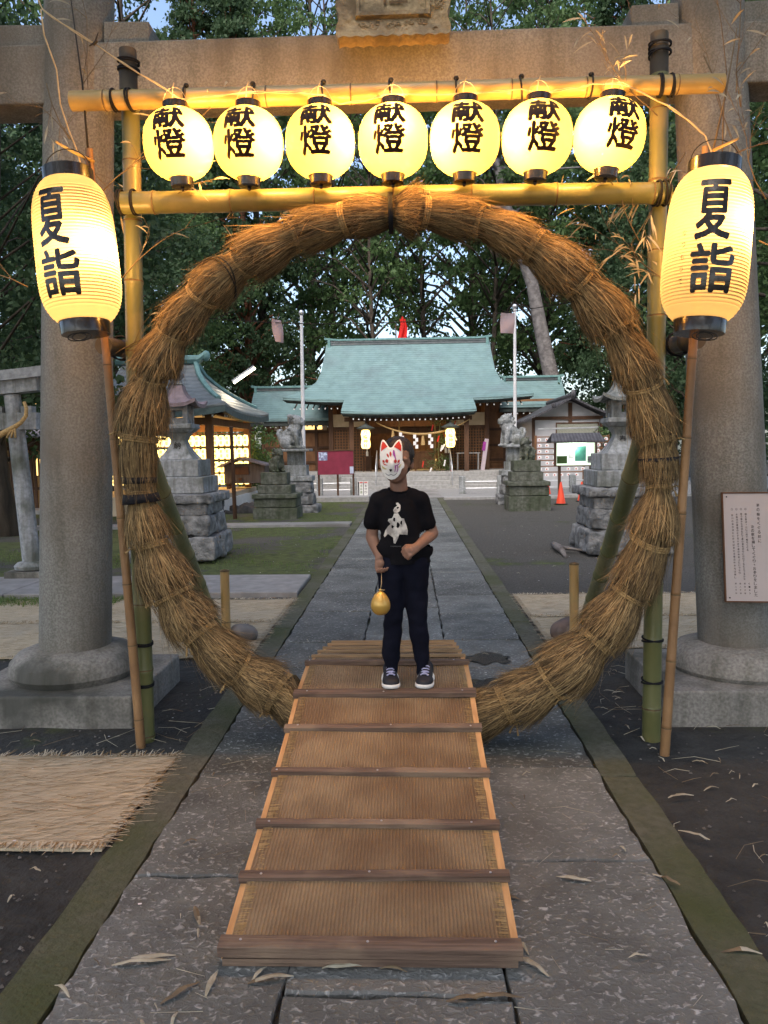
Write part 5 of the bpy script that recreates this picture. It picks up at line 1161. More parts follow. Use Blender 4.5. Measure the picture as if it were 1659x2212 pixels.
def pedestal(name, lab, px, Y, tiers, m_, seed, rough=None):
    root = thing(name, lab, 'pedestal', (XX(px, Y), Y, 0), 'pedestals of the guardian dogs'); r = random.Random(seed)
    for y0, y1, pxa, pxb, kind in tiers:
        xa, xb = XX(pxa, Y), XX(pxb, Y); z1, z0 = H(y0, Y), H(y1, Y); w = (xb - xa) / 2; cx = (xa + xb) / 2; m = MB()
        if kind == 'block': m.b2(xa, xb, Y - w * .9 + .0, Y + w * .9, z0 + .002, z1); obj('block', m, m_, root, bevel=.012)
        elif kind == 'cap': m.b2(xa, xb, Y - w * .95, Y + w * .95, z0 + .002, z1); obj('cornice', m, m_, root, bevel=.02)
        else:
            n = 4; per = 2 * w / n
            for q in range(n):
                for d in range(2):
                    m.box((xa + per * (q + .5) + r.uniform(-.01, .01), Y + (-w * .5 if d == 0 else w * .5), (z0 + z1) / 2), (per * .97, w * .98, (z1 - z0) * .97), Matrix.Rotation(r.uniform(-.04, .04), 3, 'Z'))
            me = fuse(m, .03, 1, amp=.035, freq=6); obj('rough_course', me, rough_stone, root, True)
    return root
place_statue('guardian_dog', 'small dark mossy guardian dog on a stepped pedestal left of the path', 598, 1016, 17.6, .56, 1, moss_stone, 3, -.9)
pedestal('dog_pedestal', 'stepped dark mossy pedestal under the small guardian dog left of the path', 602, 17.6, ((1016, 1042, 566, 622, 'block'), (1043, 1061, 560, 632, 'block'), (1061, 1071, 550, 646, 'cap'), (1072, 1090, 553, 642, 'block'), (1091, 1120, 551, 645, 'block')), moss_stone, 1)
place_statue('guardian_dog', 'large pale grey guardian dog looking right on a tall pedestal behind the small left one', 630, 966, 19.2, .86, 1, grey_stone, 5, -.25)
pedestal('dog_pedestal', 'tall grey pedestal with rough stone courses under the large left guardian dog', 640, 19.2, ((966, 972, 594, 672, 'cap'), (972, 1001, 622, 657, 'block'), (1001, 1024, 616, 664, 'block'), (1024, 1036, 618, 676, 'cap'), (1036, 1062, 622, 674, 'rough'), (1062, 1086, 620, 678, 'rough'), (1086, 1112, 616, 688, 'rough')), grey_stone, 2)
place_statue('guardian_dog', 'large weathered guardian dog on a tall pedestal, right of the path', 1105, 968, 21.0, .90, -1, grey_stone, 8, .3)
pedestal('dog_pedestal', 'tall pedestal with rough stone courses under the large right guardian dog', 1105, 21.0, ((964, 970, 1088, 1140, 'cap'), (970, 1000, 1094, 1122, 'block'), (1000, 1020, 1090, 1124, 'block'), (1018, 1030, 1080, 1128, 'cap'), (1030, 1048, 1084, 1126, 'rough'), (1048, 1070, 1080, 1128, 'rough'), (1070, 1092, 1072, 1130, 'rough')), grey_stone, 3)
place_statue('guardian_dog', 'small dark mossy guardian dog on a stepped pedestal right of the path', 1138, 1000, 19.0, .60, -1, moss_stone, 12, .8)
pedestal('dog_pedestal', 'stepped dark mossy pedestal under the small guardian dog right of the path', 1134, 19.0, ((998, 1021, 1106, 1164, 'block'), (1022, 1042, 1101, 1169, 'block'), (1042, 1052, 1092, 1182, 'cap'), (1053, 1072, 1096, 1180, 'block'), (1073, 1106, 1094, 1183, 'block')), moss_stone, 4)
# flagpoles
for q, (px, yb, yt, Y, lab) in enumerate(((653, 1010, 680, 20.3, 'white flagpole with a ball on top, left of the shrine roof'), (1112, 1010, 666, 22.5, 'white flagpole with a ball on top, right of the shrine roof'))):
    b = at(px + (2 if q == 0 else 0), 1012, Y); t = at(px - (2 if q == 0 else 0), yt, Y); root = thing('flagpole', lab, 'flagpole', (b.x, Y, 0), 'flagpoles'); m = MB(); m.tube([(b.x + .01, Y, -.05), t], [.062, .040], 16); obj('pole', m, pole_m, root, 'auto'); m = MB(); m.ball(t + Vector((0, 0, .05)), .075, 16); obj('ball', m, steel, root, True)
# red banner standing beyond the ridge
p = at(870, 742, 37); m = MB(); rows = []
for v in np.linspace(0, 1, 12): rows.append([(p.x + (u - .5) * (.34 + .26 * v * v) * (1 if v > .25 else .8) + .05 * math.sin(v * 6), 37 + .08 * math.sin(u * 9 + v * 3), p.z + 1.15 - 1.4 * v + (.10 if .3 < u < .7 and v == 0 else 0)) for u in np.linspace(0, 1, 9)])
m.slabgrid([[Vector(a) for a in q] for q in rows], .01); rbn = obj('red_banner', m, red_cloth, None, True, loc=(p.x, 37, 0)); tag(rbn, 'red cloth banner sticking up behind the shrine ridge', 'banner'); m = MB(); m.tube([(p.x - .3, 37.05, 0), (p.x - .32, 37.05, p.z + .9)], [.03] * 2, 8); obj('pole', m, wood_d, rbn)

# ------------------------------------------------------------------ stone lanterns
def stone_lantern(px, Y, lab, ch, seed, hue):
    cx = XX(px, Y); root = thing('stone_lantern', lab, 'stone lantern', (cx, Y, 0), 'tall stone lanterns on rough bases'); r = random.Random(seed); k = Y / 1659
    Z = lambda py: 1.5 + (970 - py) * k
    def sq(w, z0, z1, m_=grey_stone, nm='block', bv=.012, ta=1.0, n=4):
        m = MB(); m.lathe([(w * 1.4142, z0), (w * ta * 1.4142, z1)], (cx, Y, 0), 4, ph=math.pi / 4); return obj(nm, m, m_, root, bevel=bv)
    for z0, z1, w in ((0, .34, .58), (.34, .62, .52), (.62, .80, .49)):
        m = MB(); 
        for i in range(3):
            for j in range(3):
                if i == 1 and j == 1: continue
                m.box((cx + (i - 1) * w * .66, Y + (j - 1) * w * .66, (z0 + z1) / 2), (w * .68, w * .68, (z1 - z0) * .98), Matrix.Rotation(r.uniform(-.06, .06), 3, 'Z') @ Matrix.Rotation(r.uniform(-.03, .03), 3, 'X'))
        m.box((cx, Y, (z0 + z1) / 2), (w, w, (z1 - z0) * .9)); me = fuse(m, .028, 1, amp=.055, freq=4.5); obj('rough_course', me, rough_stone, root, True)
    m = MB(); m.box((cx, Y, .86), (1.14, 1.14, .13)); me = fuse(m, .022, 1, amp=.02, freq=8); obj('rough_slab', me, rough_stone, root, True)
    sq(.43, .932, 1.16); sq(.345, 1.163, 1.40)
    m = MB(); P = []
    for i in range(15): t = i / 14; P.append(((.245 - .155 * math.sin(min(1, t * 1.15) * math.pi / 2) + .06 * max(0, t - .7) / .3) * 1.4142, 1.403 + .37 * t))
    m.lathe(P, (cx, Y, 0), 4, ph=math.pi / 4); obj('shaft', m, grey_stone, root, 'auto')
    m = MB(); put_text(m, ch, 0, 1.60, .10, .10, lambda a, b: Vector((cx + a, Y - (.245 - .155 * math.sin(min(1, (b - 1.403) / .37 * 1.15) * math.pi / 2)) - .012, b)), .01, .2); obj('carved_character', m, mask_k if hue else wire_m, root)
    sq(.17, 1.776, 1.83, ta=1.35); sq(.235, 1.832, 1.90)
    m = MB(); w = .135
    for sx in (-1, 1):
        for sy in (-1, 1): m.b2(cx + sx * w - .035 + (0), cx + sx * w + .035, Y + sy * w - .035, Y + sy * w + .035, 1.902, 2.16)
    for sx, sy in ((0, -1), (0, 1), (-1, 0), (1, 0)):
        for z0, z1 in ((1.903, 1.98), (2.09, 2.159)): m.box((cx + sx * w, Y + sy * w, (z0 + z1) / 2), ((.04 if sx else .2), (.04 if sy else .2), z1 - z0))
    if hue: 
        m.b2(cx - .1, cx - .03, Y - w - .02, Y - w + .02, 1.98, 2.09)
    obj('fire_box', m, grey_stone, root)
    m = MB(); rows = []
    for t in np.linspace(0, 1, 9):
        w_ = .08 + .25 * t ** 1.5; z = 2.44 - .26 * math.sin(t * math.pi / 2); q = []
        for c_ in range(25):
            a = 2 * math.pi * c_ / 24 + math.pi / 4; s_ = 1 / max(abs(math.cos(a)), abs(math.sin(a))); corner = (s_ - 1) / .4142; q.append((cx + w_ * s_ * math.cos(a), Y + w_ * s_ * math.sin(a), z + .07 * corner ** 2 * t ** 3))
        rows.append(q)
    m.slabgrid([[Vector(a) for a in q] for q in rows], .05); obj('roof', m, mat('lantern_roof%d' % seed, *(((.26, .20, .22), (.15, .12, .13)) if not hue else ((.24, .25, .24), (.13, .14, .13))), 9, .6, .4, 30), root, 'auto')
    m = MB(); m.lathe([(.06, 2.42), (.085, 2.46), (.06, 2.50), (.05, 2.52), (.085, 2.56), (.095, 2.61), (.06, 2.65), (.02, 2.68)], (cx, Y, 0), 16); obj('finial', m, grey_stone, root, 'auto')
stone_lantern(389, 10.9, 'tall stone lantern with a purplish roof left of the path, partly behind the straw ring', '納', 1, 0)
stone_lantern(1340, 11.2, 'tall stone lantern with open fire box right of the path, partly behind the straw ring', '奉', 2, 1)
# ------------------------------------------------------------------ side hall with rows of lit lanterns
sh_ = thing('dance_hall', 'open wooden hall with a grey-green hipped roof left of the path', 'hall', (-6.5, 20.8, 0))
ex0, ex1, ey0, ey1, ez = -8.9, -4.20, 18.0, 23.6, 2.52
rx_0, rx_1, ry_, rz2 = -7.6, -5.65, 20.8, 3.92
def hip(side):
    rows = []
    for t in np.linspace(0, 1, 11):
        c = t ** .62      # steep near the ridge, flat at the eave
        x0, x1 = rx_0 + (ex0 - rx_0) * t, rx_1 + (ex1 - rx_1) * t; y0, y1 = ry_ + (ey0 - ry_) * t, ry_ + (ey1 - ry_) * t; z = rz2 + (ez - rz2) * c
        P = {'f': ((x0, y0), (x1, y0)), 'r': ((x1, y0), (x1, y1)), 'b': ((x1, y1), (x0, y1)), 'l': ((x0, y1), (x0, y0))}[side]
        rows.append([Vector((P[0][0] + (P[1][0] - P[0][0]) * u, P[0][1] + (P[1][1] - P[0][1]) * u, z + .14 * abs(2 * u - 1) ** 3 * t ** 2)) for u in np.linspace(0, 1, 24)])
    return rows
for s in 'frbl': m = MB(); m.slabgrid(hip(s), .06); obj('roof', m, slate_g, sh_, 'auto')
m = MB()
for s in 'frbl':
    e = hip(s)[-1]; cxy = Vector(((ex0 + ex1) / 2, (ey0 + ey1) / 2, 0)); inn = [p + (Vector((cxy.x, cxy.y, p.z)) - p) * .06 for p in e]
    m.slabgrid([[p + Vector((0, 0, -.065)) for p in e], [p + Vector((0, 0, -.065)) for p in inn]], .15)
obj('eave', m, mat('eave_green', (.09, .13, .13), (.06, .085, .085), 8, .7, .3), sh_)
m = MB(); m.tube([(rx_0 - .2, ry_, rz2 + .06), (rx_1 + .1, ry_, rz2 + .06), (rx_1 + .28, ry_, rz2 + .20)], [.13, .13, .08], 8)
for s in (-1, 1):
    P = [];
    for t in np.linspace(0, .8, 8): P.append((rx_1 + (ex1 - rx_1) * t, ry_ + s * 2.8 * t, rz2 + (ez - rz2) * t ** .62 + .04 + .1 * t ** 3))
    m.tube(P, [.07] * 8, 6)
m.ball((rx_1 + .30, ry_, rz2 + .16), (.12, .1, .15), 10); obj('ridge_tiles', m, copper_edge, sh_, 'auto')
m = MB(); mw = MB()
for y in np.arange(ey0 + .4, ey1 - .3, .22): m.tube([(ex1 - .12, y, ez - .16), (ex1 - .75, y, ez + .02)], [.03] * 2, 4); mw.box((ex1 - .115, y, ez - .16), (.014, .045, .05))
for x in np.arange(ex0 + .4, ex1 - .3, .22): m.tube([(x, ey0 + .12, ez - .16), (x, ey0 + .75, ez + .02)], [.03] * 2, 4); mw.box((x, ey0 + .115, ez - .16), (.045, .014, .05))
obj('rafter_row', m, wood_d, sh_); obj('rafter_tips', mw, whitep, sh_)
m = MB(); m.b2(ex0 + .7, ex1 - .5, ey0 + .6, ey1 - .4, 2.42, 2.50); obj('ceiling', m, wood_d, sh_)
for x in (-8.1, -6.4, -4.78):
    for y in (18.7, 23.1): m = MB(); m.b2(x - .085, x + .085, y - .085, y + .085, .3, 2.42); obj('column', m, wood_m, sh_)
m = MB(); m.b2(-8.2, -4.7, 18.62, 18.78, 2.16, 2.34); m.b2(-4.86, -4.70, 18.7, 23.1, 2.16, 2.34); m.b2(-8.2, -4.7, 23.2, 23.3, 2.1, 2.34); obj('beam', m, wood_m, sh_)
m = MB(); m.b2(-8.4, -4.62, 18.5, 23.5, -.1, .42); obj('stage', m, cream, sh_); m = MB(); m.b2(-4.618, -4.54, 18.4, 18.6, -.1, .58); m.b2(-4.618, -4.55, 18.602, 23.5, -.1, .30); obj('white_edge', m, whitep, sh_)
NTH = ['first', 'second', 'third', 'fourth', 'fifth', 'sixth', 'seventh', 'eighth', 'ninth', 'tenth', 'eleventh', 'twelfth', 'thirteenth', 'fourteenth', 'fifteenth', 'sixteenth', 'seventeenth', 'eighteenth', 'nineteenth', 'twentieth', 'twenty-first', 'twenty-second', 'twenty-third']
pr0 = None
for rI, z in enumerate((1.83, 1.44, 1.05, .68)):
    for k in range(23):
        c = Vector((-4.80 - k * .182, 22.95, z))
        if pr0 is None:
            pr0 = thing('row_lantern', 'small glowing round lantern in the packed rows on the far side of the open hall', 'lantern', c, 'packed rows of lit lanterns in the open hall')
            m = MB(); m.lathe([(.045, -.165), (.080, -.13), (.092, 0), (.080, .13), (.045, .165)], c, 12); s_ = obj('shade', m, lit_small, pr0, True)
            m = MB()
            for q, ch in enumerate('献燈'): put_text(m, ch, 0, .07 - q * .13, .075, .10, lambda a, b: c + Vector((a, -.094, b)), .01, 0)
            obj('lettering', m, ink, s_); m = MB(); m.lathe([(.05, .16), (.05, .185)], c, 12); m.lathe([(.045, -.185), (.05, -.16)], c, 12); obj('cap_ring', m, lacq, pr0)
            o = pr0
        else: o = dup(pr0, c)
        o['label'] = 'glowing hall lantern in the %s row, %s from the right' % (('top', 'second', 'third', 'bottom')[rI], NTH[k])
m = MB()
for z in (2.03, 1.64, 1.25, .88): m.b2(-9.0, -4.7, 22.93, 22.97, z, z + .022)
for x in (-9.0, -6.9, -4.7): m.b2(x - .03, x + .03, 22.93, 22.97, .42, 2.05)
o = obj('lantern_rack', m, wood_m, loc=(-6.9, 22.95, .42)); tag(o, 'wooden rack carrying the packed rows of lit lanterns in the open hall', 'rack')
# offertory shed, brown pole, tube lamp
Y = 22.2; bx0, bx1 = XX(484, Y), XX(572, Y); shd = thing('offertory_shed', 'small dark wooden box with a sloping roof on legs, below the lit lanterns', 'shed', ((bx0 + bx1) / 2, Y, 0))
m = MB(); m.b2(bx0, bx1, Y - .1, Y + .6, H(1039, Y), H(997, Y)); obj('box', m, mat('old_board', (.11, .10, .10), (.07, .063, .06), 6, .8, .4, 20, st=(6, 1, .3)), shd, bevel=.008)
m = MB(); xm = XX(519, Y)
m.slabgrid([[Vector((XX(472, Y), Y - .25, H(1001, Y))), Vector((xm, Y - .25, H(982, Y))), Vector((XX(577, Y), Y - .25, H(998, Y)))], [Vector((XX(472, Y), Y + .7, H(1001, Y))), Vector((xm, Y + .7, H(982, Y))), Vector((XX(577, Y), Y + .7, H(998, Y)))]], .05); obj('roof', m, mat('old_shingle', (.20, .19, .22), (.13, .12, .14), 8, .7, .4), shd)
for x in (bx0 + .1, bx1 - .12):
    for y in (Y, Y + .5): m = MB(); m.b2(x - .05, x + .05, y - .05, y + .05, -.05, H(1039, Y)); obj('leg', m, wood_d, shd)
m = MB(); m.b2(xm - .25, xm + .25, Y - .115, Y - .101, H(1020, Y), H(1003, Y)); m.box((xm, Y - .12, H(1030, Y)), (.10, .02, .08)); obj('slot_panel', m, wood_d, shd)
A, B = gnd(508, 1120, -.03), at(499, 922, 17.0); m = MB(); m.tube([A - Vector((0, 0, .1)), B], [.048, .040], 12); o = obj('brown_post', m, wood_d, None, 'auto', loc=A); tag(o, 'slim brown metal post standing in front of the lit lantern rows', 'post')
A, B = at(505, 827, 23), at(551, 795, 23); lt_ = thing('tube_lamp', 'long lit fluorescent tube lamp slanting beside a reddish tree trunk', 'lamp', A); m = MB(); m.tube([A, B], [.035] * 2, 10); obj('tube', m, lit_tube, lt_, True)
m = MB(); u = (B - A).normalized(); n_ = Vector((-u.z, 0, u.x)); m.slabgrid([[A + n_ * .05 + Vector((0, -.09, -.02)), A + n_ * .10, A + n_ * .05 + Vector((0, .09, 0))], [B + n_ * .05 + Vector((0, -.09, -.02)), B + n_ * .10, B + n_ * .05 + Vector((0, .09, 0))]], .01); obj('reflector', m, steel, lt_)
m = MB(); m.tube([A.lerp(B, .5) + n_ * .06, A.lerp(B, .5) + n_ * .06 + Vector((.25, .9, .05))], [.02] * 2, 6); obj('arm', m, wood_d, lt_)
ld = bpy.data.lights.new('tube_light', 'POINT'); ld.energy = 25; ld.color = (1, .85, .6); ld.shadow_soft_size = .2; lo = bpy.data.objects.new('tube_light', ld); C.objects.link(lo); lo.parent = lt_; lo.location = (B - A) * .5 + Vector((0, -.15, -.1))
hl = bpy.data.lights.new('hall_light', 'POINT'); hl.energy = 70; hl.color = (1, .55, .2); hl.shadow_soft_size = .3; lo = bpy.data.objects.new('hall_light', hl); C.objects.link(lo); lo.parent = sh_; lo.location = (0.2, .6, 1.9)
hl = bpy.data.lights.new('porch_light', 'POINT'); hl.energy = 45; hl.color = (1, .62, .28); hl.shadow_soft_size = .3; lo = bpy.data.objects.new('porch_light', hl); C.objects.link(lo); lo.parent = shr; lo.location = (0, 0.2, 2.7)
m = MB(); r = random.Random(5)
for k in range(16): px = r.uniform(498, 556); m.ball((XX(px, 19.5), r.uniform(19, 21), -.02), (r.uniform(.1, .3), r.uniform(.1, .2), r.uniform(.05, .22)), 8)
me = fuse(m, .05, 1, amp=.06, freq=4); o = obj('rubble', me, mat('dark_rock', (.06, .06, .06), (.03, .03, .032), 9, .9, .6), None, True, loc=(XX(525, 19.5), 20, 0)); tag(o, 'heap of dark rocks at the foot of the wooden box', 'rocks')

# ------------------------------------------------------------------ small side torii on the left
YT = 9.2; st_ = thing('side_torii', 'smaller pale grey stone torii with a straw rope, left of the big gate', 'torii gate', (-6.0, YT, 0)); cxT = -6.05
for s in (1, -1):
    m = MB(); P = [(cxT + s * (1.49 - .14 * t), YT, .10 + 2.12 * t) for t in np.linspace(0, 1, 8)]; m.tube(P, [.108 - .014 * t for t in np.linspace(0, 1, 8)], 24); obj('pillar', m, grey_stone, st_, 'auto')
    m = MB(); m.lathe([(.17, .10), (.20, .11), (.21, .15), (.17, .19), (.13, .20)], (cxT + s * 1.49, YT, 0), 28); obj('pillar_foot', m, grey_stone, st_, 'auto')
    m = MB(); m.b2(cxT + s * 1.49 - .24, cxT + s * 1.49 + .24, YT - .24, YT + .24, -.1, .10); obj('plinth', m, granite_base, st_, bevel=.01)
    for w in (-.20, .16): m = MB(); m.box((cxT + s * 1.38 + w * 1, YT, 2.045), (.13, .12, .075)); obj('wedge', m, grey_stone, st_)
m = MB(); m.b2(cxT - 1.68, cxT + 1.66, YT - .07, YT + .07, 1.80, 2.005); obj('tie_beam', m, grey_stone, st_, bevel=.008)
for z, t, w, hw, nm in ((2.37, .17, .10, 1.70, 'lintel'), (2.475, .12, .15, 1.95, 'top_lintel')):
    m = MB(); m.slabgrid([[(x, YT + s * w, z + .09 * (abs(x - cxT) / 1.9) ** 3) for x in np.linspace(cxT - hw, cxT + hw, 25)] for s in (-1, 1)] if False else [[Vector((x, YT + s * w, z + .09 * (abs(x - cxT) / 1.9) ** 3)) for x in np.linspace(cxT - hw, cxT + hw, 25)] for s in (-1, 1)], t); obj(nm, m, grey_stone if nm == 'lintel' else mat('lintel_cap', (.36, .38, .40), (.22, .23, .24), 14, .8, .4), st_, 'auto')
P = [at(x, y, YT - .16) for x, y in ((52, 868), (57, 882), (56, 898), (46, 912), (32, 922), (18, 930), (0, 940), (-40, 950), (-120, 948), (-200, 925))]; m = MB(); m.tube(P, [.020, .022, .024, .026, .030, .034, .038, .04, .035, .025], 8)
for q in range(3): p = P[4]; m.tube([p, p + Vector((-.05 + .03 * q, -.02, -.06)), p + Vector((-.09 + .05 * q, -.02, -.13))], [.012, .014, .016], 6)
obj('straw_rope', m, rope_m, st_, smooth=True)

# ------------------------------------------------------------------ house at the far left
hb = thing('left_house', 'low wooden house with glowing windows and a pale awning at the left edge', 'house', (-12.5, 22, 0)); Y = 20.5
m = MB(); m.b2(-16.5, -9.3, Y, Y + 3, -.1, 2.05); obj('wall', m, mat('ochre_board', (.38, .23, .10), (.30, .18, .08), 4, .8, .2), hb)
m = MB()
for px in (0, 22, 44, 66, 74, 90): x = XX(px, Y); m.b2(x - .035, x + .035, Y - .03, Y - .002, -.1, 1.95)
m.b2(-16.5, -9.3, Y - .028, Y - .002, .55, .62); m.b2(-16.5, -9.3, Y - .12, Y - .002, 1.62, 1.86); obj('timber_frame', m, wood_d, hb)
for a, b in ((2, 20), (25, 42), (76, 82), (84, 89)):
    f = MB(); x0, x1 = XX(a, Y), XX(b, Y); f.b2(x0, x1, Y - .022, Y - .004, H(1018, Y), H(972, Y)); w_ = obj('window', f, wood_m, hb); f = MB(); f.b2(x0 + .02, x1 - .02, Y - .027, Y - .0225, H(1016, Y), H(974, Y)); obj('pane', f, lit_window_and_wall if a > 50 else mat('dim_pane%d' % a, (.25, .28, .27), None, 3, .3, 0), w_)
m = MB(); m.slabgrid([[Vector((-16.8, Y - .7, 1.98)), Vector((-9.1, Y - .7, 1.98))], [Vector((-16.8, Y + .9, 2.45)), Vector((-9.1, Y + .9, 2.45))]], .04); obj('awning', m, mat('pale_awning', (.42, .42, .52), (.34, .34, .42), 6, .6, .1), hb)
m = MB(); m.b2(-16.2, -9.6, Y + .9, Y + 3, 2.05, 3.1); obj('upper_wall', m, cream, hb); m = MB(); m.b2(XX(66, Y + .9), -9.7, Y + .87, Y + .895, 2.48, 2.95); obj('lit_panel', m, lit_window_and_wall, hb)  # glowing panel stands in for orange lamplight falling on the upper wall
m = MB(); m.slabgrid([[Vector((-16.6, Y + .4, 3.05)), Vector((-9.2, Y + .4, 3.05))], [Vector((-16.6, Y + 2.0, 3.7)), Vector((-9.2, Y + 2.0, 3.7))], [Vector((-16.6, Y + 3.5, 3.05)), Vector((-9.2, Y + 3.5, 3.05))]], .08); obj('roof', m, slate_g, hb)
m = MB(); m.b2(-16.5, -9.0, Y - 1.1, Y - .05, -.1, .06); obj('doorstep', m, concrete, hb)

# ------------------------------------------------------------------ white office on the right, notice case, plaque rack, cones
Y = 28.0; of = thing('white_office', 'white plastered building with dark timbers and a gabled roof right of the shrine', 'building', (XX(1230, Y), Y, 0))
wx0, wx1, xc = XX(1150, Y), XX(1300, Y), XX(1231, Y); za, ze = H(864, Y), H(906, Y)
m = MB(); m.b2(wx0, wx1, Y, Y + 4, -.1, ze); m.add([(wx0, Y, ze), (wx1, Y, ze), (xc, Y, za - .12), (wx0, Y + 4, ze), (wx1, Y + 4, ze), (xc, Y + 4, za - .12)], [(0, 1, 2), (3, 5, 4), (0, 2, 5, 3), (1, 4, 5, 2)]); obj('wall', m, plaster, of)
m = MB(); e0, e1 = XX(1122, Y), XX(1318, Y); zl, zr2 = H(914, Y), H(903, Y)
m.slabgrid([[Vector((e0, y, zl)), Vector(((e0 + xc) / 2, y, (zl + za) / 2 - .05)), Vector((xc, y, za)), Vector(((e1 + xc) / 2, y, (zr2 + za) / 2 - .04)), Vector((e1, y, zr2))] for y in (Y - .5, Y + 4.4)], .07); obj('roof', m, tile_m, of)
m = MB(); m.tube([(xc, Y - .55, za + .04), (xc, Y + 4.4, za + .04)], [.10] * 2, 8); m.ball((xc, Y - .55, za + .10), (.10, .06, .14), 10); m.ball((XX(1190, Y), Y - .5, H(884, Y) + .03), (.09, .06, .09), 8); obj('ridge_tiles', m, tile_m, of, 'auto')
m = MB(); m.b2(wx0 - .02, wx1 + .02, Y - .05, Y - .002, ze - .10, ze + .02); m.b2(xc - .07, xc + .07, Y - .048, Y - .002, ze - .6, za - .2); m.b2(wx0 - .02, wx0 + .09, Y - .052, Y - .002, 0, ze); m.b2(wx1 - .09, wx1 + .02, Y - .052, Y - .002, 0, ze); obj('timber_frame', m, wood_d, of)
m = MB(); m.b2(XX(1202, Y), XX(1290, Y), Y - .06, Y - .053, H(944, Y), H(921, Y)); bd = obj('name_board', m, mat('grey_board', (.30, .31, .26), (.24, .25, .21), 20, .8, .1), of)
m = MB(); a, b, c_, d = XX(1202, Y), XX(1290, Y), H(944, Y), H(921, Y); m.b2(a - .04, b + .04, Y - .075, Y - .055, d, d + .05); m.b2(a - .04, b + .04, Y - .075, Y - .055, c_ - .05, c_); m.b2(a - .04, a, Y - .075, Y - .055, c_, d); m.b2(b, b + .04, Y - .075, Y - .055, c_, d); obj('board_frame', m, wood_d, bd)
m = MB(); m.tube([(XX(1157, Y), Y - .5, H(932, Y)), (XX(1288, Y), Y - .5, H(930, Y))], [.03] * 2, 6); m.tube([(XX(1284, Y), Y - .5, H(930, Y)), (XX(1284, Y), Y - .03, H(938, Y))], [.025] * 2, 6); obj('canopy_rail', m, steel, of)
for q, px in enumerate((1168,)): m = MB(); m.b2(XX(1152, Y) + .1, XX(1166, Y), Y - .07, Y - .055, .5, 1.9); obj('poster', m, pinkp, of)
Y = 23.6; nc = thing('notice_case', 'glass notice case lit from inside under a small tiled roof, right of the path', 'notice case', (XX(1243, Y), Y, 0)); a, b, z0, z1 = XX(1201, Y), XX(1286, Y), H(1010, Y), H(962, Y)
m = MB(); m.b2(a, b, Y + .10, Y + .14, z0, z1); obj('back_panel', m, lit_case, nc)
m = MB(); e = .035; m.b2(a - e, b + e, Y - .1, Y + .16, z0 - e, z0); m.b2(a - e, b + e, Y - .1, Y + .16, z1, z1 + e); m.b2(a - e, a, Y - .1, Y + .16, z0, z1); m.b2(b, b + e, Y - .1, Y + .16, z0, z1); obj('frame', m, wood_d, nc)
m = MB(); m.tube([(a + .25, Y + .0, z1 - .05), (b - .25, Y + .0, z1 - .05)], [.025] * 2, 8); obj('tube', m, lit_bright, nc)
m = MB(); m.slabgrid([[Vector((a - .22, Y - .35, z1 + .06)), Vector((b + .22, Y - .35, z1 + .06))], [Vector((a - .12, Y + .03, z1 + .30)), Vector((b + .12, Y + .03, z1 + .30))], [Vector((a - .22, Y + .4, z1 + .06)), Vector((b + .22, Y + .4, z1 + .06))]], .05); obj('roof', m, tile_m, nc)
for pc, (u0, u1, v0, v1) in zip((leaf_a, lit_case, whitep, slate_g), ((.04, .30, .08, .42), (.50, .78, .18, .85), (.34, .46, .3, .7), (.82, .96, .1, .4))):
    m = MB(); m.b2(a + (b - a) * u0, a + (b - a) * u1, Y + .085, Y + .099, z0 + (z1 - z0) * v0, z0 + (z1 - z0) * v1); obj('poster', m, mat('case_green', (.10, .35, .28), None, 5, .6, 0) if pc is lit_case else pc, nc)
for x in (XX(1209, Y), XX(1277, Y)): m = MB(); m.b2(x - .04, x + .04, Y, Y + .08, -.1, z0 - e); obj('leg', m, wood_d, nc)
ll = bpy.data.lights.new('case_light', 'POINT'); ll.energy = 4; ll.color = (.85, 1, .85); ll.shadow_soft_size = .1; lo = bpy.data.objects.new('case_light', ll); C.objects.link(lo); lo.parent = nc; lo.location = (0, -.0, z1 - .15)
Y = 26.2; er = thing('plaque_rack', 'wooden rack hung with rows of small votive plaques in front of the white building', 'rack', (XX(1230, Y), Y, 0)); a, b = XX(1158, Y), XX(1316, Y); rows_z = [H(954 + 12.6 * k, Y) for k in range(7)]
m = MB()
for z in rows_z: m.b2(a, b, Y, Y + .05, z + .07, z + .105)
obj('shelf', m, wood_m, er); m = MB()
for px in (1158, 1210, 1262, 1315): x = XX(px, Y); m.b2(x - .035, x + .035, Y + .052, Y + .10, -.1, H(945, Y)); 
obj('upright', m, wood_m, er)
ema = None; r = random.Random(3); ems = [cream, paper_w, whitep]
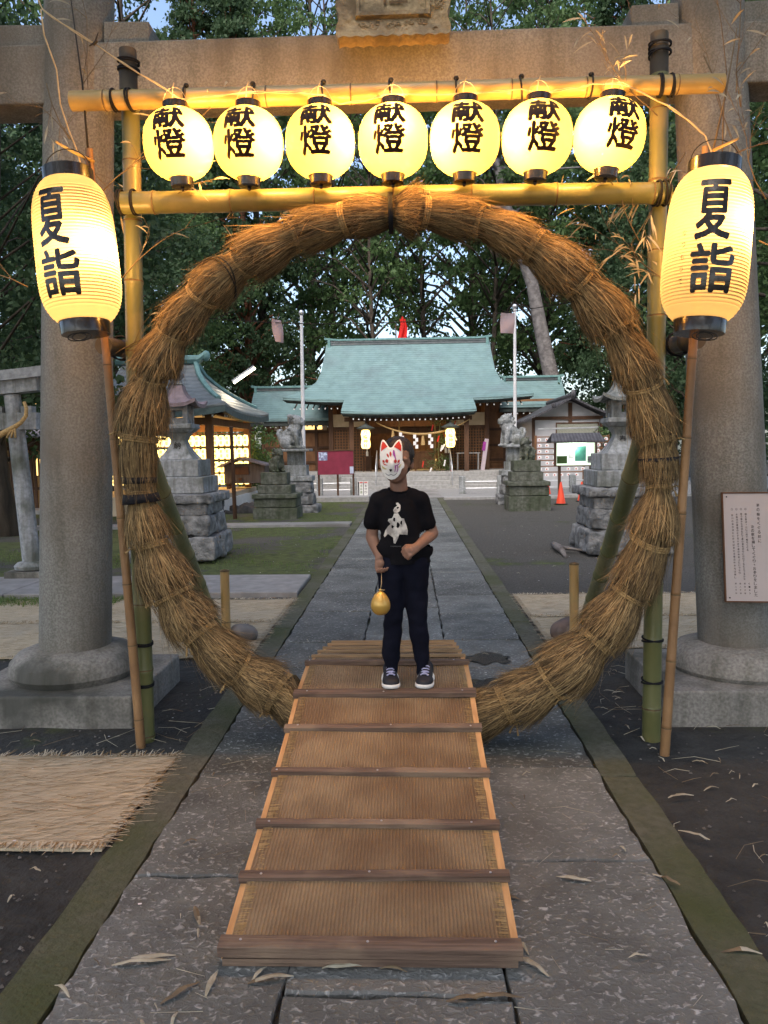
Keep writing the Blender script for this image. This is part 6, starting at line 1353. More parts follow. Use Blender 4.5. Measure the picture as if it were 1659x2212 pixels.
for z in rows_z:
    for k in range(10):
        x = a + .12 + k * (b - a - .24) / 9 + r.uniform(-.02, .02)
        if .4 < (x - a) / (b - a) < .78 and z > H(1012, Y): continue
        if r.random() < .08: continue
        if ema is None:
            m = MB(); m.slabgrid([[Vector((x - .06, Y - .02, z - .045)), Vector((x + .06, Y - .02, z - .045))], [Vector((x - .06, Y - .02, z + .035)), Vector((x + .06, Y - .02, z + .035))]], .012)
            m = MB(); m.add([(x - .062, Y - .02, z - .05), (x + .062, Y - .02, z - .05), (x + .062, Y - .02, z + .03), (x, Y - .02, z + .055), (x - .062, Y - .02, z + .03)] + [(x - .062, Y - .008, z - .05), (x + .062, Y - .008, z - .05), (x + .062, Y - .008, z + .03), (x, Y - .008, z + .055), (x - .062, Y - .008, z + .03)], [(0, 1, 2, 3, 4), (9, 8, 7, 6, 5)] + [(i, (i + 5), (i + 1) % 5 + 5, (i + 1) % 5) for i in range(5)])
            ema = obj('votive_plaque', m, paper_w, loc=(x, Y, z)); tag(ema, 'small white votive plaque hanging on the wooden rack by the white building', 'plaque', 'votive plaques on the rack'); dot = MB(); dot.ball((x - .01, Y - .022, z - .01), (.022, .004, .024), 8); dd_ = obj('picture', dot, mask_r, ema)
            o = ema
        else: o = dup(ema, (x, Y, z))
        o['label'] = 'small white votive plaque on the %s shelf of the rack, %s from the left' % (NTH[rows_z.index(z)], NTH[k])
def cone(px, pyb, Y, h, lab):
    x = XX(px, Y); z = -.03; root = thing('traffic_cone', lab, 'traffic cone', (x, Y, z), 'red traffic cones'); m = MB(); m.lathe([(h * .22, .02), (h * .20, .05), (h * .035, h * .98), (h * .02, h)], (x, Y, z), 24); obj('cone', m, cone_m, root, 'auto'); m = MB(); m.lathe([(h * .30, 0), (h * .31, .02), (h * .24, .028)], (x, Y, z), 24); obj('base', m, wire_m, root, 'auto')
cone(1212, 1089, 20.6, .60, 'whole red traffic cone standing on the grit right of the guardian dogs'); cone(1184, 1060, 24.6, .45, 'small red traffic cone half hidden behind the dark dog pedestal'); cone(1257, 1083, 21.6, .55, 'red traffic cone half hidden behind the right stone lantern')
# bicycle glimpsed past the right pillar
bk_ = thing('bicycle', 'dark bicycle parked beyond the right torii pillar at the edge of the photo', 'bicycle', (6.2, 13.2, 0))
for x in (5.95, 6.95):
    m = MB(); m.tube([(x + .31 * math.cos(t), 13.2, .32 + .31 * math.sin(t)) for t in np.linspace(0, 2 * math.pi, 30)], [.02] * 30, 6, False)
    for k in range(10): t = k * .628; m.tube([(x, 13.2, .32), (x + .30 * math.cos(t), 13.2, .32 + .30 * math.sin(t))], [.003] * 2, 3)
    obj('wheel', m, wire_m, bk_)
m = MB(); m.tube([(5.95, 13.2, .32), (6.08, 13.2, .85), (6.05, 13.2, .98)], [.016] * 3, 6); m.tube([(6.08, 13.2, .80), (6.42, 13.2, .35), (6.58, 13.2, .80)], [.016] * 3, 6); m.tube([(6.95, 13.2, .32), (6.42, 13.2, .33)], [.012] * 2, 6); m.tube([(6.95, 13.2, .32), (6.56, 13.2, .72)], [.012] * 2, 6); m.tube([(6.05, 12.95, .98), (6.05, 13.45, .98)], [.012] * 2, 6); obj('frame', m, wire_m, bk_)
m = MB(); m.ball((6.6, 13.2, .83), (.13, .07, .03), 10); obj('saddle', m, black_m, bk_); m = MB(); m.box((5.82, 13.2, .85), (.28, .34, .22)); obj('basket', m, steel, bk_)
m = MB(); P = [gnd(x, y, -.02) + Vector((0, 0, dz)) for x, y, dz in ((1196, 1182, .04), (1206, 1192, .07), (1216, 1196, .03), (1222, 1204, .0))]; m.tube(P, [.05, .055, .04, .02], 8); m.tube([P[1], P[1] + Vector((.35, -.2, -.03))], [.035, .012], 6); o = obj('fallen_branch', m, bark_grey, None, True, loc=P[0]); tag(o, 'broken grey branch lying on the grit right of the path', 'branch')

# ------------------------------------------------------------------ trees
def leaf_mesh(name, clumps, size, nper, seed, flat=.45, droop=0.0, mats=(0, 1, 2)):
    g = np.random.RandomState(seed); V = []; MI = []
    for (c, rad, mi) in clumps:
        n = int(nper * (rad / 1.0) ** 1.6); d = g.normal(size=(n, 3)); d /= np.linalg.norm(d, axis=1)[:, None]; rr = g.uniform(.25, 1, (n, 1)) ** .55
        # ragged shell: leaves gather in tufts
        tuft = g.normal(size=(max(3, n // 18), 3)); tuft /= np.linalg.norm(tuft, axis=1)[:, None]; pick = tuft[g.randint(0, len(tuft), n)]
        d = d * .42 + pick * .72; p = np.array(c) + d * rr * rad * np.array([1, 1, flat]); p[:, 2] -= droop * rad * (d[:, 0] ** 2 + d[:, 1] ** 2) * rr[:, 0] ** 2
        a = g.normal(size=(n, 3)); a[:, 2] -= .3; a /= np.linalg.norm(a, axis=1)[:, None]; b = np.cross(a, g.normal(size=(n, 3))); b /= np.linalg.norm(b, axis=1)[:, None]
        s = size * g.uniform(.6, 1.35, (n, 1)); q = np.stack([p, p + a * s * .5 + b * s * .30, p + a * s, p + a * s * .5 - b * s * .30], 1); V.append(q.reshape(-1, 3))
        k = g.uniform(size=n); MI.append(np.where(k < .72, mi, (mi + 1) % 3))
    V = np.concatenate(V).astype(np.float32); MI = np.concatenate(MI).astype(np.int32); nf = len(MI)
    me = bpy.data.meshes.new(name); me.vertices.add(len(V)); me.vertices.foreach_set('co', V.ravel()); me.loops.add(nf * 4); me.loops.foreach_set('vertex_index', np.arange(nf * 4, dtype=np.int32)); me.polygons.add(nf); me.polygons.foreach_set('loop_start', np.arange(nf, dtype=np.int32) * 4)
    me.update(calc_edges=True); me.polygons.foreach_set('material_index', MI); return me
def make_tree(name, h, lo, rx, ncl, nper, size, seed, tr=.25, flat=.5, droop=.2, shape='oval', bk=bark, lean=(0, 0), crad=1.3, lm=(leaf_a, leaf_b, leaf_c), label='x', limbs=1.0):
    r = random.Random(seed); root = thing(name, label, 'tree', (0, 0, 0)); tk = MB(); P = [Vector((0, 0, -.3))]; n = 12
    for i in range(1, n + 1):
        t = i / n; P.append(Vector((lean[0] * t * h + .25 * math.sin(t * 5 + seed), lean[1] * t * h + .2 * math.cos(t * 4 + seed), h * .96 * t)))
    rad = [tr * (1.35 if i == 0 else 1) * (1 - .85 * i / n) for i in range(n + 1)]; tk.tube(P, rad, 12)
    def tp(z):
        t = max(0, min(.999, z / (h * .96))) * n; i = int(t); return P[i].lerp(P[min(n, i + 1)], t - i)
    cl = []
    for k in range(ncl):
        f = (k + r.random()) / ncl; z = lo + (h - lo) * f; w = rx * {'oval': math.sin(math.pi * min(1, .16 + .80 * f)) ** .7, 'cone': (1.02 - f) ** .75, 'umbrella': .35 + .75 * math.sin(math.pi * (.25 + .6 * f))}[shape]
        a = k * 2.39996 + r.uniform(-.5, .5); d = w * math.sqrt(r.uniform(.12, 1)); c0 = tp(z * .97); c = (c0.x + d * math.cos(a), c0.y + d * math.sin(a), z + r.uniform(-.3, .3)); cr = crad * r.uniform(.65, 1.3) * (1 - .35 * f)
        cl.append((c, cr, r.choice((0, 0, 1, 1, 2)))); s = tp(max(lo * .6, z - .35 * d - .6)); e = Vector(c); mid = s.lerp(e, .55) + Vector((0, 0, .12 * d)); rl = max(.02, tr * .38 * (1 - f * .7)) * limbs
        if d > .5:
            tk.tube([s, mid, e], [rl, rl * .6, rl * .25], 6)
            for q in range(3): e2 = e + Vector((r.uniform(-1, 1), r.uniform(-1, 1), r.uniform(-.3, .6))) * cr * .8; tk.tube([mid.lerp(e, .4 + .2 * q), e2], [rl * .38, rl * .1], 4)
    obj('trunk', tk, bk, root, smooth=True); me = leaf_mesh('crown', cl, size, nper, seed, flat, droop); o = obj('crown', me, list(lm), root); return root
B1 = make_tree('broadleaf_tree', 24, 5.0, 5.0, 84, 135, .25, 1, .30, .55, .2, 'oval', crad=1.55)
B2 = make_tree('broadleaf_tree', 23, 7.5, 4.2, 56, 120, .23, 2, .17, .5, .1, 'umbrella', crad=1.35, limbs=1.2)
B3 = make_tree('conifer_tree', 23, 4.2, 3.8, 80, 260, .21, 3, .32, .34, .55, 'cone', bark_red, crad=1.5, lm=(leaf_b, leaf_a, leaf_b))
B4 = make_tree('evergreen_tree', 11, 2.0, 3.4, 60, 620, .125, 4, .22, .5, .35, 'oval', crad=1.25, lm=(leaf_b, leaf_a, leaf_c), limbs=.45)
B5 = make_tree('broadleaf_tree', 13, 4.0, 4.4, 54, 520, .13, 6, .24, .5, .2, 'oval', crad=1.35, lm=(leaf_a, leaf_c, leaf_b))
used = set()
r = random.Random(21)
PL = [
 (B4, -7.6, 14.5, 1.05, 'dark evergreen tree close behind the left torii pillar'), (B4, -10.8, 27.5, 1.2, 'dark evergreen tree behind the open hall roof'), (B5, -12.0, 33.0, 1.15, 'leafy tree rising behind the open hall'), (B4, -11.6, 17.5, 1.1, 'dark evergreen tree behind the small side torii'),
 (B3, -7.9, 38.0, .85, 'conifer with a reddish trunk beside the lit tube lamp'), (B4, -14.5, 26, 1.3, 'dense dark tree behind the house at the far left'),
 (B5, 9.6, 16.0, 1.05, 'leafy tree close behind the right torii pillar'), (B4, 11.8, 34.5, 1.3, 'dark evergreen tree behind the right stone lantern'), (B5, 13, 21.0, 1.2, 'leafy tree beyond the bicycle at the right edge'), (B4, 12.5, 31, 1.4, 'broad dark tree behind the white building'),
 (B3, -10.3, 38.5, .95, 'conifer left of the shrine wing'), (B1, -7.8, 42, .95, 'tall leafy tree behind the left shrine wing'), (B2, -4.2, 44, 1.1, 'thin-crowned tree with sky showing through, left of the shrine ridge'), (B2, -1.6, 41, .9, 'slender tree with open branches behind the left end of the shrine ridge'),
 (B2, .9, 45, 1.0, 'slender tree with open branches beside the red banner'), (B1, 4.0, 49, 1.0, 'tall leafy tree behind the right half of the shrine ridge'), (B2, 4.6, 41.5, 1.0, 'open-branched tree behind the right end of the ridge'), (B1, 7.8, 44, .98, 'tall leafy tree behind the right shrine wing'),
 (B3, 10.8, 39, 1.0, 'conifer behind the white building'), (B1, 14, 42, 1.1, 'tall leafy tree at the far right of the wood'), (B1, -14, 40, 1.1, 'tall leafy tree at the far left of the wood'), (B1, -18.5, 44, 1.2, 'broad tree far left behind the house'), (B1, 19, 44, 1.2, 'broad tree far right beyond the conifer'),
 (B1, -6.6, 56, 1.25, 'tall tree in the back row, left of the ridge'), (B2, -.5, 58, 1.3, 'open tall tree in the back row, behind the red banner'), (B1, 9.8, 57, 1.3, 'tall tree in the back row, right of the ridge'),
 (B1, -5.8, -4.0, .95, 'unseen tree added behind the camera on the left, shading the gate'), (B1, 5.5, -5.0, .95, 'unseen tree added behind the camera on the right, shading the gate'), (B1, -8.5, 3.5, 1.0, 'unseen tree added beside the gate on the left, shading the foreground'), (B1, 8.6, 3.0, 1.0, 'unseen tree added beside the gate on the right, shading the foreground'), (B1, -.5, -6.5, .95, 'unseen tree added directly behind the camera, shading the path'),  # unseen trees, added to keep sun and sky off the foreground
]
for i, (K, x, y, s, lab) in enumerate(PL):
    if s == 0: continue
    if K.name in used: o = dup(K)
    else: o = K; used.add(K.name)
    o.location = (x, y, -.05); o.rotation_euler = (0, 0, r.uniform(0, 6.28)); o.scale = (s, s, s * r.uniform(.97, 1.08) * (1.22 if y > 37 else 1)); o['label'] = lab; o['group'] = 'trees of the shrine wood'
# leaning pale trunk right of the shrine ridge
A, B = at(1190, 810, 36), at(1150, 615, 36); ct = thing('leaning_tree', 'tree with a thick pale grey trunk leaning left behind the right flagpole', 'tree', (A.x + .9, 36, 0)); m = MB(); d = (B - A); P = [A - d * .62 + Vector((.25, 0, 0)), A - d * .3, A, A.lerp(B, .5) + Vector((-.03, 0, 0)), B, B + d * .5 + Vector((-.3, 0, 0)), B + d * 1.1 + Vector((-.5, 0, 0)), B + d * 1.8 + Vector((-.4, 0, 0))]; P[0].z = -.1
m.tube(P, [.46, .40, .36, .32, .28, .24, .18, .08], 18)
cl = []
for k in range(30):
    t = r.uniform(0, 1); c0 = P[5].lerp(P[7], t); c = c0 + Vector((r.gauss(0, 2.0), r.gauss(0, 1.6), r.uniform(-.5, 1.5))); cl.append((tuple(c), r.uniform(.8, 1.5), r.choice((0, 1, 2)))); m.tube([c0, c0.lerp(c, .5) + Vector((0, 0, .2)), c], [.09, .05, .02], 6)
obj('trunk', m, bark_grey, ct, smooth=True); me = leaf_mesh('crown', cl, .2, 300, 77, .5, .2); obj('crown', me, [leaf_a, leaf_b, leaf_c], ct)
# dark shrubs and hedge between hall and shrine
for i, (px, Y, w, h, lab) in enumerate(((532, 24.5, .9, 2.2, 'dark green bush between the open hall and the shrine'), (566, 25.8, .8, 1.5, 'low dark bush left of the large guardian dog'), (1372, 27, .9, 2.2, 'dark bush right of the white building'), (455, 26, 1.4, 2.6, 'tall bush behind the lantern rows'))):
    x = XX(px, Y); root = thing('shrub', lab, 'shrub', (x, Y, 0), 'dark shrubs by the buildings'); m = MB(); cl = []
    for k in range(14): c = (x + r.gauss(0, w * .4), Y + r.gauss(0, w * .3), .3 + h * .8 * r.random()); cl.append((c, w * .55, r.choice((0, 1)))); m.tube([(x, Y, -.05), c], [.03, .008], 5)
    obj('stem', m, bark, root); me = leaf_mesh('foliage', cl, .11, 420, 90 + i, .8, .1); obj('foliage', me, [leaf_a, leaf_b, leaf_c], root)
m = MB()
me = leaf_mesh('wood', [((x + r.uniform(-1, 1), 60 + r.uniform(-3, 3), z + r.uniform(-.5, .5)), r.uniform(1.8, 2.8), r.choice((0, 1, 1))) for x in np.arange(-40, 41, 2.4) for z in (1.2, 3.4, 5.6)], .34, 130, 5, .8, .1)
o = obj('distant_wood', me, [leaf_b, leaf_b, leaf_a]); o['kind'] = 'stuff'; tag(o, 'dark undergrowth of the wood far behind the shrine', 'undergrowth')
# ------------------------------------------------------------------ the boy
BY = 3.80
def b(px, py, dy=0.0): return at(px, py, BY + dy)
boy = thing('person', 'child in black T-shirt, dark trousers and white fox mask holding a golden water balloon', 'person', (b(868, 1478).x, BY, rz_(3.8) + .004))
GZ = lambda y: rz_(y) + .006
# body: one continuous surface (head, neck, arms, hands; torso and legs under the clothes)
m = MB()
hd = b(857, 996, .0); hd.y = BY - .01
hr = Matrix.Rotation(R(10), 3, 'Z') @ Matrix.Rotation(R(4), 3, 'Y')
m.ball(hd + Vector((.002, .012, .024)), (.074, .090, .090), 24, hr); m.ball(hd + Vector((-.004, -.020, -.038)), (.058, .068, .070), 20, hr); m.ball(hd + Vector((-.006, -.045, -.078)), (.034, .036, .028), 16, hr)
m.ball(hd + Vector((-.008, -.088, -.012)), (.013, .020, .022), 12); m.ball(hd + Vector((-.008, -.080, -.048)), (.024, .012, .010), 12)
for s in (-1, 1): m.ball(hd + hr @ Vector((s * .028, -.078, .012)), (.014, .010, .009), 10)
for s in (-1, 1): m.ball(hd + hr @ Vector((s * .078, .012, -.014)), (.010, .020, .029), 12, Matrix.Rotation(R(-12 * s), 3, 'Z'))
nk = b(862, 1052); m.cap(hd + Vector((.004, .018, -.06)), .042, nk + Vector((0, .015, -.03)), .045, 16); m.cap(nk + Vector((0, .02, -.03)), .05, b(862, 1100) + Vector((0, .01, 0)), .065, 16)
SLp, SRp = b(812, 1082), b(912, 1082)
m.cap(SLp, .028, SRp, .028, 14)
m.chain([b(862, 1100), b(864, 1140), b(868, 1195)], [.075, .078, .080], 16)
EL, ER = b(803, 1160, .01), b(934, 1152, .02); WL, WR = b(820, 1203, -.05), b(900, 1182, -.13)
m.chain([SLp, EL], [.026, .031], 14); m.chain([EL, EL.lerp(WL, .3), WL], [.031, .030, .021], 14)
m.chain([SRp, ER], [.026, .031], 14); m.chain([ER, ER.lerp(WR, .3), WR], [.031, .030, .021], 14)
def hand(m, wrist, d, side, curl, thumb, n_):
    """palm with four unequal fingers, each of three bones, and a thumb from the side of the palm; d: direction of the palm, side: across it, n_: palm normal (fingers curl towards it)"""
    d = d.normalized(); side = (side - d * side.dot(d)).normalized(); n_ = (n_ - d * n_.dot(d) - side * n_.dot(side)).normalized()
    pc = wrist + d * .030
    for k in (-1, -.33, .33, 1): m.cap(wrist + side * k * .010, .0135, wrist + d * .052 + side * k * .021, .0105, 10)
    m.ball(pc, (.026, .022, .026), 12)
    for k, L_ in ((-1, .046), (-.33, .056), (.33, .052), (1, .040)):
        p = wrist + d * .054 + side * k * .0225; a = 0; dd = d + side * k * .08
        for j, fr in enumerate((.46, .31, .23)):
            a += R(curl[j]); v = (dd * math.cos(a) + n_ * math.sin(a)).normalized(); q = p + v * L_ * fr * 1.05; m.cap(p, .0080 - .0007 * j, q, .0074 - .0007 * j, 10); p = q
    p = wrist + d * .016 - side * thumb * .018; v = (d * .62 - side * thumb * .62 + n_ * .35).normalized(); q = p + v * .030; m.cap(p, .0105, q, .0088, 10); v2 = (d * .75 + n_ * .65 - side * thumb * .05).normalized(); m.cap(q, .0088, q + v2 * .024, .0072, 10)
hdL = (b(823, 1222, -.06) - WL).normalized()
hand(m, WL, Vector((.10, -.12, -1)), Vector((1, .35, 0)), (42, 62, 45), -1, Vector((.35, -1, .0)))
hand(m, WR, Vector((-.80, -.30, -.42)), Vector((.25, -.55, -.9)), (55, 72, 50), 1, Vector((-.35, .6, -.5)))
me = fuse(m, .0042, 3); o = obj('body', me, skin, boy, True)
HL = WL + Vector((.010, -.035, -.075))
# T-shirt
m = MB()
m.chain([b(862, 1078, .01), b(862, 1110), b(866, 1150), b(872, 1195), b(872, 1240)], [.076, .106, .107, .108, .108], 20)
m.cap(b(820, 1084), .052, b(906, 1082), .052, 16); m.cap(b(836, 1076), .052, b(890, 1075), .052, 16); m.cap(b(818, 1092), .047, b(908, 1090), .047, 16)
m.cap(b(814, 1092), .045, b(803, 1130), .047, 16); m.cap(b(910, 1090), .045, b(922, 1128), .047, 16)
m.cap(b(846, 1182), .094, b(895, 1182), .094, 16); m.cap(b(848, 1225), .092, b(893, 1225), .092, 16)
m.v = [(x, BY + (y - BY) * .86, z) for x, y, z in m.v]
me = fuse(m, .008, 5)
for v in me.vertices:
    c = v.co; f = .007 * mnoise.noise((c.x * 9, c.y * 9, c.z * 14)) + .006 * mnoise.noise(((c.x + c.z * .5) * 26, c.y * 12, (c.z - c.x * .4) * 12)) * (1.3 - min(1, max(0, (c.z - .95) * 3))); v.co += v.normal * f
# cut neck hole, sleeve ends and hem
bm = bmesh.new(); bm.from_mesh(me)
def cutp(co_, no): bmesh.ops.bisect_plane(bm, geom=bm.verts[:] + bm.edges[:] + bm.faces[:], plane_co=co_, plane_no=no, clear_outer=True)
cutp(b(870, 1214), (0.02, 0, -1))
for sh0, e0, px, py in ((SLp, EL, 797, 1142), (SRp, ER, 929, 1141)):
    d = (e0 - sh0).normalized(); p0 = b(px, py); side = -1 if px < 860 else 1
    g = [f for f in bm.faces if (f.calc_center_median() - p0).dot(d) > 0 and (f.calc_center_median() - p0).length < .10 and (f.calc_center_median().x - b(822 if side < 0 else 905, 1100).x) * side > 0]
    bmesh.ops.delete(bm, geom=g, context='FACES')
nc_ = nk + Vector((.0, .0, -.012)); g = [f for f in bm.faces if ((f.calc_center_median() - nc_).x / .052) ** 2 + ((f.calc_center_median() - nc_).y / .060) ** 2 + ((f.calc_center_median() - nc_).z / .028) ** 2 < 1]
bmesh.ops.delete(bm, geom=g, context='FACES'); bm.to_mesh(me); bm.free()
ts = obj('t_shirt', me, shirt_m, boy, True); sd = ts.modifiers.new('cloth', 'SOLIDIFY'); sd.thickness = .003; sd.offset = -1
m = MB(); m.tube([nc_ + Vector((.053 * math.cos(t), .006 + .056 * math.sin(t), .006 - .020 * max(0, -math.sin(t)))) for t in np.linspace(0, 2 * math.pi, 30)], [.0058] * 30, 6, False); obj('neckband', m, shirt_m, ts, True)
# print: a plain pale abstract plume, lying on the cloth
dep = bpy.context.evaluated_depsgraph_get()
def front_y(x, z):
    hit = ts.ray_cast(Vector((x, BY - .6, z)) - OFF[ts.name], Vector((0, 1, 0)))
    return (hit[1] + OFF[ts.name]).y if hit[0] else BY - .09
def on_shirt(px, py, d=.0045):
    p = b(px, py, -.09); return Vector((p.x, front_y(p.x, p.z) - d, p.z))
bpy.context.view_layer.update()
def cr2(x, y): return 829.5 + (860 + x / 5.925 - 960) / 1.15732 + .0, (1050 + y / 5.925) / 1.15732
m = MB(); pr_polys = [[(770, 1230), (800, 1225), (835, 1260), (838, 1300), (812, 1330), (830, 1345), (790, 1375), (740, 1370), (728, 1335), (748, 1300), (770, 1285), (790, 1262), (772, 1252)],
    [(740, 1385), (800, 1380), (825, 1420), (850, 1455), (890, 1460), (900, 1500), (925, 1560), (945, 1640), (940, 1700), (905, 1650), (880, 1590), (860, 1640), (820, 1690), (800, 1750), (760, 1830), (735, 1820), (728, 1740), (705, 1640), (720, 1580), (700, 1600), (650, 1690), (600, 1745), (585, 1720), (610, 1640), (650, 1580), (690, 1540), (650, 1495), (660, 1465), (710, 1455), (730, 1420)]]
V, Fc = poly_mesh([[cr2(*p) for p in P] for P in pr_polys], 2.2)
V = [on_shirt(x, y) for x, y in V]; m.add(V, [tuple(reversed(f)) for f in Fc]); obj('print', m, print_m, ts)
m = MB()
for k, (x, y, w, h) in enumerate(((800, 1560, 22, 40), (745, 1470, 16, 30), (720, 1580, 18, 26), (850, 1520, 14, 30), (795, 1300, 20, 14))):
    V, Fc = poly_mesh([[cr2(*q) for q in blob(x, y, w, h, 12, .3, k)]], 2.2); m.add([on_shirt(a_, b_, .0060) for a_, b_ in V], [tuple(reversed(f)) for f in Fc])
obj('print_dark_patch', m, shirt_m, ts)
m = MB()
for k in range(9):
    x = 690 + k * 18; m.add([on_shirt(*cr2(x + q[0], 1862 + q[1])) for q in ((0, 0), (9, 0), (9, 14 + (k % 3) * 4), (0, 14))], [(0, 1, 2, 3)])
obj('print_line', m, mat('faint_print', (.10, .10, .10), None, 5, .9, 0), ts)
# trousers
m = MB()
m.cap(b(845, 1205), .080, b(892, 1205), .080, 18); m.v = [(x, BY + (y - BY) * .85, z) for x, y, z in m.v]
kL, kR = b(850, 1330, -.02), b(901, 1328, -.02); aL, aR = b(845, 1438, .0), b(911, 1436, .0)
m.chain([b(846, 1215), b(844, 1275, -.01), kL, b(846, 1385, .005), b(845, 1418), aL], [.078, .060, .050, .045, .044, .029], 16)
m.chain([b(895, 1215), b(900, 1275, -.01), kR, b(907, 1385, .005), b(911, 1418), aR], [.078, .060, .052, .045, .045, .029], 16)
for p, q in ((aL, b(845, 1450, .0)), (aR, b(912, 1449, .0))): m.cap(p, .031, q, .030, 14)
me = fuse(m, .008, 4)
for v in me.vertices:
    c = v.co; v.co += v.normal * (.006 * mnoise.noise((c.x * 7, c.y * 7, c.z * 16)) + .005 * mnoise.noise((c.x * 18 + 3, c.y * 16, c.z * 26)))
obj('trousers', me, trou_m, boy, True)
# shoes
def shoe(px, rot):
    c = b(px, 1470, -.03); c.y = 3.775; z0 = GZ(c.y) + .001; M3 = Matrix.Rotation(rot, 3, 'Z'); T = lambda p: M3 @ Vector(p) + Vector((c.x, c.y, z0)); root = MB()
    def foot(ins, zt, zb):
        rows = []
        return rows
    L_ = .098
    def outline(t):   # half width along the foot, t=-1 heel .. 1 toe (toe towards -y)
        return (.036 + .008 * math.sin((t + .2) * 2.0)) * (1 - abs(t) ** 5) ** .5
    def ring_(t0, w, zz, n=28):
        return [T((w * outline(-math.cos(2 * math.pi * k / n)) * (1 if math.sin(2 * math.pi * k / n) >= 0 else -1) if True else 0, math.cos(2 * math.pi * k / n) * L_ * t0, zz(math.cos(2 * math.pi * k / n)))) for k in range(n)]
    def lay(levels):
        m = MB(); n = 28; V = []
        for (t0, w, zz) in levels: V += ring_(t0, w, zz)
        k = len(levels); m.add(V, [(i * n + j, i * n + (j + 1) % n, (i + 1) * n + (j + 1) % n, (i + 1) * n + j) for i in range(k - 1) for j in range(n)] + [tuple(range(n - 1, -1, -1)), tuple((k - 1) * n + j for j in range(n))]); return m
    sp_ = lambda u: .004 * max(0, -u) ** 2
    tread = lay([(.96, .95, lambda u: .0 + sp_(u)), (.99, 1.0, lambda u: .006 + sp_(u))])
    sole = lay([(.99, 1.0, lambda u: .006 + sp_(u)), (1.03, 1.08, lambda u: .014 + sp_(u)), (1.01, 1.05, lambda u: .026 + .004 * max(0, u) + sp_(u))])
    up_ = lay([(.98, 1.0, lambda u: .026 + .004 * max(0, u)), (.95, .98, lambda u: .040 + .012 * max(0, u + .2)), (.84, .86, lambda u: .050 + .030 * max(0, u + .35)), (.66, .70, lambda u: .056 + .045 * max(0, u + .45))])
    return tread, sole, up_, T
for i, (px, rot) in enumerate(((843, R(6)), (920, R(-10)))):
    tread, sole, up_, T = shoe(px, rot * -1 if False else rot)
    m = MB(); m.v = list(up_.v); m.f = list(up_.f); m.m = list(up_.m)
    m.ball(T((0, .012, .055)), (.034, .050, .034), 14); m.cap(T((0, .045, .05)), .033, T((0, .048, .078)), .033, 14); me = fuse(m, .0045, 2); sh1 = obj('shoe', me, shoe_m, boy, True)
    obj('sole', sole, sole_m, sh1, True); obj('tread', tread, black_m, sh1)
    m = MB()
    for k in range(4):
        y = -.045 + k * .017; z = .0705 + k * .0085; w = .021 - .001 * k
        m.tube([T((-w, y + .002, z - .007)), T((-w * .5, y, z)), T((w * .5, y + .002, z)), T((w, y + .004, z - .007))], [.0034] * 4, 6)
    for s in (-1, 1): m.tube([T((s * .018, -.05, .064)), T((0, -.035, .076)), T((-s * .018, -.022, .072))], [.0028] * 3, 6)
    obj('lace', m, lace_m, sh1, True)
    m = MB()
    for k in range(3):
        for s in (-1, 1): y = -.030 + k * .018; m.tube([T((s * .0415, y, .030)), T((s * .038, y + .010, .046)), T((s * .030, y + .016, .060))], [.0034, .003, .002], 6)
    obj('side_stripe', m, sole_m, sh1, True)
# hair
m = MB(); m.ball(hd + Vector((.004, .020, .036)), (.083, .092, .088), 24, hr); m.ball(hd + Vector((.006, .050, .0)), (.074, .064, .082), 20, hr)
for s in (-1, 1): m.ball(hd + hr @ Vector((s * .066, .020, .016)), (.020, .040, .040), 14)
me = fuse(m, .005, 2)
for v in me.vertices: v.co += v.normal * (.004 * mnoise.noise((v.co.x * 60, v.co.y * 60, v.co.z * 22)))
bm = bmesh.new(); bm.from_mesh(me); g = [f for f in bm.faces if f.calc_center_median().y < hd.y - .045 and f.calc_center_median().z < hd.z + .045]; bmesh.ops.delete(bm, geom=g, context='FACES'); bm.to_mesh(me); bm.free()
hr_o = obj('hair', me, hair_m, boy, True)
m = MB(); r = random.Random(12)
for k in range(700):
    th = r.uniform(0, 6.28); ph = r.uniform(0, 1.9); d = hr @ Vector((math.sin(ph) * math.cos(th), math.sin(ph) * math.sin(th), math.cos(ph)))
    if d.y < -.45 and d.z < .5: continue
    p = hd + Vector((.004, .022, .030)) + Vector((d.x * .083, d.y * .092, d.z * .090)); e = p + d * r.uniform(.002, .007) + Vector((r.uniform(-.008, .008), -.004, -r.uniform(.004, .022))); q = Vector((r.uniform(-1, 1), r.uniform(-1, 1), 0)).normalized() * .0009
    m.add([p - q, p + q, e], [(0, 1, 2)])
obj('loose_hair', m, hair_m, hr_o)
# fox mask
mc = b(847, 990, -.115)
def mk(px, py, d=0.0):      # photo crop pixels -> curved mask surface
    X_, Y_ = cr2(px, py); p = at(X_, Y_, mc.y); dx, dz = p.x - mc.x, p.z - mc.z
    ear = max(0, dz - .045)
    return Vector((p.x, mc.y + 4.6 * dx * dx + 1.6 * (dz + .01) ** 2 + .25 * ear - .016 * math.exp(-((dx / .018) ** 2 + ((dz + .028) / .03) ** 2)) - d, p.z))
mask = thing('fox_mask', 'white fox mask with red ears and red and purple marks worn by the child', 'mask', mc)
OUT = [(566, 290), (545, 330), (532, 430), (530, 520), (534, 640), (545, 720), (570, 790), (610, 845), (655, 876), (705, 887), (755, 876), (800, 840), (838, 785), (858, 722), (885, 712), (896, 680), (890, 635), (868, 600), (867, 500), (864, 400), (850, 320), (826, 284), (790, 300), (750, 345), (722, 395), (700, 412), (675, 408), (655, 385), (625, 335), (595, 298)]
V, Fc = poly_mesh([OUT], 14); n = len(V); m = MB(); m.add([mk(x, y) for x, y in V] , [tuple(reversed(f)) for f in Fc]); 
shell = obj('shell', m, mask_w, mask, True); sd = shell.modifiers.new('thick', 'SOLIDIFY'); sd.thickness = .0025; sd.offset = 1
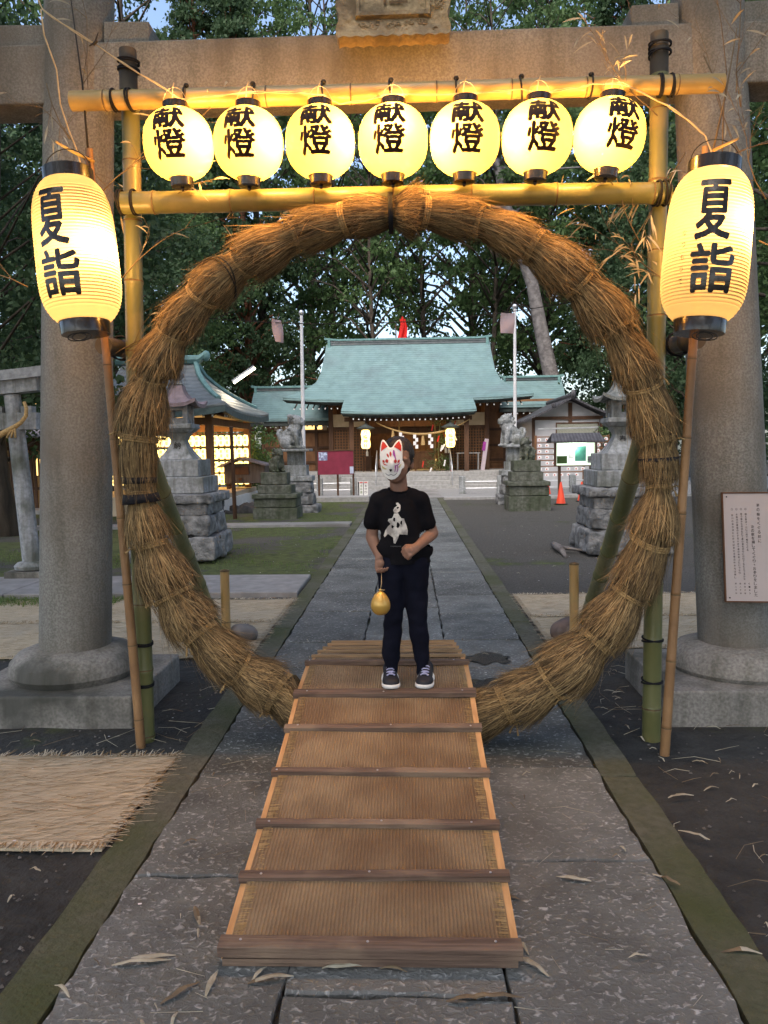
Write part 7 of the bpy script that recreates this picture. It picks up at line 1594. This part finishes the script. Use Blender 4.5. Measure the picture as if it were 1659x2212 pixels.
def mark(nm, polys, mt, d=.0022):
    m = MB(); V, Fc = poly_mesh(polys, 12); m.add([mk(x, y, d) for x, y in V], [tuple(reversed(f)) for f in Fc]); obj(nm, m, mt, shell, True)
mark('ear_lining', [[(568, 316), (550, 380), (546, 470), (575, 440), (642, 395), (600, 335)]], mask_r); mark('ear_lining', [[(815, 308), (780, 340), (738, 398), (800, 430), (848, 468), (848, 380)]], mask_r)
def drop(x0, y0, x1, y1, w, n=12):
    P = []; dx, dy = x1 - x0, y1 - y0; L_ = math.hypot(dx, dy); ux, uy = dx / L_, dy / L_
    for k in range(n + 1): t = k / n; s_ = math.sin(math.pi * t) ** .8 * (1 - .45 * t) * w; P.append((x0 + dx * t - uy * s_, y0 + dy * t + ux * s_))
    for k in range(n - 1, 0, -1): t = k / n; s_ = math.sin(math.pi * t) ** .8 * (1 - .45 * t) * w; P.append((x0 + dx * t + uy * s_, y0 + dy * t - ux * s_))
    return P
mark('brow_mark', [drop(686, 465, 692, 548, 20)], mask_r); mark('brow_mark', [drop(634, 494, 664, 560, 17)], mask_r); mark('cheek_mark', [drop(630, 578, 640, 640, 30)], mask_r); mark('cheek_mark', [drop(572, 592, 600, 636, 20)], mask_r); mark('cheek_mark', [drop(822, 585, 796, 640, 18)], mask_r); mark('cheek_mark', [drop(764, 580, 758, 645, 28)], mask_r)
mark('eye_line', [[(568, 618), (590, 645), (620, 660), (655, 668), (620, 674), (585, 660)]], mask_r, .0028); mark('eye_line', [[(748, 672), (785, 664), (815, 645), (832, 615), (822, 652), (790, 680)]], mask_p, .0028)
mark('purple_flame', [[(728, 445), (748, 450), (756, 500), (768, 560), (776, 590), (760, 580), (745, 545), (726, 520), (722, 480)]], mask_p, .0032)
mark('purple_flame', [[(752, 672), (772, 668), (768, 720), (756, 775), (748, 770), (755, 720)]], mask_p, .0032); mark('purple_flame', [[(788, 672), (805, 690), (802, 740), (785, 775), (778, 770), (792, 730)]], mask_p, .0032)
mark('whisker_patch', [[(556, 665), (575, 690), (615, 715), (645, 728), (610, 735), (575, 722), (558, 700)]], mask_y); mark('whisker_patch', [[(850, 650), (835, 690), (815, 715), (808, 700), (825, 665)]], mask_y)
mark('nose', [[(668, 732), (690, 725), (714, 732), (708, 750), (692, 770), (676, 752)]], mask_k, .0034)
def ln(pts, w):
    a = [(x, y - w) for x, y in pts]; c = [(x, y + w) for x, y in reversed(pts)]; return a + c
mark('mouth', [ln([(612, 785), (632, 808), (655, 820), (678, 816), (695, 803), (712, 815), (738, 820), (765, 806), (785, 782)], 4)], mask_k, .0034)
# golden water balloon on a string
bc = b(822, 1304, -.17); wb = thing('water_balloon', 'golden rubber water balloon hanging on a thin string from the left hand in the photo', 'balloon', bc); m = MB(); P = []
for k in range(21):
    t = math.pi * k / 20; z = math.cos(t); P.append((.0465 * math.sin(t) * (1 - .16 * z) + (.003 if k in (0, 20) else 0), .056 * z + .006 * max(0, z) ** 6))
m.lathe(list(reversed(P)), bc, 32); m.lathe([(.004, .058), (.006, .064), (.008, .070), (.003, .072)], bc, 12); obj('skin', m, gold, wb, True)
m = MB(); T_ = bc + Vector((0, 0, .066)); m.tube([T_, T_ + Vector((.006, 0, .03)), HL.lerp(T_, .4) + Vector((.002, 0, 0)), HL], [.0013] * 4, 6); m.tube([T_, T_ + Vector((.022, -.01, .002))], [.0022, .001], 5); obj('string', m, cord_m, wb, True)
